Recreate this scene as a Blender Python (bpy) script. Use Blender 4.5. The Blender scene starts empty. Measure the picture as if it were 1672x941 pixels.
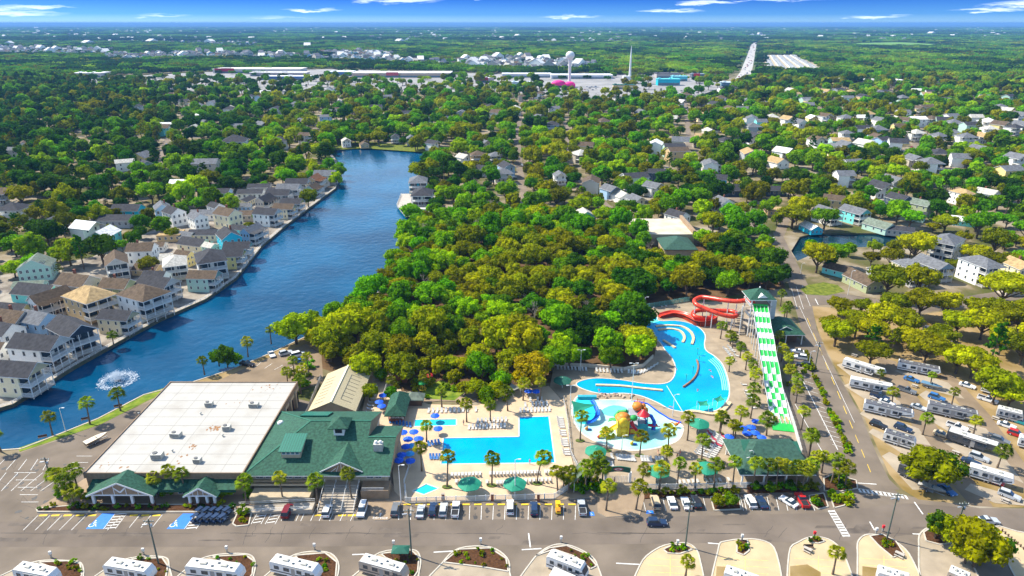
import bpy, math, random
from mathutils import Vector, Matrix, noise as mnoise
from mathutils.geometry import tessellate_polygon
R = math.radians
rnd = random.Random(11)
W, HH, F, CX, CY, HOR, CAMH = 1672, 941, 1115.0, 836.0, 470.5, 38.0, 109.0
TH = math.atan((CY - HOR) / F)
cT, sT = math.cos(TH), math.sin(TH)
SC = bpy.context.scene
COL = SC.collection
def P(px, py, z=0.0):
 u, v = (px - CX) / F, (py - CY) / F
 dy, dz = cT - v * sT, -sT - v * cT
 t = (z - CAMH) / dz
 return Vector((u * t, dy * t, z))
def proj(x, y, z=0.0):
 zc = y * cT - (z - CAMH) * sT
 if zc < 1: return (-9999, -9999)
 up = y * sT + (z - CAMH) * cT
 return (CX + F * x / zc, CY - F * up / zc)
def PP(pts, z=0.0):
 return [P(a, b, z) for a, b in pts]
def inpoly(x, y, poly):
 c = False
 j = len(poly) - 1
 for i in range(len(poly)):
  xi, yi, xj, yj = poly[i][0], poly[i][1], poly[j][0], poly[j][1]
  if (yi > y) != (yj > y) and x < (xj - xi) * (y - yi) / (yj - yi) + xi:
   c = not c
  j = i
 return c
def segdist(x, y, a, b):
 ax, ay, bx, by = a[0], a[1], b[0], b[1]
 dx, dy = bx - ax, by - ay
 t = max(0, min(1, ((x - ax) * dx + (y - ay) * dy) / (dx * dx + dy * dy + 1e-9)))
 return math.hypot(x - ax - t * dx, y - ay - t * dy)
# ------------------------------------------------------------------ mesh builder
class MB:
 def __init__(s):
  s.v, s.f, s.m, s.s = [], [], [], []
 def add(s, vs, fs, mi=0, sm=False):
  o = len(s.v)
  s.v += [tuple(v) for v in vs]
  for f in fs:
   s.f.append(tuple(i + o for i in f)); s.m.append(mi); s.s.append(sm)
  return s
 def box(s, x0, x1, y0, y1, z0, z1, mi=0):
  vs = [(x, y, z) for z in (z0, z1) for y in (y0, y1) for x in (x0, x1)]
  return s.add(vs, [(0, 2, 3, 1), (4, 5, 7, 6), (0, 1, 5, 4), (2, 6, 7, 3), (0, 4, 6, 2), (1, 3, 7, 5)], mi)
 def obox(s, c, size, rz=0.0, mi=0, rx=0.0, ry=0.0):
  from mathutils import Euler
  m = Euler((rx, ry, rz)).to_matrix()
  hx, hy, hz = size[0] / 2, size[1] / 2, size[2] / 2
  vs = [m @ Vector((x, y, z)) + Vector(c) for z in (-hz, hz) for y in (-hy, hy) for x in (-hx, hx)]
  return s.add(vs, [(0, 2, 3, 1), (4, 5, 7, 6), (0, 1, 5, 4), (2, 6, 7, 3), (0, 4, 6, 2), (1, 3, 7, 5)], mi)
 def bar(s, a, b, w, h=None, mi=0):
  a, b = Vector(a), Vector(b); d = b - a
  if d.length < 1e-6: return s
  d.normalize(); h = h or w
  sd = d.cross(Vector((0, 0, 1)))
  if sd.length < 1e-3: sd = Vector((1, 0, 0))
  sd.normalize(); up = sd.cross(d)
  vs = []
  for p in (a, b):
   for q, r_ in ((-1, -1), (1, -1), (1, 1), (-1, 1)):
    vs.append(p + sd * q * w / 2 + up * r_ * h / 2)
  return s.add(vs, [(0, 1, 2, 3), (7, 6, 5, 4), (0, 4, 5, 1), (1, 5, 6, 2), (2, 6, 7, 3), (3, 7, 4, 0)], mi)
 def prism(s, poly, z0, z1, mi=0, mt=None, bottom=True):
  n = len(poly)
  a = sum(poly[i][0] * poly[(i + 1) % n][1] - poly[(i + 1) % n][0] * poly[i][1] for i in range(n))
  if a < 0: poly = poly[::-1]
  vs = [(p[0], p[1], z0) for p in poly] + [(p[0], p[1], z1) for p in poly]
  s.add(vs, [(i, (i + 1) % n, n + (i + 1) % n, n + i) for i in range(n)], mi)
  s.add([(p[0], p[1], z1) for p in poly], [tuple(range(n))], mi if mt is None else mt)
  if bottom: s.add([(p[0], p[1], z0) for p in poly], [tuple(range(n - 1, -1, -1))], mi)
  return s
 def sheet(s, poly, z, mi=0):
  n = len(poly)
  a = sum(poly[i][0] * poly[(i + 1) % n][1] - poly[(i + 1) % n][0] * poly[i][1] for i in range(n))
  if a < 0: poly = poly[::-1]
  return s.add([(p[0], p[1], z) for p in poly], [tuple(range(n))], mi)
 def holed(s, outer, holes, z, mi=0, drop=None, ms=None):
  loops = [[Vector((p[0], p[1], 0)) for p in l] for l in [outer] + holes]
  flat = [(p[0], p[1], z) for l in loops for p in l]
  tris = []
  for t in tessellate_polygon(loops):
   a, b, c = (flat[i] for i in t)
   k = (b[0] - a[0]) * (c[1] - a[1]) - (b[1] - a[1]) * (c[0] - a[0])
   tris.append(tuple(t) if k > 0 else tuple(reversed(t)))
  s.add(flat, tris, mi)
  if drop is not None:
   for l in loops:
    n = len(l)
    s.add([(p[0], p[1], z) for p in l] + [(p[0], p[1], drop) for p in l],
                      [(i, (i + 1) % n, n + (i + 1) % n, n + i) for i in range(n)], mi if ms is None else ms)
  return s
 def ribbon(s, path, w, z, mi=0):
  """flat strip along a path (list of 2d points)"""
  L, Rr = offset(path, w / 2), offset(path, -w / 2)
  n = len(path)
  return s.add([(p[0], p[1], z) for p in L] + [(p[0], p[1], z) for p in Rr], [(n + i, n + i + 1, i + 1, i) for i in range(n - 1)], mi)
 def kerb(s, path, w, z0, z1, mi=0, closed=False):
  if closed: path = list(path) + [path[0]]
  for i in range(len(path) - 1):
   a, b = path[i], path[i + 1]
   s.bar((a[0], a[1], (z0 + z1) / 2), (b[0], b[1], (z0 + z1) / 2), w, z1 - z0, mi)
  return s
 def tube(s, path, r, n=6, mi=0, cap=True, sm=True):
  path = [Vector(p) for p in path]
  k = len(path); vs = []; fs = []
  up = Vector((0.03, 0.02, 1))
  for i, p in enumerate(path):
   d = (path[min(i + 1, k - 1)] - path[max(i - 1, 0)]).normalized()
   a = d.cross(up)
   if a.length < .08: a = d.cross(Vector((0, 1, 0.1)))
   a.normalize(); b = d.cross(a)
   rr = r[i] if isinstance(r, (list, tuple)) else r
   for j in range(n):
    t = 2 * math.pi * j / n
    vs.append(p + (a * math.cos(t) + b * math.sin(t)) * rr)
  for i in range(k - 1):
   for j in range(n):
    fs.append((i * n + j, i * n + (j + 1) % n, (i + 1) * n + (j + 1) % n, (i + 1) * n + j))
  s.add(vs, fs, mi, sm)
  if cap:
   s.add(vs[:n], [tuple(range(n))], mi); s.add(vs[-n:], [tuple(range(n - 1, -1, -1))], mi)
  return s
 def lathe(s, prof, n=12, c=(0, 0, 0), mi=0, sm=True):
  vs = []; fs = []
  for r_, z in prof:
   for j in range(n):
    t = 2 * math.pi * j / n
    vs.append((c[0] + r_ * math.cos(t), c[1] + r_ * math.sin(t), c[2] + z))
  for i in range(len(prof) - 1):
   for j in range(n):
    fs.append((i * n + j, i * n + (j + 1) % n, (i + 1) * n + (j + 1) % n, (i + 1) * n + j))
  return s.add(vs, fs, mi, sm)
 def ball(s, c, r, mi=0, nu=8, nv=5, jit=0.0, rg=None, sm=True):
  if not isinstance(r, (list, tuple)): r = (r, r, r)
  vs = []; fs = []
  for i in range(nv + 1):
   th = math.pi * i / nv
   for j in range(nu):
    t = 2 * math.pi * j / nu
    k = 1 + (rg.uniform(-jit, jit) if jit else 0)
    vs.append((c[0] + r[0] * k * math.sin(th) * math.cos(t), c[1] + r[1] * k * math.sin(th) * math.sin(t), c[2] - r[2] * k * math.cos(th)))
  for i in range(nv):
   for j in range(nu):
    fs.append((i * nu + j, i * nu + (j + 1) % nu, (i + 1) * nu + (j + 1) % nu, (i + 1) * nu + j))
  return s.add(vs, fs, mi, sm)
 def mesh(s, name, mats):
  me = bpy.data.meshes.new(name)
  me.from_pydata(s.v, [], s.f)
  for m in (mats if isinstance(mats, (list, tuple)) else [mats]): me.materials.append(m)
  me.polygons.foreach_set('material_index', s.m)
  me.polygons.foreach_set('use_smooth', s.s)
  me.update()
  return me
 def build(s, name, mats, parent=None, link=True):
  o = bpy.data.objects.new(name, s.mesh(name, mats))
  if link: COL.objects.link(o)
  if parent: o.parent = parent
  return o
def offset(path, d):
 out = []
 n = len(path)
 for i in range(n):
  a, b = path[max(i - 1, 0)], path[min(i + 1, n - 1)]
  dx, dy = b[0] - a[0], b[1] - a[1]
  l = math.hypot(dx, dy) or 1
  out.append((path[i][0] - dy / l * d, path[i][1] + dx / l * d))
 return out
def smooth(pts, k=6, closed=False):
 """Catmull-Rom"""
 n = len(pts); out = []
 rng = range(n if closed else n - 1)
 for i in rng:
  g = lambda j: Vector(pts[j % n]) if closed else Vector(pts[max(0, min(n - 1, j))])
  p0, p1, p2, p3 = g(i - 1), g(i), g(i + 1), g(i + 2)
  for q in range(k):
   t = q / k
   out.append(0.5 * ((2 * p1) + (p2 - p0) * t + (2 * p0 - 5 * p1 + 4 * p2 - p3) * t * t + (3 * p1 - p0 - 3 * p2 + p3) * t ** 3))
 if not closed: out.append(Vector(pts[-1]))
 return out
# ------------------------------------------------------------------ things
def tag(o, label=None, cat=None, group=None, kind=None):
 if label: o['label'] = label
 if cat: o['category'] = cat
 if group: o['group'] = group
 if kind: o['kind'] = kind
 return o
def thing(name, label, cat, loc=(0, 0, 0), rz=0.0, group=None):
 o = bpy.data.objects.new(name, None)
 COL.objects.link(o)
 o.location = loc; o.rotation_euler = (0, 0, rz)
 o.empty_display_size = .3
 return tag(o, label, cat, group)
def struct(o, label=None):
 o['kind'] = 'structure'
 if label: o['label'] = label
 return o
def copy_tree(o, parent=None, depth=0, tree=None):
 c = o.copy(); COL.objects.link(c)
 if parent: c.parent = parent
 for ch in (tree[o.name] if tree else o.children):
  copy_tree(ch, c, depth + 1, tree)
 return c
class Proto:
 """one thing built once with its parts; put() moves the first and copies the rest"""
 def __init__(s, root):
  s.root = root; s.used = False
  s.tree = {}
  st = [root]
  while st:
   o = st.pop(); s.tree[o.name] = list(o.children); st += s.tree[o.name]
 def put(s, loc, rz=0.0, label=None, cat=None, group=None, scale=None, paint=None, rx=0, ry=0):
  if not s.used:
   s.used = True; o = s.root
  else:
   o = copy_tree(s.root, None, 0, s.tree)
  o.location = loc; o.rotation_euler = (rx, ry, rz)
  if scale is not None: o.scale = scale if isinstance(scale, (tuple, list)) else (scale,) * 3
  tag(o, label, cat, group)
  if paint:
   for q in ([o] + list(o.children_recursive)) if s.tree[s.root.name] else [o]:
    key = q.get('_pk')
    if key and key in paint:
     sl = q.material_slots[0]; sl.link = 'OBJECT'; sl.material = paint[key]
  return o
def pk(o, key):
 """mark slot 0 of a part as repaintable"""
 o['_pk'] = key
 return o
ONES = ['', 'first', 'second', 'third', 'fourth', 'fifth', 'sixth', 'seventh', 'eighth', 'ninth', 'tenth', 'eleventh', 'twelfth',
  'thirteenth', 'fourteenth', 'fifteenth', 'sixteenth', 'seventeenth', 'eighteenth', 'nineteenth']
TENS = ['', '', 'twent', 'thirt', 'fort', 'fift', 'sixt', 'sevent', 'eight', 'ninet']
def nth(n):
 if n < 20: return ONES[n]
 if n < 100:
  t, u = divmod(n, 10)
  return TENS[t] + ('ieth' if u == 0 else 'y-' + ONES[u])
 h, u = divmod(n, 100)
 return ('hundredth' if u == 0 else 'hundred-and-' + nth(u)) if h == 1 else ('two-hundred-and-' + nth(u) if u else 'two-hundredth')
LANDMARKS = []   # (phrase, x, y)
AUTO = []        # (obj, look, noun, x, y)
def auto(o, look, noun):
 AUTO.append((o, look, noun, o.location.x, o.location.y))
 return o
# ------------------------------------------------------------------ materials
def nt(m):
 m.use_nodes = True
 t = m.node_tree
 return t, t.nodes, t.links
_mc = {}
def M(name, col, rough=.7, metal=0.0, var=.12, scale=1.5, spec=.35, bump=0.0, col2=None, detail=4, obj_var=0.0, contrast=(.3, .7), coord='Object', emit=0):
 if name in _mc: return _mc[name]
 m = bpy.data.materials.new(name); _mc[name] = m
 t, N, L = nt(m)
 b = N['Principled BSDF']
 b.inputs['Roughness'].default_value = rough
 b.inputs['Metallic'].default_value = metal
 b.inputs['Specular IOR Level'].default_value = spec
 c4 = tuple(col) + (1,)
 if var or col2:
  tc = N.new('ShaderNodeTexCoord'); nz = N.new('ShaderNodeTexNoise')
  nz.inputs['Scale'].default_value = scale; nz.inputs['Detail'].default_value = detail
  L.new(tc.outputs[coord], nz.inputs['Vector'])
  r = N.new('ShaderNodeValToRGB'); L.new(nz.outputs[0], r.inputs[0])
  e = r.color_ramp.elements
  e[0].position, e[1].position = contrast
  e[0].color = tuple(max(0, c * (1 - var)) for c in col) + (1,)
  e[1].color = tuple(col2) + (1,) if col2 else tuple(min(1, c * (1 + var)) for c in col) + (1,)
  out = r.outputs[0]
  if obj_var:
   oi = N.new('ShaderNodeObjectInfo'); h = N.new('ShaderNodeHueSaturation')
   mr = N.new('ShaderNodeMapRange'); L.new(oi.outputs['Random'], mr.inputs[0])
   mr.inputs[3].default_value = 1 - obj_var; mr.inputs[4].default_value = 1 + obj_var
   L.new(mr.outputs[0], h.inputs['Value']); L.new(out, h.inputs['Color']); out = h.outputs[0]
  L.new(out, b.inputs['Base Color'])
  if bump:
   bp = N.new('ShaderNodeBump'); bp.inputs['Strength'].default_value = bump; bp.inputs['Distance'].default_value = .1
   L.new(nz.outputs[0], bp.inputs['Height']); L.new(bp.outputs[0], b.inputs['Normal'])
 else:
  b.inputs['Base Color'].default_value = c4
 if emit:
  b.inputs['Emission Color'].default_value = c4; b.inputs['Emission Strength'].default_value = emit
 return m
def M_bands(name, col, col2, axis=2, freq=8.0, rough=.7, dist=0.0, duty=.12, metal=0.0, var=.1):
 """siding, seams, tiles: thin darker lines across one local axis"""
 if name in _mc: return _mc[name]
 m = M(name, col, rough, metal, var, 2.0)
 t, N, L = nt(m)
 b = N['Principled BSDF']
 src = b.inputs['Base Color'].links[0].from_socket
 tc = N.new('ShaderNodeTexCoord'); sx = N.new('ShaderNodeSeparateXYZ'); L.new(tc.outputs['Object'], sx.inputs[0])
 mu = N.new('ShaderNodeMath'); mu.operation = 'MULTIPLY'; mu.inputs[1].default_value = freq; L.new(sx.outputs[axis], mu.inputs[0])
 fr = N.new('ShaderNodeMath'); fr.operation = 'FRACT'; L.new(mu.outputs[0], fr.inputs[0])
 lt = N.new('ShaderNodeMath'); lt.operation = 'LESS_THAN'; lt.inputs[1].default_value = duty; L.new(fr.outputs[0], lt.inputs[0])
 mx = N.new('ShaderNodeMix'); mx.data_type = 'RGBA'
 L.new(lt.outputs[0], mx.inputs[0]); L.new(src, mx.inputs[6]); mx.inputs[7].default_value = tuple(col2) + (1,)
 L.new(mx.outputs[2], b.inputs['Base Color'])
 return m
# ------------------------------------------------------------------ camera, sun, sky, air
cam = bpy.data.cameras.new('camera'); co = bpy.data.objects.new('camera', cam); COL.objects.link(co)
co.location = (0, 0, CAMH); co.rotation_euler = (math.pi / 2 - TH, 0, 0)
cam.sensor_width = 36; cam.lens = 36 * F / W; cam.clip_start = 1; cam.clip_end = 90000
SC.camera = co
SUN_EL, SUN_AZ = 49.0, math.atan2(-.92, .39)     # azimuth from +Y towards +X
sl = bpy.data.lights.new('sun', 'SUN'); so = bpy.data.objects.new('sun', sl); COL.objects.link(so)
sl.energy = 3.7; sl.angle = R(.53); sl.color = (1, .93, .79)
sd = Vector((math.sin(SUN_AZ) * math.cos(R(SUN_EL)), math.cos(SUN_AZ) * math.cos(R(SUN_EL)), math.sin(R(SUN_EL))))
so.rotation_euler = sd.to_track_quat('Z', 'Y').to_euler(); so.location = (0, 0, 200)
w = bpy.data.worlds.new('World'); SC.world = w; w.use_nodes = True
N, L = w.node_tree.nodes, w.node_tree.links
bg = N['Background']
sky = N.new('ShaderNodeTexSky'); sky.sky_type = 'NISHITA'; sky.sun_disc = False
sky.sun_elevation = R(SUN_EL); sky.sun_rotation = SUN_AZ % (2 * math.pi)
sky.altitude = 100; sky.air_density = 1.0; sky.dust_density = .3; sky.ozone_density = 3.0
def wm(op, a, b=None, c=None):
 n = N.new('ShaderNodeMath'); n.operation = op
 for i, q in enumerate((a, b, c)):
  if q is None: continue
  if isinstance(q, (int, float)): n.inputs[i].default_value = q
  else: L.new(q, n.inputs[i])
 return n.outputs[0]
tc = N.new('ShaderNodeTexCoord'); sx = N.new('ShaderNodeSeparateXYZ'); L.new(tc.outputs['Generated'], sx.inputs[0])
az = wm('MULTIPLY', wm('ARCTAN2', sx.outputs[0], sx.outputs[1]), 57.2958)
el = wm('MULTIPLY', wm('ARCSINE', sx.outputs[2]), 57.2958)
cv = N.new('ShaderNodeCombineXYZ'); L.new(wm('MULTIPLY', az, .55), cv.inputs[0]); L.new(wm('MULTIPLY', el, 5.0), cv.inputs[1])
nz = N.new('ShaderNodeTexNoise'); nz.inputs['Scale'].default_value = 1.0; nz.inputs['Detail'].default_value = 6; nz.inputs['Roughness'].default_value = .6
L.new(cv.outputs[0], nz.inputs['Vector'])
dn = wm('SUBTRACT', nz.outputs[0], .5)
streaks = [(45, 24, 75, 4.5, .8), (20, 18, 70, 3.5, .8), (115, 15, 45, 3, .7), (305, 27, 32, 3, .5), (530, 20, 38, 3.5, .8), (665, 6, 55, 6, 1), (700, -6, 120, 5, .9), (780, 1, 45, 4.5, .9),
           (490, 30, 45, 2.5, .4), (925, 29, 40, 3, .75), (1075, 21, 45, 4, .8), (1130, 9, 40, 5, .95), (1250, 3, 60, 6, 1), (1385, 29, 35, 3, .7), (1560, 19, 40, 3.5, .8), (1625, 11, 50, 5.5, .95),
           (1655, 37, 30, 2.5, .4), (400, -14, 160, 7, .6), (1480, -16, 140, 7, .6), (960, -20, 160, 8, .5)]
tot = None
for sxp, syp, wd, ht, amp in streaks:
 a0 = math.degrees(math.atan((sxp - CX) / F)); e0 = math.degrees(math.atan((HOR - syp) / F)) * math.cos(R(a0))
 wa, we = math.degrees(wd * 1.25 / F), math.degrees(ht * .8 / F)
 da = wm('DIVIDE', wm('SUBTRACT', wm('MULTIPLY_ADD', dn, 3.6, az), a0), wa)
 de = wm('DIVIDE', wm('SUBTRACT', wm('MULTIPLY_ADD', dn, .75, el), e0), we)
 q = wm('MULTIPLY_ADD', da, da, wm('MULTIPLY', de, de))
 g = wm('MULTIPLY', wm('MAXIMUM', wm('SUBTRACT', 1.0, q), 0.0), amp)
 tot = g if tot is None else wm('MAXIMUM', tot, g)
mask = wm('MINIMUM', wm('MULTIPLY', wm('POWER', tot, 1.7), wm('MULTIPLY_ADD', nz.outputs[0], 2.6, -.5)), .5)
# clear deep-blue spring sky: the sky texture, graded bluer towards the zenith
grade = N.new('ShaderNodeMix'); grade.data_type = 'RGBA'; grade.blend_type = 'MULTIPLY'; grade.inputs[0].default_value = 1
L.new(sky.outputs[0], grade.inputs[6])
rp = N.new('ShaderNodeValToRGB'); L.new(wm('DIVIDE', el, 9.0), rp.inputs[0])
e = rp.color_ramp.elements
e[0].position = 0.0; e[0].color = (.22, .40, .72, 1); e[1].position = 1; e[1].color = (1.0, .93, .84, 1)
q = e.new(.067); q.color = (.07, .22, .62, 1)
q = e.new(.22); q.color = (.008, .07, .42, 1)
q = e.new(.5); q.color = (.06, .2, .6, 1)
L.new(rp.outputs[0], grade.inputs[7])
cl = N.new('ShaderNodeMix'); cl.data_type = 'RGBA'
L.new(mask, cl.inputs[0]); L.new(grade.outputs[2], cl.inputs[6]); cl.inputs[7].default_value = (5.4, 5.9, 6.6, 1)
L.new(cl.outputs[2], bg.inputs[0]); bg.inputs[1].default_value = .15
SC.view_settings.view_transform = 'Standard'; SC.view_settings.look = 'None'
SC.view_settings.exposure = 1.22; SC.view_settings.gamma = 1
SC.cycles.max_bounces = 5; SC.cycles.diffuse_bounces = 2; SC.cycles.glossy_bounces = 2; SC.cycles.transmission_bounces = 3
SC.cycles.volume_bounces = 0; SC.cycles.transparent_max_bounces = 6
SC.cycles.use_adaptive_sampling = True; SC.cycles.adaptive_threshold = .02
SC.cycles.use_denoising = True
# air that turns far things blue
hz = MB().box(-26000, 26000, -300, 42000, -4, 126).build('haze', None)
hm = bpy.data.materials.new('haze_air'); t, n_, l_ = nt(hm)
n_.remove(n_['Principled BSDF'])
pv = n_.new('ShaderNodeVolumePrincipled'); pv.inputs['Color'].default_value = (.17, .40, .80, 1)
pv.inputs['Density'].default_value = 6.6e-5; pv.inputs['Anisotropy'].default_value = .0
l_.new(pv.outputs[0], n_['Material Output'].inputs['Volume'])
hz.data.materials.clear(); hz.data.materials.append(hm)
hz['kind'] = 'stuff'; hz['label'] = 'thin blue haze over the far woods'
# ------------------------------------------------------------------ base colours
m_asph = M('asphalt', (.165, .133, .102), .9, var=.22, scale=.12, spec=.1, detail=8)
m_asph_dark = M('asphalt_newer', (.082, .075, .07), .9, var=.22, scale=.2, spec=.2, detail=8)
m_lot = M('asphalt_sandy', (.21, .155, .10), .95, var=.2, scale=.15, spec=.2, detail=8)
m_conc = M('concrete', (.36, .31, .25), .9, var=.14, scale=.25, spec=.2, detail=8)
m_pave = M('pavement', (.28, .205, .135), .9, var=.16, scale=.3, spec=.2, detail=8)
m_deck = M('pool_deck_paint', (.52, .385, .25), .85, var=.10, scale=.3, spec=.25, detail=8)
m_deck2 = M('pool_deck_grey', (.30, .235, .16), .85, var=.2, scale=.3, spec=.25, detail=8)
m_kerb = M('kerb', (.46, .42, .35), .85, var=.12, scale=.8, spec=.2)
m_white_paint = M('road_paint_white', (.62, .61, .58), .7, var=.25, scale=1.2, spec=.3)
m_yellow_paint = M('road_paint_yellow', (.72, .48, .03), .7, var=.2, scale=1.2, spec=.3)
m_pale_yellow = M('pad_paint_yellow', (.7, .5, .16), .7, var=.2, scale=1.2)
m_blue_paint = M('bay_paint_blue', (.015, .17, .62), .6, var=.12, scale=1.2)
m_grass = M('grass', (.09, .14, .012), .95, var=.4, scale=.5, spec=.1, col2=(.19, .21, .03), detail=8)
m_lawn = M('lawn', (.10, .19, .012), .95, var=.3, scale=.4, spec=.1, col2=(.22, .26, .03), detail=8)
m_sand = M('dry_ground', (.22, .15, .045), .95, scale=.09, spec=.1, col2=(.33, .235, .12), detail=9, contrast=(.38, .62))
m_soil = M('leaf_soil', (.085, .05, .022), .95, scale=.3, spec=.1, col2=(.15, .09, .045), detail=8)
m_mulch = M('mulch', (.075, .035, .016), .95, var=.45, scale=2.5, spec=.1, detail=8)
m_wall_dark = M('seawall_stain', (.12, .105, .085), .9, scale=.8, col2=(.05, .07, .035), detail=6)
m_plank = M_bands('boardwalk_planks', (.36, .31, .25), (.2, .17, .13), 1, 3.0, .8)
m_white = M('white_trim', (.68, .67, .64), .55, var=.05, scale=1)
# base ground: sandy town soil with grass, darker woodland floor far out
def ground_mat():
 m = bpy.data.materials.new('ground_soil'); t, n, l = nt(m); b = n['Principled BSDF']
 b.inputs['Roughness'].default_value = .95; b.inputs['Specular IOR Level'].default_value = .1
 tc = n.new('ShaderNodeTexCoord')
 def nz(sc, det):
  q = n.new('ShaderNodeTexNoise'); q.inputs['Scale'].default_value = sc; q.inputs['Detail'].default_value = det; l.new(tc.outputs['Object'], q.inputs['Vector']); return q.outputs[0]
 def ramp(s, els):
  r = n.new('ShaderNodeValToRGB'); l.new(s, r.inputs[0]); e = r.color_ramp.elements
  while len(e) < len(els): e.new(.5)
  for k, (p, c) in enumerate(els): e[k].position = p; e[k].color = c + (1,)
  return r.outputs[0]
 a = ramp(nz(.05, 9), [(.36, (.075, .085, .022)), (.47, (.12, .105, .045)), (.55, (.22, .175, .11)), (.66, (.30, .26, .2))])
 f = ramp(nz(.0022, 7), [(.38, (.03, .06, .014)), (.55, (.05, .085, .02)), (.63, (.11, .15, .03)), (.68, (.045, .07, .02))])
 sx = n.new('ShaderNodeSeparateXYZ'); l.new(tc.outputs['Object'], sx.inputs[0])
 mr = n.new('ShaderNodeMapRange'); l.new(sx.outputs[1], mr.inputs[0]); mr.inputs[1].default_value = 1500; mr.inputs[2].default_value = 2200
 mx = n.new('ShaderNodeMix'); mx.data_type = 'RGBA'; l.new(mr.outputs[0], mx.inputs[0]); l.new(a, mx.inputs[6]); l.new(f, mx.inputs[7])
 l.new(mx.outputs[2], b.inputs['Base Color'])
 return m
# ------------------------------------------------------------------ lake and canal
LAKE_W = [(-70, 705), (0, 667), (21, 661), (71, 630), (125, 597), (186, 563), (259, 523), (336, 489), (385, 455), (428, 402), (470, 366), (510, 336), (548, 308), (557, 285), (551, 265), (537, 246)]
LAKE_E = [(590, 241), (650, 245), (705, 249), (700, 268), (684, 290), (676, 320), (674, 348), (664, 385), (645, 430), (634, 462), (602, 492), (560, 521), (508, 546), (440, 578), (380, 603), (312, 625), (235, 645), (160, 684), (100, 708), (35, 733), (-80, 742)]
lake_px = LAKE_W + LAKE_E
LAKE = PP(lake_px)
CANAL = PP([(1306, 387), (1330, 381), (1420, 381), (1500, 383), (1545, 386), (1548, 392), (1500, 399), (1450, 402), (1400, 404), (1335, 412), (1302, 426), (1292, 410)])
g = MB()
g.holed([(-30000, -400), (30000, -400), (30000, 60000), (-30000, 60000)], [LAKE, CANAL], 0.0, 0, None)
for l_ in (LAKE, CANAL):
 n = len(l_)
 g.add([(p[0], p[1], 0) for p in l_] + [(p[0], p[1], -3) for p in l_], [(i, (i + 1) % n, n + (i + 1) % n, n + i) for i in range(n)], 1)
struct(g.build('ground', [ground_mat(), m_wall_dark]), 'sandy town ground with grass and woodland soil')
def water_mat(name, col, rough=.06, scale=.35, strength=.25, col2=None, big=.02):
 m = bpy.data.materials.new(name); t, n, l = nt(m); b = n['Principled BSDF']
 b.inputs['Roughness'].default_value = rough; b.inputs['IOR'].default_value = 1.33; b.inputs['Specular IOR Level'].default_value = .22
 tc = n.new('ShaderNodeTexCoord')
 a = n.new('ShaderNodeTexNoise'); a.inputs['Scale'].default_value = scale; a.inputs['Detail'].default_value = 5; l.new(tc.outputs['Object'], a.inputs['Vector'])
 bp = n.new('ShaderNodeBump'); bp.inputs['Strength'].default_value = strength; bp.inputs['Distance'].default_value = .35; l.new(a.outputs[0], bp.inputs['Height']); l.new(bp.outputs[0], b.inputs['Normal'])
 c = n.new('ShaderNodeTexNoise'); c.inputs['Scale'].default_value = big; c.inputs['Detail'].default_value = 6; l.new(tc.outputs['Object'], c.inputs['Vector'])
 r = n.new('ShaderNodeValToRGB'); l.new(c.outputs[0], r.inputs[0]); e = r.color_ramp.elements
 e[0].position, e[1].position = .35, .68; e[0].color = col + (1,); e[1].color = (col2 or col) + (1,)
 l.new(r.outputs[0], b.inputs['Base Color'])
 return m
m_lake = water_mat('lake_water', (.0, .034, .085), .12, .30, .7, (.0, .080, .175))
m_canal = water_mat('canal_water', (.002, .018, .028), .08, .3, .35, (.003, .03, .045))
struct(MB().sheet(PP([(x, y) for x, y in lake_px]), -.9).build('lake', m_lake), 'deep blue lake with wind ripples')
struct(MB().sheet(CANAL, -.9).build('canal', m_canal), 'dark blue narrow canal')
# seawall with boardwalk and handrail along the west bank
west = [P(x, y) for x, y in LAKE_W]
sw = tag(bpy.data.objects.new('seawall', None), 'long stained seawall with boardwalk below the lake houses', 'seawall'); COL.objects.link(sw)
wl = offset(west, 0.0); inn = offset(west, 2.2)
d = MB()
for i in range(len(west) - 1):
 d.add([(wl[i][0] , wl[i][1], .25), (wl[i + 1][0], wl[i + 1][1], .25), (inn[i + 1][0], inn[i + 1][1], .25), (inn[i][0], inn[i][1], .25)], [(0, 1, 2, 3)], 0)
d.build('boardwalk', m_plank, sw)
d = MB()
wo = offset(west, -.25)
for i in range(len(west) - 1):
 d.add([(wo[i][0], wo[i][1], .3), (wo[i + 1][0], wo[i + 1][1], .3), (wl[i + 1][0], wl[i + 1][1], .3), (wl[i][0], wl[i][1], .3),
           (wo[i][0], wo[i][1], -2.5), (wo[i + 1][0], wo[i + 1][1], -2.5)], [(0, 1, 2, 3), (0, 4, 5, 1)], 0)
d.build('wall_face', m_wall_dark, sw)
d = MB()
for i in range(len(west) - 3):
 a, b = Vector((wl[i][0], wl[i][1], 0)), Vector((wl[i + 1][0], wl[i + 1][1], 0))
 for h in (.75, 1.2): d.bar(a + Vector((0, 0, h)), b + Vector((0, 0, h)), .09, .09)
 k = max(1, int((b - a).length / 2.4))
 for q in range(k):
  p = a.lerp(b, q / k); d.box(p.x - .06, p.x + .06, p.y - .06, p.y + .06, .25, 1.25)
d.build('handrail', m_white, sw)
east = [P(x, y) for x, y in LAKE_E]
ew = MB()
for i in range(2, len(east) - 1): ew.bar((east[i][0], east[i][1], -.55), (east[i + 1][0], east[i + 1][1], -.55), .5, 1.4)
tag(ew.build('bulkhead', M('bulkhead_concrete', (.42, .36, .27), .9, var=.2, scale=.6)), 'low pale concrete bulkhead along the resort side of the lake', 'bulkhead')
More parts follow.
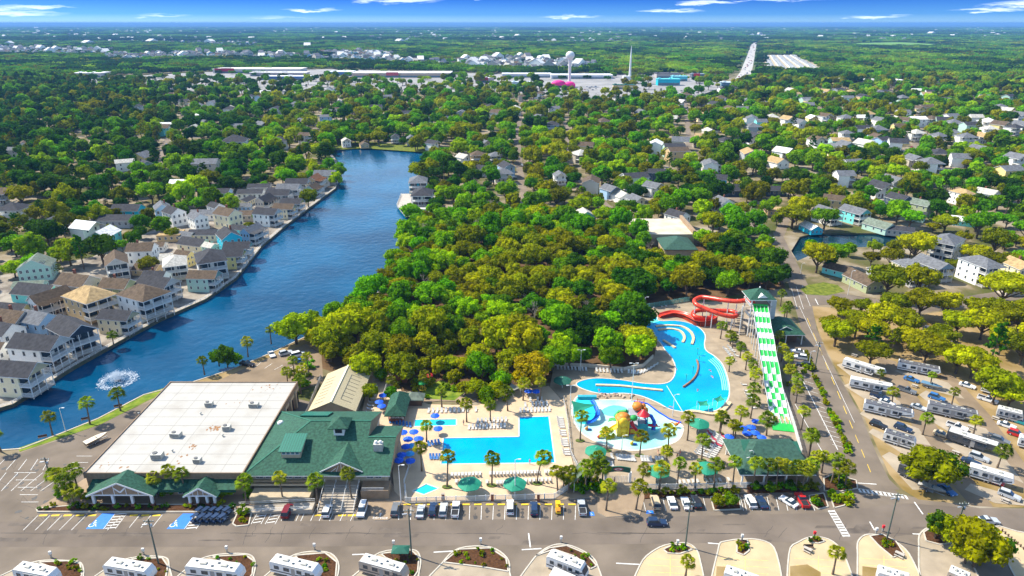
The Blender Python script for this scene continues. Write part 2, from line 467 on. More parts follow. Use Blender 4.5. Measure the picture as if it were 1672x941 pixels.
# ------------------------------------------------------------------ roads, lots, lawns  (each sheet a few mm above the one below)
def sheet(name, px, z, mat, label=None):
 return struct(MB().sheet(PP(px), z).build(name, mat), label)
def slab(name, px, z, mat, side=None):
 return struct(MB().prism(PP(px), -.02, z, 1 if side else 0, 0, bottom=False).build(name, [mat, side] if side else [mat]))
sheet('woodland_floor', [(505, 560), (560, 525), (602, 498), (634, 468), (645, 440), (672, 380), (760, 345), (900, 345), (1040, 385), (1150, 395), (1270, 440), (1283, 470), (1000, 512), (1080, 545), (1080, 580), (1010, 612), (900, 625), (640, 640), (520, 600)], .006, m_soil, 'brown leaf soil under the wood')
sheet('parking_lot', [(-500, 1020), (-500, 747), (20, 744), (104, 716), (245, 656), (330, 640), (440, 640), (640, 690), (960, 690), (1200, 700), (1262, 700), (1292, 660), (1270, 560), (1290, 545), (1320, 560), (1410, 755), (1470, 808), (1600, 830), (2100, 832), (2400, 1020)], .010, m_asph, 'weathered grey asphalt')
sheet('side_lot', [(318, 640), (385, 606), (440, 582), (500, 562), (525, 580), (528, 625), (470, 645), (460, 660), (330, 650)], .014, m_lot, 'pale sandy asphalt lot by the lake')
AVE_L = [(1262, 380), (1272, 405), (1280, 425), (1288, 467), (1308, 536), (1322, 577), (1334, 606), (1367, 681), (1391, 743), (1401, 783), (1405, 800)]
AVE_R = [(1276, 380), (1288, 405), (1299, 425), (1320, 467), (1333, 536), (1350, 577), (1365, 606), (1407, 681), (1432, 743), (1452, 783), (1470, 800)]
sheet('avenue', AVE_L + AVE_R[::-1], .018, m_asph, 'grey avenue beside the water park')
sheet('side_road', [(1318, 478), (1380, 480), (1432, 489), (1510, 500), (1590, 482), (1672, 470), (1800, 455), (1800, 470), (1672, 488), (1590, 500), (1500, 512), (1425, 503), (1375, 496), (1323, 500)], .014, m_asph)
sheet('street', [(-500, 893), (-500, 852), (380, 852), (640, 850), (1000, 846), (1340, 838), (1480, 822), (1620, 832), (2100, 834), (2100, 880), (1560, 872), (1480, 874), (1380, 884), (1000, 889), (500, 893)], .022, M('asphalt_street', (.15, .121, .096), .9, var=.22, scale=.1, spec=.1, detail=8), 'main street of worn grey asphalt')
sheet('lakeside_lawn', [(30, 732), (100, 707), (160, 683), (235, 644), (290, 627), (290, 634), (240, 655), (165, 693), (105, 714), (32, 738)], .05, m_lawn, 'strip of mown grass by the lake')
sheet('sandy_bank', [(290, 630), (312, 625), (380, 603), (440, 578), (508, 546), (560, 521), (570, 535), (520, 575), (500, 562), (440, 584), (385, 608), (320, 640)], .02, m_sand)
sheet('campground', [(1325, 500), (1425, 508), (1500, 514), (1590, 502), (1800, 480), (2200, 480), (2200, 836), (1620, 828), (1500, 816), (1474, 800), (1452, 775), (1410, 680), (1368, 606), (1352, 577), (1336, 540)], .012, m_sand, 'dry sandy campground with thin grass')
sheet('corner_lawn', [(1306, 472), (1318, 466), (1345, 461), (1368, 466), (1380, 476), (1350, 483), (1316, 481)], .03, m_grass)
sheet('north_shore_lawn', [(534, 246), (537, 236), (590, 231), (650, 235), (722, 240), (705, 250), (650, 246), (590, 242)], .02, m_grass)
sheet('point_lawn', [(537, 246), (552, 264), (558, 285), (546, 290), (540, 268), (525, 250)], .02, m_grass)
sheet('house_terrace', [(-80, 700), (0, 664), (71, 627), (186, 560), (336, 486), (385, 452), (428, 399), (470, 363), (548, 305), (535, 290), (440, 330), (330, 345), (240, 380), (150, 420), (0, 450), (-300, 560)], .012, M('terrace_ground', (.17, .145, .12), .95, scale=.12, spec=.1, col2=(.32, .28, .23), detail=8, contrast=(.4, .6)), 'driveways and yards of the lake houses')
# campground lanes and pads
sheet('camp_lane', [(1430, 582), (1462, 590), (1502, 655), (1545, 720), (1600, 800), (1622, 828), (1585, 826), (1545, 780), (1500, 715), (1470, 660), (1448, 618)], .016, m_lot)
sheet('camp_lane', [(1530, 612), (1556, 612), (1618, 680), (1690, 780), (1690, 810), (1655, 790), (1590, 690)], .016, m_lot)
for pi_, px in enumerate(([(1366, 596), (1385, 590), (1452, 626), (1470, 668), (1440, 655)], [(1378, 630), (1390, 624), (1468, 655), (1492, 690), (1455, 680)], [(1404, 676), (1412, 668), (1500, 700), (1520, 728), (1480, 722)],
           [(1418, 706), (1425, 700), (1530, 745), (1560, 768), (1480, 745)], [(1440, 745), (1452, 738), (1520, 775), (1545, 800), (1490, 800)], [(1462, 606), (1472, 600), (1548, 625), (1575, 652), (1530, 640)],
           [(1500, 645), (1512, 638), (1580, 668), (1600, 690), (1545, 680)], [(1510, 682), (1520, 676), (1610, 700), (1640, 735), (1560, 712)], [(1540, 722), (1550, 716), (1640, 748), (1672, 790), (1590, 755)],
           [(1575, 800), (1585, 790), (1672, 815), (1672, 826), (1625, 822)])):
 sheet('trailer_pad', px, .024 + .004 * pi_, M('pad_concrete', (.33, .27, .195), .9, var=.16, scale=.25, detail=8))
# front pavement and plaza
slab('pavement', [(150, 774), (112, 800), (58, 832), (62, 838), (384, 839), (396, 830), (402, 826), (603, 826), (607, 846), (612, 850), (632, 850), (640, 846), (644, 826), (905, 818), (975, 812), (976, 838), (990, 845), (1045, 842), (1052, 815), (1200, 806), (1335, 800), (1345, 792), (1340, 770), (1320, 770), (1200, 801), (944, 789), (906, 815.5), (660, 820), (640, 790), (402, 792), (330, 800)], .13, m_pave, m_kerb)
# parking bays, stop bars and crossings
mk, yl, bl = MB(), MB(), MB()
def line(a, b, wdt=.13, z=.03, mb=None):
 a, b = P(*a), P(*b)
 (mb or mk).ribbon([a, b], wdt, z)
for i in range(16):                                   # bays before the pool fence and the restaurant
 x = 652 + i * 19.2; line((x, 826), (x - 1, 849))
for x in (468, 492, 500, 516, 530, 547, 564, 581): line((x + 1, 830), (x - 9, 851))
for i in range(8):
 x = 62 + i * 19.6
 if not 150 < x < 190: line((x, 842), (x - 24, 866))
for x in (228, 247, 265): line((x, 841), (x - 17, 862))
for i in range(15):                                   # yellow wheel stops painted on the kerb
 x = 664 + i * 19.2; line((x - 5, 824.5), (x + 7, 824.3), .55, .135, yl)
for x in (70, 90, 110, 130, 150, 218, 237, 255, 305, 520, 558, 574): line((x - 6, 842), (x + 7, 841.5), .55, .024, yl)
for x0, n_ in ((1053, 10), (1213, 8)):
 for i in range(n_ + 1):
  x = x0 + i * (132 / 8 if x0 < 1100 else 14.5)
  if x < 1172 or x > 1210: line((x - 4, 812), (x + 1, 834))
for i in range(17):                                   # angled strip beside the avenue
 t = i / 16; x = 1316 + 56 * t; y = 600 + 128 * t
 line((x - 15 + 2 * t, y - 2), (x + 1 + 4 * t, y + 3))
line((1298, 660), (1345, 742), .15)
line((1304, 608), (1368, 735), .2)
for i in range(12):                                   # zebra across the avenue mouth
 t = i / 11; x = 1404 + 76 * t; y = 801 + 11 * t
 line((x - 2, y - 2.5), (x + 2, y + 3.5), .5)
line((1402, 798), (1478, 809)); line((1402, 803), (1476, 814))
for i in range(10):                                   # ladder crossing over the street
 t = i / 9; x = 1358 + 24 * t; y = 835 + 40 * t
 line((x - 5, y), (x + 5, y), .5)
line((1352, 834), (1377, 877)); line((1362, 833), (1388, 876))
for a, b in (((1401, 789), (1431, 791)), ((1420, 852), (1428, 866)), ((1490, 872), (1515, 873)), ((1540, 873), (1500, 874)), ((1493, 820), (1507, 840)), ((863, 871), (866, 894)), ((708, 902), (742, 900)), ((852, 898), (884, 896)), ((1006, 920), (1044, 922)), ((1156, 887), (1182, 889)), ((575, 906), (600, 905))):
 line(a, b, .3)
for i in range(7): line((-10 + i * 20, 772 + 0 * i), (-30 + i * 16, 802), .13)
for i in range(6): line((20 + i * 3, 760 + 12 * i), (58 + i * 1, 760 + 12 * i), .13) if i else None
for i in range(5): line((8 + 18 * i, 750), (-4 + 20 * i - 6, 768), .13)
for x in (112, 118, 125): line((x, 745 + (125 - x) * 1.5), (x + 26, 745 + (125 - x) * 1.5), .13)
for i in range(6): line((400 + 16 * i, 598 + 2 * i), (408 + 18 * i, 590 + 2 * i), .13)
for y0 in (0, 3): line((1303 + y0 * .7, 500), (1392 + y0, 690), .11) if y0 else None
for t0 in range(11):                                  # broken centre line of the avenue
 t = t0 / 11; a = P(1318 + 108 * t, 520 + 262 * t); b = P(1318 + 108 * (t + .05), 520 + 262 * (t + .05)); yl.ribbon([a, b], .15, .03)
line((1292, 470), (1302, 505), .14); line((1300, 468), (1312, 505), .14); line((1310, 466), (1323, 500), .14); line((1331, 488), (1336, 498), .3)
for x0, wd in ((154, 33), (286, 33)):                 # blue bays with hatched access aisles
 q = PP([(x0 + 13, 838.5), (x0 + 34, 838.5), (x0 + 16, 864), (x0 - 14, 864)]); bl.sheet(q, .028)
 for i in range(6):
  t = i / 5; line((x0 + 34 - 16 * t, 840 + 23 * t), (x0 + 52 - 17 * t, 838.5 + 23 * t), .28)
 line((x0 + 34, 839), (x0 + 15, 864)); line((x0 + 53, 839), (x0 + 34, 864))
for x0 in (425, 448):
 for i in range(5):
  t = i / 4; line((x0 - 12 * t, 833 + 21 * t), (x0 + 14 - 13 * t, 831 + 21 * t), .25)
 line((x0 - 1, 832), (x0 - 15, 856)); line((x0 + 14, 832), (x0 + 1, 856))
bl.sheet(PP([(962, 836), (969, 836), (971, 842.5), (962, 842.5)]), .028); bl.sheet(PP([(1056, 834), (1066, 834), (1068, 839), (1055, 839)]), .028)
struct(mk.build('white_markings', m_white_paint)); struct(yl.build('yellow_markings', m_yellow_paint)); struct(bl.build('blue_bay_markings', m_blue_paint))
# wheelchair symbols on the blue bays
wc = MB()
for px, py, s_ in ((154, 856, 1.5), (286, 856, 1.5), (966, 839.6, .6), (1061, 836.8, .6)):
 c = P(px, py); s_ *= .8
 q = lambda pts, w_=.16: wc.ribbon([(c.x + a * s_, c.y + b * s_) for a, b in pts], w_ * s_, .034)
 q([(-.35 + .5 * math.cos(t * .55 + 2.3), -.3 + .5 * math.sin(t * .55 + 2.3)) for t in range(9)])
 q([(-.25, .7), (-.2, .05), (.3, .05), (.55, -.6), (.75, -.55)])
 q([(-.22, .42), (.2, .42)])
 wc.sheet([(c.x - .25 * s_ + .17 * s_ * math.cos(t), c.y + .95 * s_ + .17 * s_ * math.sin(t)) for t in [k * .7 for k in range(9)]], .034)
struct(wc.build('wheelchair_markings', m_white_paint))
# street repairs: cracks and tar seams
ck = MB()
cr = random.Random(5)
for i in range(46):
 x = cr.uniform(0, 1500); y0 = cr.uniform(853, 862); y1 = cr.uniform(868, 890)
 if cr.random() < .55:
  pts = [(x + (k - 2) * -3 + cr.uniform(-2, 2), y0 + (y1 - y0) * k / 4) for k in range(5)]
 else:
  pts = [(x + k * 22, cr.uniform(870, 872) + k * .2 + cr.uniform(-.5, .5)) for k in range(5)]
 ck.ribbon(PP(pts), .07, .026)
for i in range(24):
 x, y = cr.uniform(-10, 130), cr.uniform(760, 850)
 ck.ribbon(PP([(x + k * cr.uniform(4, 9), y + k * cr.uniform(-3, 3)) for k in range(5)]), .08, .0125)
struct(ck.build('tar_seams', M('tar', (.04, .037, .035), .8, var=0)))
# lettering on the service apron (worn and hard to read in the photo)
def text(name, body, size, loc, rot, mat, parent=None, ext=.004, align='CENTER'):
 cu = bpy.data.curves.new(name, 'FONT'); cu.body = body; cu.size = size; cu.extrude = ext; cu.align_x = align; cu.align_y = 'CENTER'; cu.resolution_u = 2
 o = bpy.data.objects.new(name, cu); COL.objects.link(o); o.location = loc; o.rotation_euler = rot
 cu.materials.append(mat)
 if parent: o.parent = parent
 return o
c = P(621, 846.3)
o = text('painted_lettering', 'Service', 1.25, (c.x, c.y, .14), (0, 0, 0), m_white_paint); struct(o)
ar = MB(); c = P(621, 842)
ar.sheet([(c.x - .1, c.y - .5), (c.x + .1, c.y - .5), (c.x + .1, c.y + .3), (c.x + .35, c.y + .3), (c.x, c.y + .9), (c.x - .35, c.y + .3), (c.x - .1, c.y + .3)], .136)
struct(ar.build('painted_arrow', m_white_paint))
# patched asphalt and oil spots
pt_ = MB(); oi_ = MB(); k_ = 0
for i in range(26):
 x, y = cr.uniform(-40, 1500), cr.uniform(854, 884); w_ = cr.uniform(12, 60); h_ = cr.uniform(2, 8); pt_.sheet(PP([(x, y), (x + w_, y + cr.uniform(-.6, .6)), (x + w_ - h_ * .8, y + h_), (x - h_ * .8, y + h_)]), .0228 + .0002 * i)
struct(pt_.build('asphalt_patches', M('asphalt_patch', (.115, .092, .073), .9, var=.3, scale=.4)))
for i in range(150):
 x, y = ((cr.choice(range(15)) * 19.2 + 661, cr.uniform(830, 846)) if i < 60 else (cr.uniform(-10, 140), cr.uniform(752, 850)) if i < 95 else (cr.uniform(60, 600), cr.uniform(842, 860)) if i < 120 else (cr.uniform(1056, 1330), cr.uniform(814, 832))); c = P(x, y); r_ = cr.uniform(.15, .7)
 oi_.sheet([(c.x + r_ * cr.uniform(.6, 1.3) * math.cos(t * .8), c.y + r_ * cr.uniform(.6, 1.6) * math.sin(t * .8)) for t in range(8)], .0142 + .00005 * i)
struct(oi_.build('oil_spots', M('oil', (.055, .05, .045), .6, var=.2)))
# ------------------------------------------------------------------ roofs
def gable_roof(mb, x0, x1, y0, y1, ze, zr, axis='y', th=.22, mi=0, me=None, ridge=.5):
 """two slabs; axis = direction of the ridge"""
 me = mi if me is None else me
 if axis == 'y':
  xm = x0 + (x1 - x0) * ridge
  A = lambda q, o: [(x0, q, ze + o), (xm, q, zr + o), (x1, q, ze + o)]
  f, b = (y0, y1)
 else:
  ym = y0 + (y1 - y0) * ridge
  A = lambda q, o: [(q, y0, ze + o), (q, ym, zr + o), (q, y1, ze + o)]
  f, b = (x1, x0) if True else (x0, x1)
 t0, t1, u0, u1 = A(f, 0), A(b, 0), A(f, -th), A(b, -th)
 vs = t0 + t1 + u0 + u1
 mb.add(vs, [(0, 1, 4, 3), (1, 2, 5, 4)], mi)
 mb.add(vs, [(6, 9, 10, 7), (7, 10, 11, 8), (0, 6, 7, 1), (1, 7, 8, 2), (3, 4, 10, 9), (4, 5, 11, 10), (0, 3, 9, 6), (2, 8, 11, 5)], me)
 return mb
def hip_roof(mb, x0, x1, y0, y1, ze, zr, th=.22, mi=0, me=None, inset=None):
 me = mi if me is None else me
 w_, d_ = x1 - x0, y1 - y0
 k = inset if inset is not None else min(w_, d_) / 2
 if w_ >= d_: r0, r1 = (x0 + k, (y0 + y1) / 2, zr), (x1 - k, (y0 + y1) / 2, zr)
 else: r0, r1 = ((x0 + x1) / 2, y0 + k, zr), ((x0 + x1) / 2, y1 - k, zr)
 c = [(x0, y0), (x1, y0), (x1, y1), (x0, y1)]
 vs = [(a, b, ze) for a, b in c] + [r0, r1] + [(a, b, ze - th) for a, b in c]
 if w_ >= d_: top = [(0, 1, 5, 4), (1, 2, 5), (2, 3, 4, 5), (3, 0, 4)]
 else: top = [(0, 1, 4), (1, 2, 5, 4), (2, 3, 5), (3, 0, 4, 5)]
 mb.add(vs, top, mi)
 mb.add(vs, [(6, 9, 8, 7), (0, 6, 7, 1), (1, 7, 8, 2), (2, 8, 9, 3), (3, 9, 6, 0)], me)
 return mb
def gable_wall(mb, x0, x1, y0, y1, z0, ze, zr, axis='y', mi=0, ridge=.5):
 """walls with gable triangles, closed"""
 mb.box(x0, x1, y0, y1, z0, ze, mi)
 if axis == 'y':
  xm = x0 + (x1 - x0) * ridge
  vs = [(x0, y0, ze), (x1, y0, ze), (xm, y0, zr), (x0, y1, ze), (x1, y1, ze), (xm, y1, zr)]
  mb.add(vs, [(0, 1, 2), (4, 3, 5)], mi)
 else:
  ym = y0 + (y1 - y0) * ridge
  vs = [(x1, y0, ze), (x1, y1, ze), (x1, ym, zr), (x0, y0, ze), (x0, y1, ze), (x0, ym, zr)]
  mb.add(vs, [(0, 1, 2), (4, 3, 5)], mi)
 return mb
m_glass = M('window_glass', (.03, .05, .07), .12, var=.3, scale=.6, spec=.6)
m_glass_b = M('window_glass_pale', (.09, .16, .2), .12, var=.4, scale=.6, spec=.6)
m_flat = M('membrane_roof', (.45, .43, .39), .75, scale=.14, spec=.25, col2=(.30, .27, .23), detail=9, contrast=(.52, .84))
m_green_roof = M('green_shingle', (.024, .082, .052), .8, var=.4, scale=1.6, spec=.22, bump=.25, detail=8)
m_green_roof2 = M('green_shingle_old', (.035, .085, .062), .85, var=.3, scale=1.2, spec=.2, bump=.2, detail=8)
m_green_metal = M_bands('green_metal_roof', (.012, .14, .092), (.004, .06, .04), 0, 1.6, .45, duty=.16)
m_tan_wall = M('tan_stucco', (.42, .335, .225), .9, var=.12, scale=.7)
m_brown_wall = M('brown_stucco', (.30, .205, .125), .9, var=.15, scale=.6)
m_dkbrown = M('brown_trim', (.11, .065, .04), .8, var=.2, scale=.8)
m_cream_roof = M_bands('cream_metal_roof', (.44, .365, .215), (.3, .24, .14), 1, 1.1, .55, duty=.06)
m_brick = M('brick', (.23, .085, .05), .85, var=.3, scale=2.5)
m_metal = M('galvanised', (.42, .43, .43), .45, .6, var=.15, scale=2)
m_hvac = M('hvac_casing', (.44, .43, .38), .6, .2, var=.15, scale=1.5)
m_dark = M('dark_opening', (.02, .02, .022), .8, var=0)
m_green_trim = M('green_trim', (.02, .11, .07), .6, var=.1)
m_rust = M('rust_stain', (.27, .14, .06), .9, var=.4, scale=3)
def window(parent, x0, x1, z0, z1, y, face=-1, frame=m_white, glass=m_glass, axis='y', mull=1, name='window'):
 """window part: a frame of bars standing 5 cm proud with recessed glass (frame slot 0, glass slot 1)"""
 mb = MB(); f = .09; t = .07
 y0, y1 = (y - t, y + .02) if face < 0 else (y - .02, y + t)
 def bx(a0, a1, c0, c1, q0, q1, mi):
  if axis == 'y': mb.box(a0, a1, q0, q1, c0, c1, mi)
  else: mb.box(q0, q1, a0, a1, c0, c1, mi)
 g0, g1 = (y - .03, y - .005) if face < 0 else (y + .005, y + .03)
 bx(x0, x0 + f, z0, z1, y0, y1, 0); bx(x1 - f, x1, z0, z1, y0, y1, 0)
 bx(x0 + f, x1 - f, z0, z0 + f, y0, y1, 0); bx(x0 + f, x1 - f, z1 - f, z1, y0, y1, 0)
 for k in range(mull):
  c_ = x0 + (x1 - x0) * (k + 1) / (mull + 1); bx(c_ - .03, c_ + .03, z0 + f, z1 - f, y0, y1, 0)
 bx(x0 + f, x1 - f, z0 + f, z1 - f, g0, g1, 1)
 return mb.build(name, [frame, glass], parent)
# ------------------------------------------------------------------ big white flat-roofed hall
X0, X1, Y0, Y1, ZR = -104.2, -65.8, 139.0, 184.0, 6.6
hall = thing('flat_roof_hall', 'large tan hall with a worn white flat roof carrying rooftop units', 'building', (0, 0, 0))
b = MB().box(X0, X1, Y0, Y1, 0, ZR - .5); b.build('wall', m_brown_wall, hall)
b = MB(); b.box(X0 - .15, X1 + .15, Y0 - .15, Y1 + .15, ZR - .5, ZR, 0)
for x0, x1, y0, y1 in ((X0 - .3, X1 + .3, Y0 - .3, Y0), (X0 - .3, X1 + .3, Y1, Y1 + .3), (X0 - .3, X0, Y0, Y1), (X1, X1 + .3, Y0, Y1)):
 b.box(x0, x1, y0, y1, ZR - 1.25, ZR + .28, 1)
b.build('roof', [m_flat, M('parapet_brown', (.22, .15, .095), .8, var=.15)], hall)
b = MB()
for i in range(10): b.box(X0 + .1, X1 - .1, Y0 + 4.4 * (i + .8), Y0 + 4.4 * (i + .8) + .10, ZR + .004, ZR + .02, 0)
for i in range(5): b.box(X0 + 7 * (i + .7), X0 + 7 * (i + .7) + .08, Y0 + .1, Y1 - .1, ZR + .003, ZR + .016, 0)
b.build('roof_seam', M('membrane_seam', (.24, .225, .2), .8, var=.2), hall)
rg = random.Random(3); b = MB()
for c0, n_, sp in (((349, 700), 26, 5), ((316, 730), 14, 5), ((437, 634), 18, 9), ((180, 762), 10, 14), ((300, 745), 10, 12), ((227, 676), 4, 2), ((394, 656), 6, 8)):
 for k in range(n_):
  c = P(c0[0] + rg.gauss(0, sp), c0[1] + rg.gauss(0, sp * .5), ZR); r_ = rg.uniform(.06, .4)
  if X0 + 1 < c.x < X1 - 1 and Y0 + 1 < c.y < Y1 - 1:
   b.sheet([(c.x + r_ * rg.uniform(.4, 1.2) * math.cos(t), c.y + r_ * rg.uniform(.6, 1.7) * math.sin(t)) for t in [j * .9 for j in range(7)]], ZR + .022 + .0006 * k)
b.build('stain', m_rust, hall)
b = MB()
for i in range(9):
 y = Y0 + 2.5 + i * 4.8
 b.box(X1 - .05, X1 + .7, y, y + .9, 0, ZR - 1.3, 0)
 b.box(X1 - .05, X1 + .35, y + 1.2, y + 4.4, 4.3, ZR - 1.3, 0)
b.build('pilaster', m_tan_wall, hall)
for i in range(9):
 y = Y0 + 2.5 + i * 4.8
 o = MB().box(X1 - .02, X1 + .06, y + 1.6, y + 4.0, .1, 3.9).build('window', m_dark, hall)
b = MB(); b.box(X0 + 1.5, X1 - 1, Y0 - 2.6, Y0, 3.7, 3.9, 0); b.box(X0 + 1.5, X1 - 1, Y0 - 2.9, Y0 - 2.6, 3.2, 3.95, 1)
b.add([(X0 + 1.5, Y0 - 2.6, 3.95), (X1 - 1, Y0 - 2.6, 3.95), (X1 - 1, Y0, 4.9), (X0 + 1.5, Y0, 4.9)], [(0, 1, 2, 3)], 1)
b.build('canopy', [m_tan_wall, m_green_roof], hall)
for x in (-98, -90.5, -82.5, -73): window(hall, x, x + 4.2, .5, 3.0, Y0, mull=3)
def hvac(px, py, w_, d_, h_, lab):
 c = P(px, py, ZR)
 t_ = thing('rooftop_unit', lab, 'air conditioner', (c.x, c.y, ZR), R(rg.uniform(-6, 6)), 'air-conditioning units on the white roof')
 b = MB(); b.box(-w_ / 2, w_ / 2, -d_ / 2, d_ / 2, .15, h_); b.box(-w_ / 2 + .1, w_ / 2 - .1, -d_ / 2 + .1, d_ / 2 - .1, 0, .15)
 b.build('casing', m_hvac, t_)
 b = MB().lathe([(0.01, 0), (d_ * .3, 0), (d_ * .34, .16), (d_ * .28, .16), (.01, .1)], 12, (-w_ * .2, 0, h_)); b.build('fan', M('fan_dark', (.12, .12, .12), .6), t_)
 b = MB()
 for k in range(6): b.box(-w_ / 2 + .12, w_ / 2 - .12, -d_ / 2 - .03, -d_ / 2, .3 + k * (h_ - .4) / 6, .3 + (k + .55) * (h_ - .4) / 6)
 b.build('louvre', M('louvre_grey', (.2, .2, .19), .6, .3), t_)
for a in (((342, 663), 2.1, 1.5, 1.3, 'grey rooftop unit nearest the far edge among the middle of the roof'), ((371, 702), 2.0, 1.6, 1.4, 'grey rooftop unit beside the long brown stain'), ((288, 713), 2.7, 1.7, 1.3, 'wide grey-green rooftop unit in the middle of the roof'),
          ((258, 748), 2.7, 1.9, 1.5, 'largest rooftop unit, at the front left of the white roof'), ((323, 755), 1.8, 1.4, 1.2, 'small rooftop unit nearest the front right of the white roof'), ((415, 664), 2.6, 1.7, 1.2, 'rooftop unit closest to the green-roofed restaurant')):
 hvac(a[0][0], a[0][1], *a[1:])
for px, py, lab in ((328, 677, 'small bent vent pipe on the white roof near its middle'), (282, 738, 'short dark vent stub between two rooftop units'), (364, 713, 'pair of low vent hoods by the brown stain'), (227, 677, 'dark drain vent near the left edge of the white roof')):
 c = P(px, py, ZR); t_ = thing('roof_vent', lab, 'vent', (c.x, c.y, ZR), 0, 'vents on the white roof')
 MB().tube([(0, 0, 0), (0, 0, .5)], .16, 8).build('pipe', m_metal, t_); MB().lathe([(.01, .75), (.3, .6), (.32, .5), (.01, .5)], 10).build('cap', m_hvac, t_)
def entry_porch(name, lab, x0, x1, y0, y1, ze, zr, emblem):
 t_ = thing(name, lab, 'porch', (0, 0, 0), 0, 'green-roofed entrances of the white hall')
 xm = (x0 + x1) / 2
 b = MB(); gable_roof(b, x0, x1, y0 - .6, y1, ze, zr, 'y', .28, 0, 1); b.build('roof', [m_green_roof, m_green_trim], t_)
 sl_ = (zr - ze) / ((x1 - x0) / 2)
 b = MB(); i_ = 1.1
 vs = [(x0 + i_, y0, ze), (x1 - i_, y0, ze), (xm, y0, zr - .5)]
 b.add(vs + [(p[0], p[1] + .3, p[2]) for p in vs], [(0, 1, 2), (5, 4, 3), (0, 3, 4, 1), (1, 4, 5, 2), (2, 5, 3, 0)], 0); b.build('gable_panel', m_brown_wall, t_)
 b = MB()
 b.bar((x0 + .2, y0 - .62, ze - .12), (xm, y0 - .62, zr - .12), .1, .38); b.bar((x1 - .2, y0 - .62, ze - .12), (xm, y0 - .62, zr - .12), .1, .38)
 b.box(x0 + i_ - .3, x1 - i_ + .3, y0 - .08, y0 + .35, ze - .35, ze, 0)
 for k in range(1, 5):
  q = x0 + i_ + (x1 - x0 - 2 * i_) * k / 5; h_ = min(q - x0 - i_, x1 - i_ - q) * sl_
  b.box(q - .07, q + .07, y0 - .05, y0 + .02, ze, ze + h_ * .95)
 b.build('bargeboard', m_white, t_)
 for x in (x0 + 1.2, x0 + (x1 - x0) * .36, x0 + (x1 - x0) * .64, x1 - 1.2):
  b = MB(); b.box(x - .28, x + .28, y0 + .1, y0 + .66, .1, ze - .35, 0); b.box(x - .45, x + .45, y0 - .05, y0 + .8, 0, 1.1, 1); b.build('column', [m_white, m_brick], t_)
 MB().box(x0 + 2, x1 - 2, y1 - .4, y1 - .35, .1, ze - .5).build('doorway', m_dark, t_)
 if emblem:
  b = MB(); s_ = 1.25; zc = ze + 1.15
  wing = [(0, -.25), (.35, .1), (.9, .75), (1.25, .8), (1.0, .45), (.95, .3), (.6, -.1), (.3, -.5), (0, -.7)]
  for sg in (1, -1):
   pts = [(xm + sg * a * s_, zc + c_ * s_ * .8) for a, c_ in wing]
   b.add([(p[0], y0 - .06, p[1]) for p in pts], [tuple(range(len(pts)))[::sg]], 0)
  b.build('emblem', m_white, t_)
 return t_
entry_porch('entrance_porch', 'wide green gabled entrance porch with white winged emblem on brown panel', -101.8, -85.4, 134.4, 139.2, 3.9, 7.6, True)
entry_porch('entrance_porch', 'small green gabled side entrance between two palms', -78.8, -70.4, 134.6, 139.2, 3.5, 6.0, False)
# ------------------------------------------------------------------ green-roofed restaurant
rest = thing('green_roof_restaurant', 'large restaurant under a broad green shingle roof with a gable over its stairs', 'building', (0, 0, 0))
b = MB()
top = [(-66, 138.8, 6), (-29.8, 138.8, 6), (-29.8, 150, 9.75), (-37, 150, 9.75), (-37, 155, 11.42), (-53, 155, 11.42)]
b.add(top, [tuple(range(6))], 0)
b.add([(-66, 138.8, 6), (-53, 155, 11.42), (-66, 168.5, 6)], [(0, 1, 2)], 0)
b.add([(-53, 155, 11.42), (-37, 155, 11.42), (-37, 168.5, 6), (-66, 168.5, 6)], [(0, 1, 2, 3)], 0)
b.add([(-37, 150, 9.75), (-29.8, 150, 9.75), (-29.8, 161, 6), (-37, 161, 6)], [(0, 1, 2, 3)], 0)
b.add([(-37, 150, 9.75), (-37, 161, 6), (-37, 168.5, 6), (-37, 155, 11.42)], [(0, 1, 2, 3)], 1)
b.add([(-29.8, 138.8, 5.75), (-29.8, 161, 5.75), (-29.8, 161, 6), (-29.8, 150, 9.75), (-29.8, 138.8, 6)], [(0, 1, 2, 3, 4)], 1)
fp = [(-66, 138.8), (-29.8, 138.8), (-29.8, 161), (-37, 161), (-37, 168.5), (-66, 168.5)]
for i in range(6):
 a, c = fp[i], fp[(i + 1) % 6]
 b.add([(a[0], a[1], 5.7), (c[0], c[1], 5.7), (c[0], c[1], 6), (a[0], a[1], 6)], [(0, 1, 2, 3)], 2)
b.add([(p[0], p[1], 5.7) for p in fp], [tuple(range(5, -1, -1))], 2)
b.build('roof', [m_green_roof, m_brown_wall, m_white], rest)
b = MB()
for a, c in (((-66, 138.8, 6.03), (-53, 155, 11.45)), ((-66, 168.5, 6.03), (-53, 155, 11.45)), ((-53, 155, 11.47), (-37, 155, 11.47)), ((-37, 150, 9.8), (-29.8, 150, 9.8))): b.bar(a, c, .45, .08)
b.build('ridge_cap', M('green_ridge', (.018, .12, .075), .8, var=.2), rest)
b = MB().prism([(-64.6, 141.5), (-31.5, 141.5), (-31.5, 159.5), (-37.6, 159.5), (-37.6, 167), (-64.6, 167)], 0, 5.7); b.build('wall', m_tan_wall, rest)
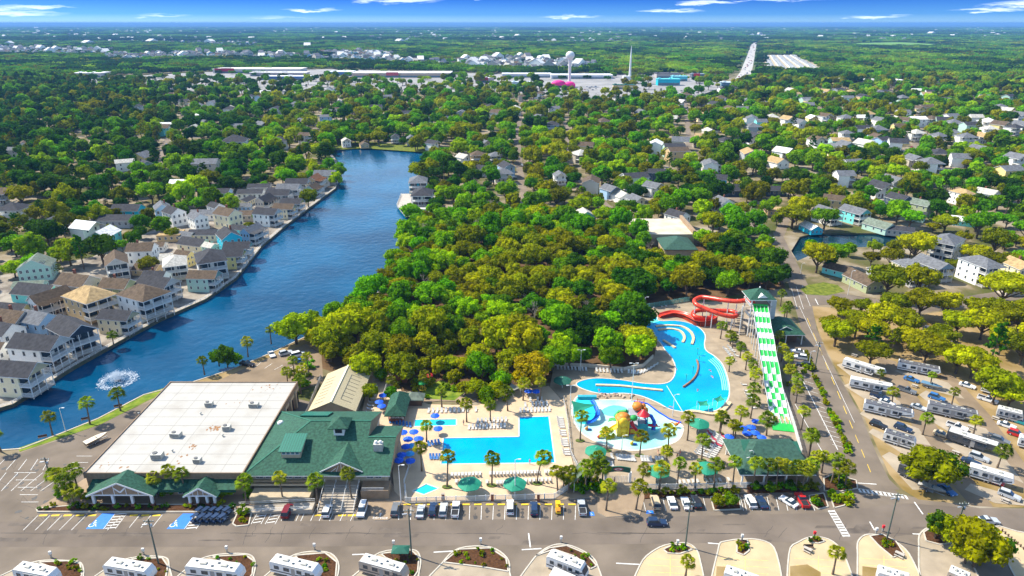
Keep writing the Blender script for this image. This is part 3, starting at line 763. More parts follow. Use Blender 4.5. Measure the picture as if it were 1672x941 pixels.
# front storey bands, ramp, stairs
b = MB(); b.box(-64.6, -47.5, 139.4, 141.4, 2.7, 2.95); b.box(-64.6, -47.5, 139.3, 139.4, 2.6, 3.2); b.box(-64.6, -47.5, 139.3, 139.42, 4.0, 4.12); b.build('gallery', m_tan_wall, rest)
for k in range(7): window(rest, -63.8 + k * 2.4, -61.9 + k * 2.4, 3.3, 5.2, 141.5, frame=m_white)
MB().add([(-66, 132.2, .2), (-47.5, 132.2, 1.3), (-47.5, 135, 1.3), (-66, 135, .2), (-66, 132.2, 0), (-47.5, 132.2, 0), (-47.5, 135, 0), (-66, 135, 0)], [(0, 1, 2, 3), (4, 5, 1, 0), (1, 5, 6, 2), (7, 3, 2, 6), (4, 0, 3, 7)]).build('ramp', m_conc, rest)
b = MB()
for y in (132.2, 135): b.bar((-66, y, 1.15), (-47.5, y, 2.25), .07, .07); b.bar((-66, y, .75), (-47.5, y, 1.8), .07, .07)
b.build('ramp_rail', m_white, rest)
MB().box(-63.5, -49, 135.5, 139.2, 0, 2.2).build('planter', m_tan_wall, rest)
b = MB()
for k in range(11): b.box(-46.2, -37.8, 132.3 + .72 * k, 141.3, .25 * k, .25 * (k + 1), 0)
b.build('stair', m_conc, rest)
b = MB()
for x in (-46.3, -43.5, -40.7, -37.8):
 b.bar((x, 132.2, 1.1), (x, 140.3, 3.9), .08, .08)
 for k in range(6): b.box(x - .04, x + .04, 132.3 + 1.6 * k - .04, 132.3 + 1.6 * k + .04, .25 + .55 * k, 1.15 + .55 * k)
b.build('stair_rail', m_white, rest)
b = MB(); b.box(-37, -30.2, 137.5, 141.5, 0, 2.6, 0); b.build('side_wing', m_brown_wall, rest)
b = MB(); b.box(-36.6, -31.2, 137.45, 137.5, 3.4, 3.5)
for k in range(18): b.box(-36.6 + .3 * k, -36.54 + .3 * k, 137.42, 137.48, 2.6, 3.45)
b.build('balcony_rail', m_white, rest)
for x in (-36.2, -34.1): window(rest, x, x + 1.7, 3.3, 5.2, 141.5)
# front gable
b = MB()
gx, gy, hw = -41.8, 139.6, 5.2
vs = [(gx - hw, gy, 6.6), (gx + hw, gy, 6.6), (gx, gy, 9.3), (gx, 148.6, 9.3)]
b.add(vs, [(0, 2, 3), (2, 1, 3)], 0); b.build('gable_roof', [m_green_roof], rest)
b = MB(); b.add([(gx - hw + .9, gy + .3, 6.3), (gx + hw - .9, gy + .3, 6.3), (gx, gy + .3, 8.9)], [(0, 1, 2)], 0); b.build('gable_panel', m_brown_wall, rest)
b = MB(); b.bar((gx - hw, gy, 6.5), (gx, gy, 9.25), .12, .3); b.bar((gx + hw, gy, 6.5), (gx, gy, 9.25), .12, .3)
for q in (-2.6, -1.3, 0, 1.3, 2.6): b.bar((gx + q, gy + .25, 6.4), (gx + q * .5, gy + .25, 8.9 - abs(q) * .55), .12, .12)
b.build('bargeboard', m_white, rest)
# ventilated dormers
def slope_z(x, y): return 6 + (y - 138.8) * (11.42 - 6) / (155 - 138.8)
c = (-55.2, 145.3)
b = MB(); b.box(c[0] - 2.4, c[0] + 2.4, c[1] - 1.5, c[1] + 3.6, slope_z(*c) - 1.5, slope_z(*c) + 1.6); b.build('dormer_wall', m_tan_wall, rest)
zf = slope_z(*c) + 1.7
b = MB(); v = [(c[0] - 2.9, c[1] - 2.1, zf), (c[0] + 2.9, c[1] - 2.1, zf), (c[0] + 2.9, c[1] + 4.4, zf + 1.15), (c[0] - 2.9, c[1] + 4.4, zf + 1.15)]
b.add(v + [(p[0], p[1], p[2] - .18) for p in v], [(0, 1, 2, 3), (7, 6, 5, 4), (0, 4, 5, 1), (1, 5, 6, 2), (2, 6, 7, 3), (3, 7, 4, 0)]); b.build('dormer_roof', m_green_metal, rest)
for k in range(4): window(rest, c[0] - 2.2 + 1.12 * k, c[0] - 1.2 + 1.12 * k, zf - 1.25, zf - .3, c[1] - 1.5, glass=m_glass_b, mull=0)
c = (-44.6, 152)
b = MB(); b.box(c[0] - 1.3, c[0] + 1.3, c[1] - 1.6, c[1] + 2.5, 9, 12.2); b.build('lantern_wall', m_white, rest)
b = MB(); hip_roof(b, c[0] - 2.6, c[0] + 2.6, c[1] - 2.3, c[1] + 3.2, 12.3, 14.1, .2); b.build('lantern_roof', m_green_roof, rest)
MB().box(c[0] - .9, c[0] + .9, c[1] - 1.66, c[1] - 1.6, 10.6, 11.9).build('lantern_opening', m_dark, rest)
b = MB(); b.box(-34.9, -32.6, 145.6, 147.2, 8, 10.3); b.build('chimney', m_hvac, rest)
b = MB()
for x in (-34.3, -33.2): b.lathe([(.35, 10.3), (.4, 10.9), (.25, 11), (.01, 11)], 10, (x, 146.4, 0))
b.build('chimney_pot', m_white, rest)
MB().lathe([(.8, 0), (.85, .5), (.5, .8), (.01, .85)], 12, (-63.2, 160.5, 7.0)).build('roof_fan', m_white, rest)
b = MB(); v = [(-57.5, 160, 9.4), (-50, 160, 9.4), (-50, 165.5, 7.2), (-57.5, 165.5, 7.2)]; b.add(v + [(p[0], p[1], p[2] + .5) for p in v], [(4, 5, 6, 7), (0, 1, 5, 4), (3, 7, 6, 2), (0, 4, 7, 3), (1, 2, 6, 5)]); b.build('rear_dormer', m_green_metal, rest)
# ------------------------------------------------------------------ cream metal-roofed hall, bar hut, pavilion, kiosk
cb = thing('cream_roof_hall', 'long hall with a cream ribbed metal gable roof behind the restaurant', 'building')
MB().box(-58.2, -46.3, 172.5, 193.5, 0, 4).build('wall', m_tan_wall, cb)
b = MB(); gable_roof(b, -59.2, -45.3, 171.6, 194.4, 4.1, 7.2, 'y', .2); b.build('roof', m_cream_roof, cb)
MB().add([(-58.2, 172.5, 4), (-46.3, 172.5, 4), (-52.25, 172.5, 6.7), (-58.2, 193.5, 4), (-46.3, 193.5, 4), (-52.25, 193.5, 6.7)], [(0, 1, 2), (4, 3, 5)]).build('gable_end', m_tan_wall, cb)
b = MB(); k_ = 3.1 / 6.95
for i in range(8):
 y = 174.5 + i * 2.1
 b.bar((-58, y, 4.1 + 1.2 * k_ + .04), (-55.2, y, 4.1 + 4 * k_ + .04), .16, .05)
 b.bar((-50.2, y + .4, 7.2 - 2.05 * k_ + .04), (-47.2, y + .4, 7.2 - 5.05 * k_ + .04), .12, .05)
b.bar((-50.2, 174.9, 7.2 - 2.05 * k_ + .05), (-50.2, 189.7, 7.2 - 2.05 * k_ + .05), .12, .05)
b.build('roof_strap', M('strap_dark', (.09, .085, .07), .7), cb)
MB().bar((-52.25, 171.6, 7.27), (-52.25, 194.4, 7.27), .5, .1).build('ridge_cap', M('cream_ridge', (.72, .63, .44), .5), cb)
bar_ = thing('pool_bar', 'small brick pool bar with a tall green hip roof', 'bar')
MB().box(-36, -31.8, 172, 182, 0, 1.2).build('counter', m_brick, bar_)
MB().box(-35.6, -32.2, 176, 181.6, 1.2, 3).build('wall', m_tan_wall, bar_)
b = MB(); hip_roof(b, -37, -30.8, 170.6, 183.4, 3.1, 5.6, .2, inset=2.6); b.build('roof', m_green_roof, bar_)
for x, y in ((-36, 172), (-31.8, 172), (-36, 182), (-31.8, 182)): MB().box(x - .12, x + .12, y - .12, y + .12, 1.2, 3.0).build('post', m_white, bar_)
b = MB()
for k in range(8): b.box(-35.6 + k * .45, -35.3 + k * .45, 172.4, 172.7, 1.2, 1.2 + .25 + .2 * (k % 3))
b.build('bottle_row', m_white, bar_)
pav = thing('open_pavilion', 'broad green hip-roofed pavilion above a row of palms', 'pavilion')
b = MB(); x0, x1, y0, y1 = 56.8, 75.8, 141.6, 157.4
r0, r1 = (63.6, 151.0, 7.9), (72.5, 152.0, 7.9)
vs = [(x0, y0, 4.2), (x1, y0, 4.2), (x1, y1, 4.2), (x0, y1, 4.2), r0, r1] + [(x0, y0, 3.95), (x1, y0, 3.95), (x1, y1, 3.95), (x0, y1, 3.95)]
b.add(vs, [(0, 1, 5, 4), (1, 2, 5), (2, 3, 4, 5), (3, 0, 4)], 0); b.add(vs, [(6, 9, 8, 7), (0, 6, 7, 1), (1, 7, 8, 2), (2, 8, 9, 3), (3, 9, 6, 0)], 1); b.build('roof', [m_green_roof2, m_white], pav)
for x in (58, 63.5, 69, 74.6):
 for y in (143, 156): MB().box(x - .2, x + .2, y - .2, y + .2, 0, 3.95).build('column', m_white, pav)
MB().box(60, 74, 147, 156.2, 0, 3.8).build('core_wall', m_tan_wall, pav)
b = MB(); b.box(58, 74.6, 142.85, 142.95, 3.0, 3.4); b.box(58, 74.6, 142.85, 143.0, .3, 1.0); b.build('front_rail', m_white, pav)
for cx_, cy_, s_ in ((61.2, 151, 1), (73.2, 150.4, 1)):
 zz = 5.7; b = MB(); b.add([(cx_ - 1.3, cy_ - 2, zz + .2), (cx_ + 1.3, cy_ - 2, zz + .2), (cx_ + 1.3, cy_ + 1.4, zz + 1.5), (cx_ - 1.3, cy_ + 1.4, zz + 1.5), (cx_ - 1.3, cy_ - 2, zz - .6), (cx_ + 1.3, cy_ - 2, zz - .6)], [(0, 1, 2, 3), (4, 5, 1, 0), (5, 2, 1), (4, 0, 3)]); b.build('skylight', m_green_trim, pav)
for x, y in ((61.8, 147.5), (60.2, 144.6)):
 MB().tube([(x, y, 5.3), (x, y, 6.9), (x - .5, y, 7.3), (x - 1.2, y, 7.1)], .1, 6).build('vent_pipe', m_white, pav)
kio = thing('ride_kiosk', 'dark green hip-roofed kiosk with a small gable vent beside the slide tower', 'kiosk')
b = MB(); hip_roof(b, 92.8, 106, 223.5, 238.5, 4.1, 7.4, .25, 0, 1, inset=5.5); b.build('roof', [m_green_roof, m_white], kio)
MB().box(95, 104, 226, 237, 0, 3.85).build('wall', m_dkbrown, kio)
b = MB(); b.add([(97.2, 225.6, 5.2), (101.8, 225.6, 5.2), (99.5, 225.6, 6.4), (99.5, 230.5, 6.3)], [(0, 1, 2), (0, 2, 3), (2, 1, 3)], 0); b.build('vent_gable', m_green_roof, kio)
b = MB(); b.bar((97.1, 225.5, 5.2), (99.5, 225.5, 6.45), .14, .2); b.bar((101.9, 225.5, 5.2), (99.5, 225.5, 6.45), .14, .2); b.build('vent_trim', m_white, kio)
for x in (93.6, 99.4, 105.2): MB().box(x - .15, x + .15, 224.2, 224.5, 0, 3.9).build('column', m_white, kio)
# ------------------------------------------------------------------ tan flat roof and green wing inside the wood
mo = thing('motel_block', 'low building with a tan flat roof and green side wing among the trees', 'building')
a = P(1042, 383, 6); c = P(1134, 383, 6); d_ = P(1130, 358, 6)
MB().box(a.x, c.x, a.y, d_.y, 0, 5.9).build('wall', m_tan_wall, mo)
b = MB(); b.box(a.x - .3, c.x + .3, a.y - .3, d_.y + .3, 5.9, 6.2, 0); b.box(c.x - 1, c.x + .5, a.y - .5, d_.y + .5, 6.2, 8.2, 1); b.build('roof', [M('tan_flat_roof', (.50, .40, .28), .9, scale=.15, col2=(.6, .53, .42)), m_brown_wall], mo)
a2, c2 = P(1084, 408, 4.5), P(1140, 408, 4.5)
b = MB(); hip_roof(b, a2.x, c2.x, a2.y, a.y - 1, 4.5, 8.2, .2); b.build('wing_roof', m_green_roof2, mo)
MB().box(a2.x + 1, c2.x - 1, a2.y + 1, a.y - 2, 0, 4.4).build('wing_wall', m_tan_wall, mo)
MOTEL = (a2.x - 2, c2.x + 3, a2.y - 2, d_.y + 2)
LANDMARKS += [('the big white flat roof', -85, 162), ('the green-roofed restaurant', -47, 152), ('the cream metal roof', -52, 183), ('the green hip-roofed pavilion', 66, 150), ('the dark green ride kiosk', 99, 231), ('the tan flat-roofed block', (a.x + c.x) / 2, (a.y + d_.y) / 2)]
# ------------------------------------------------------------------ houses
def wallm(n, c): return M_bands('siding_' + n, c, tuple(q * .72 for q in c), 2, 4.0, .75, duty=.14, var=.06)
def roofm(n, c): return M('shingle_' + n, c, .9, var=.32, scale=.9, spec=.15, detail=8)
WALLS = {k: wallm(k, c) for k, c in dict(white=(.88, .86, .80), cream=(.86, .73, .46), yellow=(.82, .66, .26), aqua=(.20, .70, .66), turquoise=(.02, .46, .60), tan=(.58, .41, .21), blue=(.36, .54, .70), navy=(.06, .09, .13),
     mint=(.42, .62, .52), sage=(.36, .40, .22), beige=(.52, .46, .37), grey=(.40, .42, .43)).items()}
ROOFS = {k: roofm(k, c) for k, c in dict(dark=(.045, .045, .05), grey=(.13, .135, .145), brown=(.105, .075, .05), tan=(.36, .25, .12), pale=(.42, .40, .35), green=(.15, .18, .14), white=(.66, .65, .62), rust=(.22, .10, .05)).items()}
WNAME = dict(white='white', cream='cream', yellow='pale yellow', aqua='aqua', turquoise='turquoise', tan='tan', blue='pale blue', navy='slate-blue', mint='mint green', sage='sage green', beige='beige', grey='grey')
RNAME = dict(dark='charcoal', grey='grey', brown='brown', tan='tan', pale='pale', green='sage', white='white', rust='rust')
m_door = M('door_paint', (.16, .1, .07), .6, var=.1)
m_deckwood = M('deck_wood', (.40, .36, .31), .85, var=.2, scale=1)
def railing(parent, pts, z, h=1.0):
 b = MB()
 for i in range(len(pts) - 1):
  a, c = Vector((*pts[i], 0)), Vector((*pts[i + 1], 0))
  b.bar(a + Vector((0, 0, z + h)), c + Vector((0, 0, z + h)), .09, .09); b.bar(a + Vector((0, 0, z + .12)), c + Vector((0, 0, z + .12)), .07, .07)
  n = max(2, int((c - a).length / .22))
  for k in range(n + 1):
   p = a.lerp(c, k / n); b.box(p.x - .03, p.x + .03, p.y - .03, p.y + .03, z + .1, z + h)
 return b.build('railing', m_white, parent)
def house_proto(w, d, st, roof, porch=0, pd=3.8, low=0.6, wins=True, far=False, dormer=False, chim=False):
 """front is -Y; porch = number of porch levels on the front"""
 t = thing('beach_house', 'x', 'house')
 sh = 2.9; ze = low + st * sh; hw, hd = w / 2, d / 2
 y0 = -hd + (pd if porch else 0)
 b = MB()
 if roof == 'gable': gable_wall(b, -hw, hw, y0, hd, 0, ze, ze + w * .27, 'y')
 elif roof == 'side': gable_wall(b, -hw, hw, y0, hd, 0, ze, ze + d * .22, 'x', ridge=.5)
 else: b.box(-hw, hw, y0, hd, 0, ze)
 pk(b.build('wall', WALLS['white'], t), 'wall')
 b = MB(); o = .45
 if roof == 'gable':
  s_ = w * .27 / hw; gable_roof(b, -hw - o, hw + o, -hd - .3, hd + .3, ze - o * s_ + .2, ze + w * .27 + .2, 'y', .2, 0, 1)
 elif roof == 'side':
  gable_roof(b, -hw - o, hw + o, y0 - .5, hd + .5, ze + .1, ze + d * .22 + .25, 'x', .2, 0, 1)
  if porch: b.add([(-hw - .3, -hd - .3, ze - .5), (hw + .3, -hd - .3, ze - .5), (hw + .3, y0 - .4, ze + .12), (-hw - .3, y0 - .4, ze + .12)], [(0, 1, 2, 3), (3, 2, 1, 0)], 0)
 elif roof == 'hip':
  hip_roof(b, -hw - o, hw + o, -hd - o, hd + o, ze + .05, ze + min(w, d) * .26, .22, 0, 1)
 else:
  b.box(-hw - .2, hw + .2, -hd - .2, hd + .2, ze, ze + .3, 0)
 if dormer:
  for x in (-w * .22, w * .22):
   zz = ze + w * .05
   gable_roof(b, x - 1.3, x + 1.3, y0 + .3, y0 + 4, zz + 1.0, zz + 2.0, 'y', .15, 0, 1)
   b.add([(x - 1.1, y0 + .6, zz - .8), (x + 1.1, y0 + .6, zz - .8), (x + 1.1, y0 + .6, zz + 1.1), (x, y0 + .6, zz + 1.9), (x - 1.1, y0 + .6, zz + 1.1)], [(0, 1, 2, 3, 4)], 1)
 rf = b.build('roof', [ROOFS['dark'], m_white], t); pk(rf, 'roof')
 if chim: MB().box(hw * .3, hw * .3 + .8, hd * .3, hd * .3 + .8, ze, ze + w * .27 + 1.0).build('chimney', m_brick, rf)
 nst = st
 if wins:
  for s_ in range(nst):
   z = low + s_ * sh + .8
   nw = 2 if far else max(2, int(w / 2.6))
   for k in range(nw):
    x = -hw + w * (k + .5) / nw
    window(t, x - .55 if far else x - .6, x + .55 if far else x + .6, z, z + 1.5 if not (porch and s_ < porch) else z + 1.5, y0, mull=0 if far else 1)
   if not far or s_ == nst - 1:
    for k in range(2 if far else 3):
     y = y0 + (hd - y0) * (k + .5) / (2 if far else 3)
     window(t, y - .5, y + .5, z, z + 1.4, hw, 1, axis='x', mull=0)
     if not far: window(t, y - .5, y + .5, z, z + 1.4, -hw, -1, axis='x', mull=0)
  if not far:
   for k in range(2):
    x = -hw + w * (k + .5) / 2
    window(t, x - .5, x + .5, low + (nst - 1) * sh + .8, low + (nst - 1) * sh + 2.2, hd, 1, mull=0)
 if porch:
  for s_ in range(porch):
   z = low + s_ * sh
   MB().box(-hw - .05, hw + .05, -hd - .1, y0, z - .25, z).build('deck', m_deckwood if s_ == 0 else m_white, t)
   if far: MB().box(-hw, hw, -hd - .06, -hd, z + .55, z + .95).build('railing', m_white, t)
   else: railing(t, [(-hw, y0), (-hw, -hd), (hw, -hd), (hw, y0)], z)
  np_ = 3 if far else max(3, int(w / 3))
  if not far:
   for k in range(np_ + 1):
    x = -hw + .1 + (w - .2) * k / np_
    MB().box(x - .1, x + .1, -hd - .02, -hd + .18, 0, ze - (.3 if roof == 'side' else 0)).build('porch_post', m_white, t)
   if roof == 'gable':
    b = MB(); b.add([(-hw, -hd, ze), (hw, -hd, ze), (0, -hd, ze + w * .27)], [(0, 1, 2), (2, 1, 0)], 0); pk(b.build('gable_panel', WALLS['white'], t), 'wall')
  if not far:
   for s_ in range(porch):
    z = low + s_ * sh
    for k in (-1, 1): MB().box(k * hw * .52 - hw * .38, k * hw * .52 + hw * .38, y0 - .12, y0 - .09, z + .15, z + 2.3).build('dark_porch_panel', m_glass, t)  # dark glass panels added so the porch recess looks deep in shade
  MB().box(-.5, .5, y0 - .06, y0 - .01, low, low + 2.2).build('door', m_door, t)
 return Proto(t)
HP = dict(
 A=house_proto(9.0, 15, 2, 'gable', 2), B=house_proto(11.5, 15.5, 2, 'hip', 2, low=2.2), C=house_proto(8.6, 12, 2, 'gable', 0, chim=True), D=house_proto(9, 15, 1, 'gable', 0, low=.5),
 E=house_proto(14, 9.5, 2, 'side', 2), G=house_proto(13, 11, 2, 'gable', 0, dormer=True, low=.4), H=house_proto(15, 8, 1, 'side', 0, low=.6), J=house_proto(11, 16, 3, 'hip', 3, low=.4),
 K=house_proto(12, 10, 1, 'flat', 0, low=.6),
 a=house_proto(9, 12, 2, 'gable', 1, far=True), b=house_proto(11, 11, 2, 'hip', 2, far=True), c=house_proto(10, 13, 1, 'gable', 0, far=True, low=1), d=house_proto(14, 9, 2, 'side', 0, far=True), e=house_proto(8.5, 11, 2, 'gable', 2, far=True, low=1.6))
HSIZE = dict(A=(9, 15), B=(11.5, 15.5), C=(8.6, 12), D=(9, 15), E=(14, 9.5), G=(13, 11), H=(15, 8), J=(11, 16), K=(12, 10), a=(9, 12), b=(11, 11), c=(10, 13), d=(14, 9), e=(8.5, 11))
HOUSES = []      # (x, y, radius, clear_front)
def house(px, py, ty, rz, wall, roof, sc=1.0, zr=7.0, extra=''):
 p = P(px, py, zr); tall = px < 545 and py > 270 and zr == 7.0
 if tall and rz > 50 and min(segdist(p.x, p.y, LAKE[i], LAKE[i + 1]) for i in range(14)) < 17: p.x += 4.5
 o = HP[ty].put((p.x, p.y, 0), R(rz), cat='house', scale=(sc * .98, sc * 1.0, sc * (1.18 if tall and ty in 'ABCE' else 1.05)), paint={'wall': WALLS[wall], 'roof': ROOFS[roof]})
 o['group'] = 'beach houses of the neighbourhood'
 kind = dict(A='porch house', B='wrapped-deck house', C='gabled house', D='gabled cottage', E='double-gallery house', G='dormered house', H='long cottage', J='three-storey house', K='flat-topped house',
    a='gabled house', b='hipped house', c='low cottage', d='wide house', e='raised house')[ty]
 auto(o, f'{WNAME[wall]} {RNAME[roof]}-roofed {kind}', 'house')
 w_, d_ = HSIZE[ty]
 HOUSES.append((p.x, p.y, max(w_, d_) * sc * .52, R(rz), w_ * sc, d_ * sc))
 return o
near = [(6, 606, 'A', 82, 'cream', 'dark'), (45, 566, 'A', 80, 'white', 'dark', 1.1), (98, 541, 'A', 55, 'navy', 'dark', 1.1), (86, 488, 'E', 62, 'white', 'brown'), (149, 493, 'B', 60, 'tan', 'tan', 1.05), (218, 490, 'B', 62, 'white', 'brown', 1.05),
  (258, 464, 'A', 72, 'white', 'dark'), (128, 466, 'C', 75, 'beige', 'brown', 1.15), (193, 467, 'C', 80, 'sage', 'brown'), (59, 464, 'D', 78, 'aqua', 'dark', 1.15), (12, 494, 'D', 80, 'yellow', 'dark', 1.1), (59, 430, 'G', 20, 'mint', 'green'),
  (45, 450, 'H', 10, 'mint', 'green', .8), (190, 427, 'A', 30, 'white', 'brown'), (232, 408, 'C', 95, 'white', 'brown'), (239, 424, 'D', 80, 'tan', 'brown', .8), (286, 431, 'B', 25, 'white', 'pale', .85), (288, 409, 'H', 15, 'white', 'pale'),
  (4, 540, 'C', 70, 'white', 'dark'), (345, 430, 'B', 28, 'white', 'dark', 1.05), (374, 388, 'C', 35, 'turquoise', 'dark', 1.1), (401, 375, 'E', 75, 'blue', 'grey', .9), (316, 386, 'D', 70, 'cream', 'dark', 1), (342, 394, 'C', 60, 'mint', 'pale', .6),
  (332, 371, 'H', 0, 'cream', 'dark'), (372, 352, 'C', 60, 'cream', 'brown', 1.1), (322, 353, 'C', 45, 'white', 'grey', .9), (284, 347, 'C', 50, 'white', 'dark'), (277, 371, 'K', 10, 'tan', 'tan', 1), (424, 348, 'A', 75, 'white', 'dark', .95),
  (408, 340, 'H', 5, 'beige', 'brown'), (436, 326, 'E', 80, 'beige', 'dark', .95), (456, 318, 'A', 85, 'grey', 'dark'), (472, 309, 'A', 85, 'white', 'grey'), (486, 300, 'A', 88, 'white', 'dark'), (507, 293, 'E', 85, 'tan', 'rust', 1), (521, 286, 'A', 90, 'white', 'grey'),
  (355, 306, 'H', 0, 'blue', 'dark', 1.1), (409, 307, 'H', 4, 'white', 'dark', 1.1), (423, 297, 'H', 5, 'grey', 'dark'), (300, 294, 'D', 95, 'turquoise', 'white', 1.2), (332, 339, 'H', 0, 'white', 'grey'), (265, 340, 'C', 30, 'blue', 'grey'),
  (207, 333, 'D', 90, 'turquoise', 'dark', 1.1), (190, 350, 'H', 0, 'grey', 'dark', 1.2), (22, 520, 'C', 75, 'beige', 'brown'), (62, 522, 'C', 70, 'blue', 'grey'), (172, 452, 'D', 75, 'aqua', 'grey', .8), (248, 388, 'H', 5, 'white', 'brown', .8), (300, 372, 'D', 70, 'cream', 'grey', .8), (352, 334, 'C', 50, 'white', 'dark', .8), (392, 326, 'H', 8, 'blue', 'grey', .8), (452, 300, 'H', 5, 'white', 'dark', .8), (390, 360, 'D', 70, 'aqua', 'dark', .7), (300, 410, 'C', 70, 'yellow', 'brown', .7),
  (683, 299, 'B', 5, 'turquoise', 'grey', 1.05), (690, 321, 'B', 2, 'white', 'dark', 1.1),
  # canal side and the avenue corner
  (1352, 345, 'A', 20, 'white', 'grey'), (1396, 344, 'A', 25, 'aqua', 'grey'), (1326, 359, 'D', 10, 'turquoise', 'white', .8), (1438, 358, 'D', 25, 'mint', 'green'), (1472, 364, 'H', -25, 'beige', 'dark', .9), (1490, 340, 'H', -38, 'mint', 'dark'),
  (1468, 325, 'C', 20, 'navy', 'dark', 1.1), (1505, 332, 'C', 30, 'sage', 'green'), (1572, 316, 'J', 18, 'white', 'tan', .8), (1612, 314, 'C', 30, 'white', 'pale', 1), (1575, 348, 'D', 60, 'aqua', 'white', .8), (1362, 324, 'C', 60, 'tan', 'brown', 1),
  (1545, 400, 'J', -48, 'white', 'grey', 1.0), (1487, 437, 'J', 10, 'cream', 'grey', .85), (1524, 430, 'A', 15, 'blue', 'grey', 1), (1602, 436, 'J', 12, 'white', 'grey', .95), (1655, 452, 'K', 5, 'beige', 'rust', 1), (1664, 432, 'C', 5, 'cream', 'tan', 1),
  (1495, 414, 'H', -10, 'navy', 'dark', .8), (1412, 444, 'D', 15, 'sage', 'brown', 1.0), (1448, 428, 'H', 10, 'grey', 'brown', .9), (1372, 425, 'D', 40, 'aqua', 'brown', .8),
  (1181, 328, 'C', 15, 'white', 'grey'), (1106, 350, 'C', 35, 'white', 'dark'), (1268, 332, 'K', 0, 'tan', 'tan', .9), (1171, 292, 'C', 70, 'turquoise', 'dark', 1.1), (1195, 302, 'D', 90, 'navy', 'dark', 1.2), (1262, 302, 'H', 0, 'navy', 'dark', 1.1), (1160, 268, 'A', 20, 'white', 'grey')]
for h in near: house(*h)
# close the row along the seawall, and the row behind it
for off_, tys, sp in ((10.5, 'AAE', 12), (27, 'CDC', 13), (43, 'CDH', 14)):
 ln = offset([tuple(q[:2]) for q in LAKE[:13]], off_)
 for i in range(12):
  a, c = Vector(ln[i]), Vector(ln[i + 1]); n_ = max(1, int((c - a).length / 4))
  for k in range(n_):
   q = a.lerp(c, k / n_)
   if any(math.hypot(q.x - h[0], q.y - h[1]) < sp for h in HOUSES): continue
   px, py = proj(q.x, q.y, 7.0)
   if px < -20 or py > 640: continue
   house(px, py, tys[(i + k) % 3], math.degrees(math.atan2(c.y - a.y, c.x - a.x)) + (k % 3 - 1) * 4, ('white', 'cream', 'aqua', 'white', 'yellow', 'blue', 'white', 'mint')[(i * 3 + k) % 8], ('dark', 'brown', 'grey', 'dark')[(i + k) % 4], .84)
mid = [(384, 239, 'b', 10, 'white', 'dark', 1.8), (323, 190, 'a', 40, 'white', 'white'), (272, 203, 'd', 0, 'white', 'white'), (331, 199, 'a', 60, 'grey', 'grey'), (388, 205, 'd', 10, 'cream', 'grey'), (428, 205, 'a', 50, 'blue', 'grey', 1.2), (490, 199, 'b', 0, 'cream', 'grey', 1.2), (498, 222, 'e', 80, 'white', 'brown'), (532, 190, 'd', 10, 'blue', 'grey'),
       (204, 264, 'd', 30, 'white', 'pale'), (238, 269, 'e', 40, 'blue', 'dark'), (337, 269, 'd', 5, 'beige', 'grey', 1.3), (37, 231, 'c', 30, 'white', 'brown'), (20, 244, 'd', 0, 'white', 'grey'), (218, 200, 'b', 10, 'blue', 'grey'), (248, 205, 'd', 10, 'grey', 'dark'), (424, 170, 'c', 40, 'cream', 'brown'), (545, 181, 'd', 10, 'white', 'grey'),
       (565, 228, 'a', 20, 'white', 'pale', .9), (594, 229, 'c', 20, 'tan', 'brown', .8), (645, 223, 'e', 5, 'grey', 'dark', .9), (671, 226, 'e', 10, 'white', 'grey', .95), (707, 233, 'a', 50, 'white', 'dark'), (757, 256, 'a', 40, 'white', 'pale'), (780, 253, 'b', 10, 'tan', 'brown', 1.1), (809, 253, 'b', 10, 'grey', 'grey'), (788, 273, 'a', 60, 'white', 'dark', .9), (828, 274, 'a', 20, 'blue', 'dark', 1.2),
       (792, 231, 'a', 30, 'white', 'grey', .9), (632, 157, 'd', 10, 'grey', 'grey'), (812, 186, 'a', 60, 'white', 'brown', 1.3), (914, 288, 'e', 5, 'white', 'grey', 1), (965, 298, 'd', 80, 'beige', 'brown', 1.2), (985, 199, 'b', 20, 'tan', 'brown', 1.2), (997, 308, 'a', 30, 'blue', 'grey'), (1067, 303, 'a', 40, 'white', 'grey'), (1071, 280, 'd', 0, 'navy', 'dark'), (948, 253, 'b', 30, 'beige', 'pale', 1.2),
       (554, 178, 'd', 5, 'blue', 'brown'), (575, 197, 'a', 20, 'white', 'brown'), (1016, 312, 'c', 20, 'white', 'pale'), (1040, 325, 'a', 20, 'white', 'grey'), (955, 340, 'c', 10, 'aqua', 'pale', .9), (880, 190, 'a', 30, 'white', 'grey'), (905, 176, 'd', 10, 'white', 'grey'), (725, 176, 'b', 10, 'tan', 'brown'), (700, 195, 'a', 30, 'blue', 'grey'), (1010, 182, 'b', 10, 'white', 'grey')]
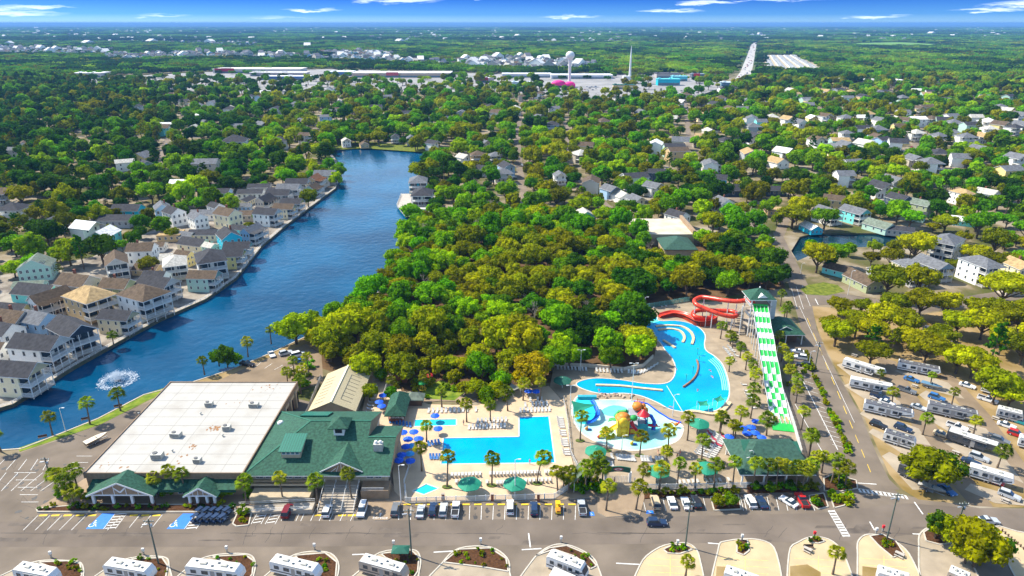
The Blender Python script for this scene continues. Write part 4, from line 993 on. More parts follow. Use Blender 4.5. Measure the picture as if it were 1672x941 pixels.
R3 = [(160, 540, 'a'), (290, 512, 'e'), (350, 512, 'a'), (395, 560, 'd'), (490, 550, 'b'), (562, 570, 'e'), (620, 565, 'c'), (680, 555, 'a'), (735, 555, 'e'), (835, 555, 'b'), (900, 555, 'e'), (660, 492, 'a'), (1048, 560, 'b'), (1110, 565, 'a'), (1170, 562, 'd'), (1235, 560, 'b'), (1292, 565, 'a'), (160, 650, 'e'), (270, 660, 'b'), (405, 640, 'a'), (385, 725, 'd'),
      (545, 715, 'a'), (515, 742, 'c'), (700, 662, 'a'), (735, 682, 'c'), (782, 690, 'd'), (835, 690, 'a'), (910, 602, 'a'), (985, 612, 'b'), (930, 662, 'c'), (1005, 655, 'd'), (1080, 672, 'a'), (1275, 722, 'b'), (1372, 738, 'a'), (1400, 645, 'b'), (1480, 640, 'a'), (1625, 600, 'b'), (1635, 755, 'e'), (1600, 800, 'd'), (200, 772, 'd'), (1340, 580, 'b'), (1420, 590, 'd'), (1500, 575, 'b'),
      (1560, 590, 'a'), (250, 460, 'b'), (220, 490, 'a'), (450, 480, 'c'), (540, 450, 'b'), (600, 440, 'd'), (740, 430, 'a'), (800, 425, 'd'), (860, 430, 'b'), (915, 455, 'a'), (980, 440, 'd'), (1045, 490, 'a'), (1100, 460, 'b'), (1210, 445, 'a'), (1300, 460, 'c'), (1600, 455, 'd'), (1560, 500, 'b'), (1650, 540, 'a'), (30, 695, 'd'), (60, 480, 'a'), (340, 560, 'c'), (1000, 880, 'a'), (1060, 830, 'c'),
      (1230, 770, 'b'), (1590, 520, 'a'), (1445, 550, 'a'), (1330, 545, 'd')]
hr = random.Random(21)
wk = ['white'] * 13 + ['cream', 'beige', 'blue', 'grey', 'yellow', 'tan', 'mint', 'aqua']; rk = ['grey'] * 4 + ['dark'] * 3 + ['brown'] * 2 + ['pale', 'tan', 'white']
for zx, zy, ty in R3: mid.append((1090 + zx / 2.873, zy / 2.873 + 1, ty, hr.choice([0, 10, 20, 30, 75, 90]) + hr.uniform(-6, 6), hr.choice(wk), hr.choice(rk), hr.uniform(1.1, 1.35)))
for h in mid: house(*h)
# the remaining streets behind: scattered until about 300 stand in view
ZONES = [([(1130, 150), (1672, 160), (1672, 330), (1530, 320), (1300, 300), (1100, 330), (1050, 260)], 44, ), ([(230, 165), (560, 150), (560, 235), (470, 240), (330, 300), (240, 290), (200, 240)], 18), ([(600, 150), (900, 150), (1090, 180), (1060, 330), (880, 330), (800, 290), (720, 250), (600, 225)], 22), ([(0, 330), (180, 330), (260, 380), (140, 420), (0, 430)], 5)]
for zone, n_ in ZONES:
 wz = [P(a, b) for a, b in zone]; k = 0; tries = 0
 xs, ys = [q.x for q in wz], [q.y for q in wz]
 while k < n_ and tries < 4000:
  tries += 1
  x, y = hr.uniform(min(xs), max(xs)), hr.uniform(min(ys), max(ys))
  if not inpoly(x, y, wz) or inpoly(x, y, LAKE) or any(math.hypot(x - h[0], y - h[1]) < 17 for h in HOUSES): continue
  px, py = proj(x, y, 7.0); k += 1
  house(px, py, hr.choice('aabbcdde'), hr.choice([0, 15, 75, 90]) + hr.uniform(-5, 5), hr.choice(wk), hr.choice(rk), hr.uniform(1.05, 1.3))
# lake terrace of the restaurant-like house pair
dk = thing('timber_deck', 'pale wooden deck wrapped around the house that stands out over the lake', 'deck')
b = MB().prism([(P(648, 338).x, P(648, 338).y), (P(662, 356).x, P(662, 356).y), (P(722, 352).x, P(722, 352).y), (P(722, 318).x, P(722, 318).y), (P(655, 318).x, P(655, 318).y)], .3, .65); b.build('deck_floor', m_deckwood, dk)
railing(dk, [tuple(P(*q)[:2]) for q in ((655, 320), (648, 338), (662, 356), (700, 353))], .65)
b = MB()
for q in ((650, 338), (656, 347), (663, 355), (675, 355), (688, 354)):
 c = P(*q); b.box(c.x - .2, c.x + .2, c.y - .2 + .3, c.y + .5, -2.5, .3)
b.build('piling', m_wall_dark, dk)
aw = P(685, 349); AWN = tag(MB().box(aw.x - 5, aw.x + 5, aw.y - 1, aw.y + 2.6, 2.9, 3.1).build('awning', m_white), 'white awning on the deck over the lake', 'awning')
# ------------------------------------------------------------------ foliage
def leaf_mat(name, dark, light, hue=.02, trans=.42):
 m = bpy.data.materials.new(name); t, n, l = nt(m); b = n['Principled BSDF']
 b.inputs['Roughness'].default_value = .8; b.inputs['Specular IOR Level'].default_value = .04
 g = n.new('ShaderNodeNewGeometry'); tc = n.new('ShaderNodeTexCoord'); oi = n.new('ShaderNodeObjectInfo')
 nz = n.new('ShaderNodeTexNoise'); nz.inputs['Scale'].default_value = .45; nz.inputs['Detail'].default_value = 2; l.new(tc.outputs['Object'], nz.inputs['Vector'])
 a = n.new('ShaderNodeMath'); a.operation = 'MULTIPLY_ADD'; l.new(g.outputs['Random Per Island'], a.inputs[0]); a.inputs[1].default_value = .5
 s_ = n.new('ShaderNodeMath'); s_.operation = 'MULTIPLY_ADD'; l.new(nz.outputs[0], s_.inputs[0]); s_.inputs[1].default_value = 1.5; s_.inputs[2].default_value = -.5
 l.new(s_.outputs[0], a.inputs[2])
 r = n.new('ShaderNodeValToRGB'); l.new(a.outputs[0], r.inputs[0]); e = r.color_ramp.elements
 e[0].position, e[1].position = .1, .85; e[0].color = dark + (1,); e[1].color = light + (1,)
 h = n.new('ShaderNodeHueSaturation'); l.new(r.outputs[0], h.inputs['Color'])
 mr = n.new('ShaderNodeMapRange'); l.new(oi.outputs['Random'], mr.inputs[0]); mr.inputs[3].default_value = .5 - hue; mr.inputs[4].default_value = .5 + hue; l.new(mr.outputs[0], h.inputs['Hue'])
 m2 = n.new('ShaderNodeMath'); m2.operation = 'MULTIPLY'; l.new(oi.outputs['Random'], m2.inputs[0]); m2.inputs[1].default_value = 7.31
 m3 = n.new('ShaderNodeMath'); m3.operation = 'FRACT'; l.new(m2.outputs[0], m3.inputs[0])
 mv = n.new('ShaderNodeMapRange'); l.new(m3.outputs[0], mv.inputs[0]); mv.inputs[3].default_value = .5; mv.inputs[4].default_value = 1.22; l.new(mv.outputs[0], h.inputs['Value'])
 l.new(h.outputs[0], b.inputs['Base Color'])
 tr = n.new('ShaderNodeBsdfTranslucent'); l.new(h.outputs[0], tr.inputs[0])
 mx = n.new('ShaderNodeMixShader'); mx.inputs[0].default_value = trans; l.new(b.outputs[0], mx.inputs[1]); l.new(tr.outputs[0], mx.inputs[2])
 l.new(mx.outputs[0], n['Material Output'].inputs[0])
 return m
LEAF = dict(green=leaf_mat('leaf_green', (.06, .17, .0), (.23, .50, .0)), dark=leaf_mat('leaf_dark', (.02, .065, .001), (.075, .20, .002)), lime=leaf_mat('leaf_lime', (.14, .27, .0), (.44, .64, .0)),
   olive=leaf_mat('leaf_olive', (.11, .125, .0), (.37, .39, .0)), russet=leaf_mat('leaf_russet', (.13, .10, .0), (.42, .32, .0)), gold=leaf_mat('leaf_gold', (.17, .19, .0), (.50, .53, .0)))
m_bark = M('bark', (.11, .08, .055), .95, var=.3, scale=2)
m_bark_pale = M('bark_pale', (.26, .22, .17), .95, var=.3, scale=2)
def crown(seed, rx=5.0, rz=3.4, zc=5.6, lobes=24, leaves=64, ls=.62, flat=.8, core=True, mb=None, inner=.62):
 g = random.Random(seed); b = mb or MB()
 for i in range(lobes):
  u = (i + .5) / lobes; th = math.acos(1 - 1.55 * u); ph = i * 2.39996 + g.uniform(-.35, .35)
  rr = g.uniform(.44, .86)
  c = Vector((rx * rr * math.sin(th) * math.cos(ph), rx * rr * math.sin(th) * math.sin(ph), zc + rz * rr * math.cos(th) + g.uniform(-.35, .35)))
  lr = rx * g.uniform(.19, .43)
  if core: b.ball(c, (lr * .82, lr * .82, lr * .82 * flat), 0, 6, 4, .12, g, sm=False)
  for k in range(leaves):
   d = Vector((g.gauss(0, 1), g.gauss(0, 1), g.gauss(.35, 1))).normalized()
   p = c + Vector((d.x * lr, d.y * lr, d.z * lr * flat)) * g.uniform(.86, 1.14)
   nrm = (d + Vector((g.gauss(0, .45), g.gauss(0, .45), g.gauss(0, .45)))).normalized()
   a = nrm.orthogonal().normalized(); a.rotate(Matrix.Rotation(g.uniform(0, 6.28), 3, nrm)); e = nrm.cross(a)
   s_ = ls * g.uniform(.6, 1.3)
   b.add([p - a * s_ * .5 - e * s_ * .3, p + a * s_ * .5 - e * s_ * .36, p + a * s_ * .3 + e * s_ * .5, p - a * s_ * .42 + e * s_ * .42], [(0, 1, 2, 3)], 0)
 return b
def trunk(seed, h=4.6, r=.32, rx=5.0, limbs=5, mb=None, mi=0, spread=.55):
 g = random.Random(seed); b = mb or MB()
 b.tube([(0, 0, -.1), (g.uniform(-.2, .2), g.uniform(-.2, .2), h * .45), (g.uniform(-.3, .3), g.uniform(-.3, .3), h)], [r * 1.25, r, r * .7], 6, mi)
 for i in range(limbs):
  t = i * 6.283 / limbs + g.uniform(-.4, .4); z0 = h * g.uniform(.35, .6); k = rx * spread * g.uniform(.8, 1.15)
  b.tube([(0, 0, z0), (k * .5 * math.cos(t), k * .5 * math.sin(t), z0 + h * .35), (k * math.cos(t), k * math.sin(t), z0 + h * .75)], [r * .6, r * .42, r * .18], 5, mi)
 return b
SHAPES = 3
CROWN = {}
for cn in LEAF:
 for s_ in range(SHAPES):
  sd_ = 100 + s_ * 7 + list(LEAF).index(cn) * 31
  rx, rz_ = [(5.0, 3.5), (4.6, 4.3), (5.5, 3.1)][s_]
  CROWN[cn, s_] = crown(sd_, rx, rz_, 5.4 + .3 * s_, 25, 78, .60).mesh('oak_crown', LEAF[cn])
TRUNK = [trunk(50 + i).mesh('oak_trunk', m_bark) for i in range(3)]
# spreading live oaks of the campground: open layered crowns on visible limbs
SPREAD = {}
for cn in ('gold', 'olive', 'green'):
 for s_ in range(2):
  SPREAD[cn, s_] = crown(300 + s_ * 5 + len(cn), 5.6, 2.3, 6.6, 26, 60, .58, .6).mesh('oak_crown', LEAF[cn])
TRUNK_S = [trunk(70 + i, 5.6, .36, 5.6, 7, spread=.8).mesh('oak_trunk', m_bark) for i in range(2)]
# pines: stacked irregular tufts on a tall stem
def pine_crown(seed):
 g = random.Random(seed); b = MB()
 for i in range(20):
  z = 5.5 + 6.2 * (i / 20); k = (1 - (i / 20) ** 1.6) * 2.6 + .35; t = i * 2.4
  crown(seed * 9 + i, 1.3, .8, 0, 2, 26, .46, .65, mb=(q := MB()))
  off = Vector((k * .62 * math.cos(t), k * .62 * math.sin(t), z + g.uniform(-.3, .3)))
  b.add([Vector(v) + off for v in q.v], q.f, 0)
 return b
PINE = {(cn, s_): pine_crown(400 + s_ + len(cn)).mesh('pine_crown', LEAF[cn]) for cn in ('dark', 'olive') for s_ in range(2)}
PTRUNK = MB().tube([(0, 0, -.1), (.1, 0, 5), (0, .1, 11.5)], [.28, .2, .06], 6).mesh('pine_trunk', m_bark)
# bare grey tree: fine branches
def bare_tree(seed):
 g = random.Random(seed); b = MB()
 def br(p, d, l_, r_, n):
  q = p + d * l_; b.tube([p, p.lerp(q, .5) + Vector((g.uniform(-.1, .1), g.uniform(-.1, .1), 0)) * l_, q], [r_, r_ * .8, r_ * .55], 4, 0, False)
  if n:
   for k in range(3 if n > 1 else 4):
    e = (d + Vector((g.uniform(-.75, .75), g.uniform(-.75, .75), g.uniform(-.1, .5)))).normalized(); br(q, e, l_ * g.uniform(.6, .8), r_ * .6, n - 1)
 br(Vector((0, 0, 0)), Vector((0, 0, 1)), 2.8, .26, 4)
 return b.mesh('bare_branches', m_bark_pale)
BARE = [bare_tree(s_) for s_ in (5, 8)]
class Grid:
 def __init__(s, c): s.c = c; s.d = {}
 def add(s, x, y, v): s.d.setdefault((int(x // s.c), int(y // s.c)), []).append((x, y, v))
 def near(s, x, y, r):
  k = int(r // s.c) + 1; i, j = int(x // s.c), int(y // s.c)
  for a in range(i - k, i + k + 1):
   for b_ in range(j - k, j + k + 1):
    for q in s.d.get((a, b_), ()):
     if math.hypot(q[0] - x, q[1] - y) < r + 0: yield q
# where trees may not stand
def W2(pts): return [tuple(P(a, b)[:2]) for a, b in pts]
RESORT = W2([(-400, 760), (30, 735), (235, 645), (310, 626), (440, 578), (500, 555), (512, 590), (560, 622), (640, 640), (655, 628), (700, 620), (830, 640), (880, 620), (905, 606), (1015, 606), (1050, 598), (1066, 580), (1072, 556), (1058, 540), (1012, 525), (1006, 508), (1090, 492), (1225, 482), (1285, 492), (1310, 540), (1340, 600), (1400, 720), (1462, 800), (1480, 812), (1620, 832), (2400, 836), (2400, 1100), (-400, 1100)])
ROADS = []
def road(name, px, wd, mat=None, z=.014, clear=2.5):
 pts = W2(px); ROADS.append((pts, wd / 2 + clear))
 struct(MB().ribbon(pts, wd, z).build(name, mat or m_asph))
AVEW = [tuple(((P(*a) + P(*b)) / 2)[:2]) for a, b in zip(AVE_L, AVE_R)]
ROADS.append((AVEW, 6.5))
ROADS.append((W2([(1320, 488), (1380, 488), (1430, 496), (1508, 506), (1590, 491), (1672, 478)]), 6))
m_street = M('street_old', (.18, .14, .10), .95, var=.25, scale=.1, detail=6)
# neighbourhood streets seen between the trees
road('residential_street', [(1268, 400), (1240, 375), (1215, 345), (1190, 310), (1150, 290), (1128, 262), (1125, 235), (1123, 205), (1120, 180), (1118, 162)], 5.5, m_street, clear=.2)
road('residential_street', [(1272, 385), (1285, 350), (1330, 320), (1400, 300)], 5.5, m_street, clear=.2)
road('residential_street', [(1125, 232), (1200, 226), (1300, 218), (1420, 214), (1560, 216), (1700, 222)], 5.5, m_street, clear=.2)
road('residential_street', [(1400, 300), (1480, 262), (1500, 230), (1502, 205), (1495, 180)], 5.5, m_street, clear=.2)
road('residential_street', [(1120, 185), (1250, 178), (1400, 176), (1560, 180), (1700, 186)], 5.5, m_street, clear=.2)
road('residential_street', [(0, 445), (70, 415), (150, 395), (240, 350), (300, 320), (380, 285), (460, 262), (500, 235), (520, 205), (540, 178)], 5.5, m_street, clear=.2)
road('residential_street', [(300, 320), (270, 280), (262, 250), (280, 215), (300, 190), (310, 172)], 5.5, m_street, clear=.2)
road('residential_street', [(700, 262), (740, 240), (800, 225), (880, 215), (1000, 205), (1120, 200)], 5.5, m_street, clear=.2)
road('residential_street', [(860, 330), (850, 290), (846, 250), (846, 215), (850, 180), (852, 160)], 5.5, m_street, clear=.2)
road('residential_street', [(1000, 345), (960, 310), (930, 270), (925, 225), (925, 190)], 5.5, m_street, clear=.2)
FARROAD = W2([(1140, 162), (1185, 146), (1208, 134), (1218, 118), (1225, 95), (1230, 76), (1232, 70)])
struct(MB().ribbon(FARROAD, 26, .03).build('highway', M('highway_concrete', (.40, .38, .35), .9, var=.15, scale=.05)))
ROADS.append((FARROAD, 18))
CAMPCLEAR = W2([(1335, 585), (1440, 585), (1470, 598), (1540, 602), (1600, 650), (1640, 640), (1690, 640), (1800, 700), (1900, 836), (1480, 812), (1400, 720), (1350, 612)])
CORNER = W2([(1290, 478), (1300, 455), (1370, 455), (1440, 480), (1430, 505), (1340, 520), (1310, 520)])
SIDELOT = W2([(320, 640), (385, 600), (440, 575), (505, 552), (530, 590), (530, 640)])
COMM = W2([(330, 118), (540, 112), (700, 118), (830, 122), (1020, 122), (1140, 120), (1215, 128), (1195, 150), (1150, 158), (1060, 162), (960, 162), (820, 150), (640, 150), (470, 158), (340, 150), (150, 140), (110, 128)])
COMM2 = W2([(1225, 134), (1370, 130), (1540, 132), (1600, 150), (1450, 160), (1230, 158)])
CAMP2 = W2([(1244, 90), (1300, 90), (1345, 112), (1338, 120), (1250, 116)])
FIELD = W2([(1370, 71), (1470, 69), (1560, 74), (1520, 78), (1400, 77)])
DENSE = W2([(505, 590), (505, 548), (560, 522), (604, 494), (634, 464), (648, 430), (668, 385), (672, 362), (700, 362), (760, 345), (850, 350), (905, 360), (1040, 392), (1080, 412), (1150, 400), (1210, 400), (1250, 430), (1285, 470), (1225, 478), (1130, 475), (1000, 508), (1012, 528), (1060, 545), (1072, 560), (1062, 585), (1010, 606), (905, 605), (880, 625), (830, 640), (640, 640)])
NOTREE = [W2([(1296, 434), (1335, 412), (1400, 404), (1450, 402), (1548, 392), (1562, 404), (1455, 420), (1400, 428), (1340, 438)]), W2([(-60, 690), (0, 664), (71, 627), (186, 560), (336, 486), (385, 452), (428, 399), (470, 363), (548, 305), (535, 290), (470, 306), (400, 345), (330, 365), (240, 400), (120, 455), (0, 480)]), W2([(890, 126), (1015, 124), (1020, 152), (960, 156), (890, 150)]), W2([(1060, 132), (1130, 130), (1130, 152), (1060, 154)]), LAKE, CANAL, RESORT, CORNER, SIDELOT, CAMP2, W2([(740, 340), (700, 330), (722, 350), (760, 350)])]
def bb(p): return (min(q[0] for q in p), max(q[0] for q in p), min(q[1] for q in p), max(q[1] for q in p))
NOBB = [(p, bb(p)) for p in NOTREE]
ROADSEG = Grid(40)
for pts, wd in ROADS:
 for i in range(len(pts) - 1):
  a, b = Vector(pts[i]), Vector(pts[i + 1]); n_ = max(1, int((b - a).length / 6))
  for k in range(n_ + 1):
   q = a.lerp(b, k / n_); ROADSEG.add(q.x, q.y, wd)
HG = Grid(30)
for h in HOUSES: HG.add(h[0], h[1], h)
def blocked(x, y, r, dense=False):
 for p, (a, b, c, d) in NOBB:
  if a - 2 < x < b + 2 and c - 2 < y < d + 2 and inpoly(x, y, p): return True
 for q in ROADSEG.near(x, y, 14):
  if math.hypot(q[0] - x, q[1] - y) < q[2] + r * .35: return True
 for q in HG.near(x, y, 30):
  h = q[2]
  if math.hypot(q[0] - x, q[1] - y) < h[2] * .8 + r * .55: return True
  # keep the sight-line in front of each house open, as in the photograph
  dx, dy = h[0] - x, h[1] - y; L_ = math.hypot(h[0], h[1])
  along = (dx * h[0] + dy * h[1]) / L_; side = abs(dx * h[1] - dy * h[0]) / L_
  if 0 < along < h[2] + (11 if h[1] < 420 else 21) and side < h[2] * .5 + r * .35: return True
 if (MOTEL[0] - 3 < x < MOTEL[1] + 3 and MOTEL[2] - 14 < y < MOTEL[3] + 3): return True
 if dense: return False
 return False
TREES = []      # x, y, scale, colour, kind
TG = Grid(8)
tr = random.Random(77)
def put_tree(x, y, s_, cn, kind='oak'):
 TREES.append((x, y, s_, cn, kind)); TG.add(x, y, s_)
def pick(x, y):
 px, py = proj(x, y, 6)
 v = mnoise.noise(Vector((x * .012, y * .012, 3.1))) + tr.gauss(0, .28)
 if inpoly(x, y, DENSE):
  if py > 520 and px < 860: return ('russet' if v > .5 else 'olive' if v > .05 else 'gold' if v > -.2 else 'green')
  if px > 930 and py > 400: return ('lime' if v > .55 else 'green' if v > .05 else 'dark' if v > -.3 else 'gold')
  return ('lime' if v > .2 else 'green' if v > -.22 else 'olive' if v > -.5 else 'gold')
 if px > 1290 and py > 400: return 'gold' if v > -.05 else 'olive' if v > -.4 else 'green'
 if px < 420 and py > 120: return ('lime' if v > .5 else 'green' if v > .12 else 'dark' if v > -.4 else 'olive')
 if py > 120: return ('gold' if v > .42 else 'lime' if v > .22 else 'green' if v > -.12 else 'olive' if v > -.38 else 'dark')
 return ('lime' if v > .6 else 'green' if v > .0 else 'dark')
# hand-placed trees that read singly
for px, py, s_, cn in ((484, 562, 1.35, 'lime'), (372, 600, .75, 'dark'), (358, 598, .6, 'dark'), (385, 596, .55, 'green'), (1512, 792, 1.2, 'olive'), (1530, 785, .9, 'dark'), (1500, 783, .7, 'green'), (376, 348, 1.2, 'lime'), (245, 446, .95, 'gold'), (408, 378, .6, 'gold'),
                       (1540, 885, .75, 'olive'), (1526, 880, .6, 'dark'), (1590, 926, 1.15, 'olive'), (1602, 918, .8, 'dark'), (1575, 920, .7, 'gold'), (865, 632, 1.15, 'russet'), (1046, 576, 1.0, 'gold'), (1030, 562, .8, 'olive'), (1172, 829, .42, 'olive'), (1190, 829, .42, 'green'),
                       (30, 572, .6, 'gold'), (150, 478, .6, 'olive'), (283, 392, .75, 'olive'), (72, 440, .8, 'green'), (185, 395, .9, 'olive'), (420, 362, .5, 'green'), (466, 326, .5, 'green'), (1385, 420, .75, 'green'), (1425, 414, .75, 'lime'), (1458, 416, .8, 'gold'), (1322, 412, .7, 'green'), (1345, 440, .9, 'dark'), (604, 655, .55, 'gold'), (640, 655, .5, 'green'), (780, 648, .7, 'gold'), (795, 660, .6, 'green'), (760, 645, .55, 'olive'), (810, 650, .6, 'olive'), (742, 628, .6, 'gold'), (622, 625, .5, 'green'), (700, 372, 1.0, 'olive'), (668, 384, .7, 'dark'), (648, 430, .8, 'green'), (640, 450, .7, 'green')):
 p = P(px, py); put_tree(p.x, p.y, s_, cn)
for px, py, s_, cn in ((1362, 566, 1.0, 'gold'), (1395, 552, .8, 'olive'), (1420, 560, 1.0, 'gold'), (1440, 545, 1.1, 'gold'), (1470, 548, 1.1, 'olive'), (1500, 520, 1.1, 'gold'), (1420, 598, .9, 'olive'), (1508, 596, 1.1, 'gold'), (1560, 610, 1.05, 'gold'), (1585, 618, 1.1, 'olive'), (1600, 555, 1.2, 'gold'), (1560, 548, 1.1, 'gold'), (1640, 545, 1.1, 'gold'),
                       (1620, 660, 1.1, 'olive'), (1645, 668, 1.1, 'gold'), (1665, 596, 1.1, 'olive'), (1380, 525, .6, 'gold'), (1455, 520, 1.0, 'gold'), (1540, 520, 1.0, 'gold'), (1590, 525, 1.0, 'olive'), (1630, 580, 1.0, 'gold'), (1482, 570, .9, 'gold'), (1530, 575, .9, 'gold'), (1660, 540, 1, 'gold'), (1405, 515, .7, 'gold'), (1352, 548, .7, 'gold')):
 p = P(px, py); put_tree(p.x, p.y, s_ * 1.02, cn, 'spread')
# the dense wood, then the streets and the country behind, denser or looser by place
for x, y, n_ in [(0, 0, 0)]:
 a, b, c, d = bb(DENSE)
 for k in range(9000):
  x, y = tr.uniform(a, b), tr.uniform(c, d); s_ = tr.choice((tr.uniform(.6, 1.0), tr.uniform(.9, 1.45)))
  if inpoly(x, y, DENSE) and not blocked(x, y, 3, True) and not any(math.hypot(q[0] - x, q[1] - y) < 3.35 * (q[2] + s_) * .92 for q in TG.near(x, y, 12)): put_tree(x, y, s_, pick(x, y), 'bare' if tr.random() < .05 else 'oak')
def density(x, y):
 px, py = proj(x, y, 4)
 if px < -60 or px > 1740: return 0
 if inpoly(x, y, COMM): return .3 * (1 if mnoise.noise(Vector((x * .008, y * .02, 2))) > -.05 else .2)
 if inpoly(x, y, COMM2): return .4
 if px < 250 and py > 130: return .97
 if py < 130: return .93
 if 146 < py < 166 and 300 < px < 1200: return .45
 if px > 1100 and 150 < py < 240: return .62
 if px > 1100: return .86
 if px < 560 and py < 260: return .72
 if 560 < px and py < 215: return .74
 return .9
y = 205.0
while y < 1450:
 step = 9.6 + max(0, y - 420) * .0026
 xm = y * .80 + 60
 x = -xm
 while x < xm:
  xx, yy = x + tr.uniform(-.42, .42) * step, y + tr.uniform(-.42, .42) * step
  s_ = (tr.uniform(.55, 1.0) if tr.random() < .55 else tr.uniform(1.0, 1.5)) * (step / 9.4)
  x += step
  if tr.random() > density(xx, yy): continue
  if mnoise.noise(Vector((xx * .018, yy * .018, 9))) < -.42 and yy < 1200: continue
  if inpoly(xx, yy, DENSE) or inpoly(xx, yy, CAMPCLEAR) or blocked(xx, yy, 4 * s_) or any(math.hypot(q[0] - xx, q[1] - yy) < 3.1 * (q[2] + s_) for q in TG.near(xx, yy, 11)): continue
  if yy > 420 and proj(xx, yy)[0] < 1300 and inpoly(xx, yy - 9, LAKE) and tr.random() < .75: continue
  pine = tr.random() < (.26 if proj(xx, yy)[0] < 300 else .06)
  put_tree(xx, yy, s_ * (1.0 if pine else 1), ('dark' if tr.random() < .7 else 'olive') if pine else pick(xx, yy), 'pine' if pine else ('bare' if tr.random() < .012 else ('spread' if (proj(xx, yy)[0] > 1290 and yy < 380) else 'oak')))
 y += step * .93
# the nearest of each kind are trees of their own; all others are one woodland
LOOK = dict(green='leafy green', dark='dark green', lime='bright lime-green', olive='olive-green', russet='russet-brown', gold='yellow-green')
TREES.sort(key=lambda q: q[0] ** 2 + q[1] ** 2)
cnt = dict(oak=0, pine=0, bare=0, spread=0); LIM = dict(oak=225, pine=60, bare=24, spread=70)
rest_ = []
for x, y, s_, cn, kind in TREES:
 px, py = proj(x, y, 4)
 if cnt[kind] >= LIM[kind] or not (-30 < px < 1702): rest_.append((x, y, s_, cn, kind)); continue
 cnt[kind] += 1
 nm = dict(oak='oak_tree', pine='pine_tree', bare='bare_tree', spread='live_oak_tree')[kind]
 t = thing(nm, None, 'tree', (x, y, 0), tr.uniform(0, 6.28))
 t.scale = (s_ * tr.uniform(.86, 1.14), s_ * tr.uniform(.86, 1.14), s_ * tr.uniform(.85, 1.2))
 k = tr.randrange(3)
 def part(n, me):
  o = bpy.data.objects.new(n, me); COL.objects.link(o); o.parent = t
 if kind == 'oak': part('crown', CROWN[cn, k]); part('trunk', TRUNK[k])
 elif kind == 'spread': part('crown', SPREAD[cn if cn in ('gold', 'olive', 'green') else 'olive', k % 2]); part('trunk', TRUNK_S[k % 2])
 elif kind == 'pine': part('crown', PINE[cn, k % 2]); part('trunk', PTRUNK)
 else: part('branches', BARE[k % 2])
 t['group'] = dict(oak='round-crowned oaks of the wood and gardens', pine='dark pines among the houses', bare='leafless trees', spread='spreading oaks of the campground')[kind]
 size = 'small ' if s_ < .8 else 'big ' if s_ > 1.12 else ''
 auto(t, size + (dict(oak=LOOK[cn] + ' round oak', pine='slender ' + LOOK[cn] + ' pine', bare='leafless grey tree', spread=LOOK[cn] + ' spreading oak')[kind]), kind)
# ------------------------------------------------------------------ woodland: one mass made of the same trees
pc = bpy.data.collections.new('woodland_sources')
SRC = []
def src(me, tm=None):
 b = bpy.data.objects.new('src_%03d' % len(SRC), me)
 if tm is not None:
  m2 = me.copy(); n0 = len(me.vertices)
  v = [tuple(q.co) for q in me.vertices] + [tuple(q.co) for q in tm.vertices]
  f = [tuple(q.vertices) for q in me.polygons] + [tuple(i + n0 for i in q.vertices) for q in tm.polygons]
  mm = bpy.data.meshes.new('woodland_tree'); mm.from_pydata(v, [], f); mm.materials.append(me.materials[0]); mm.materials.append(m_bark)
  mm.polygons.foreach_set('material_index', [0] * len(me.polygons) + [1] * len(tm.polygons)); mm.update(); b.data = mm
 pc.objects.link(b); SRC.append(b); return len(SRC) - 1
IDX = {}
for (cn, s_), me in CROWN.items(): IDX['oak', cn, s_] = src(me, TRUNK[s_])
for (cn, s_), me in PINE.items(): IDX['pine', cn, s_] = src(me, PTRUNK)
for (cn, s_), me in SPREAD.items(): IDX['spread', cn, s_] = src(me, TRUNK_S[s_])
for k in range(2): IDX['bare', k] = src(BARE[k])
# stands of trees for the far country
def stand(seed, cn, n_, half, lr):
 g = random.Random(seed); b = MB()
 for i in range(n_):
  crown(seed * 100 + i, lr * g.uniform(.8, 1.25), lr * .85, 5.2 * lr / 4.6 + g.uniform(-1, 1.6), 9, 16, lr * .30, .85, mb=(q := MB()))
  off = Vector((g.uniform(-half, half), g.uniform(-half, half), 0)); b.add([Vector(v) + off for v in q.v], q.f, 0)
 return b.mesh('stand', LEAF[cn])
for i, cn in enumerate(('green', 'dark', 'lime', 'green', 'olive')):
 IDX['stand', i] = src(stand(900 + i, cn, 16, 17, 5.0))
 IDX['far', i] = src(stand(950 + i, ('green', 'dark', 'dark', 'green', 'green')[i], 26, 48, 8.5))
pts, sca, rot, pid = [], [], [], []
def inst(x, y, s_, idx, sz=None, z=0):
 pts.append((x, y, z)); sca.append((s_, s_, sz or s_)); rot.append((0, 0, tr.uniform(0, 6.28))); pid.append(idx)
for x, y, s_, cn, kind in rest_:
 if kind == 'oak': inst(x, y, s_, IDX['oak', cn, tr.randrange(3)], s_ * tr.uniform(.88, 1.18))
 elif kind == 'pine': inst(x, y, s_, IDX['pine', cn, tr.randrange(2)])
 elif kind == 'spread': inst(x, y, s_, IDX['spread', cn if cn in ('gold', 'olive', 'green') else 'olive', tr.randrange(2)])
 else: inst(x, y, s_, IDX['bare', tr.randrange(2)])
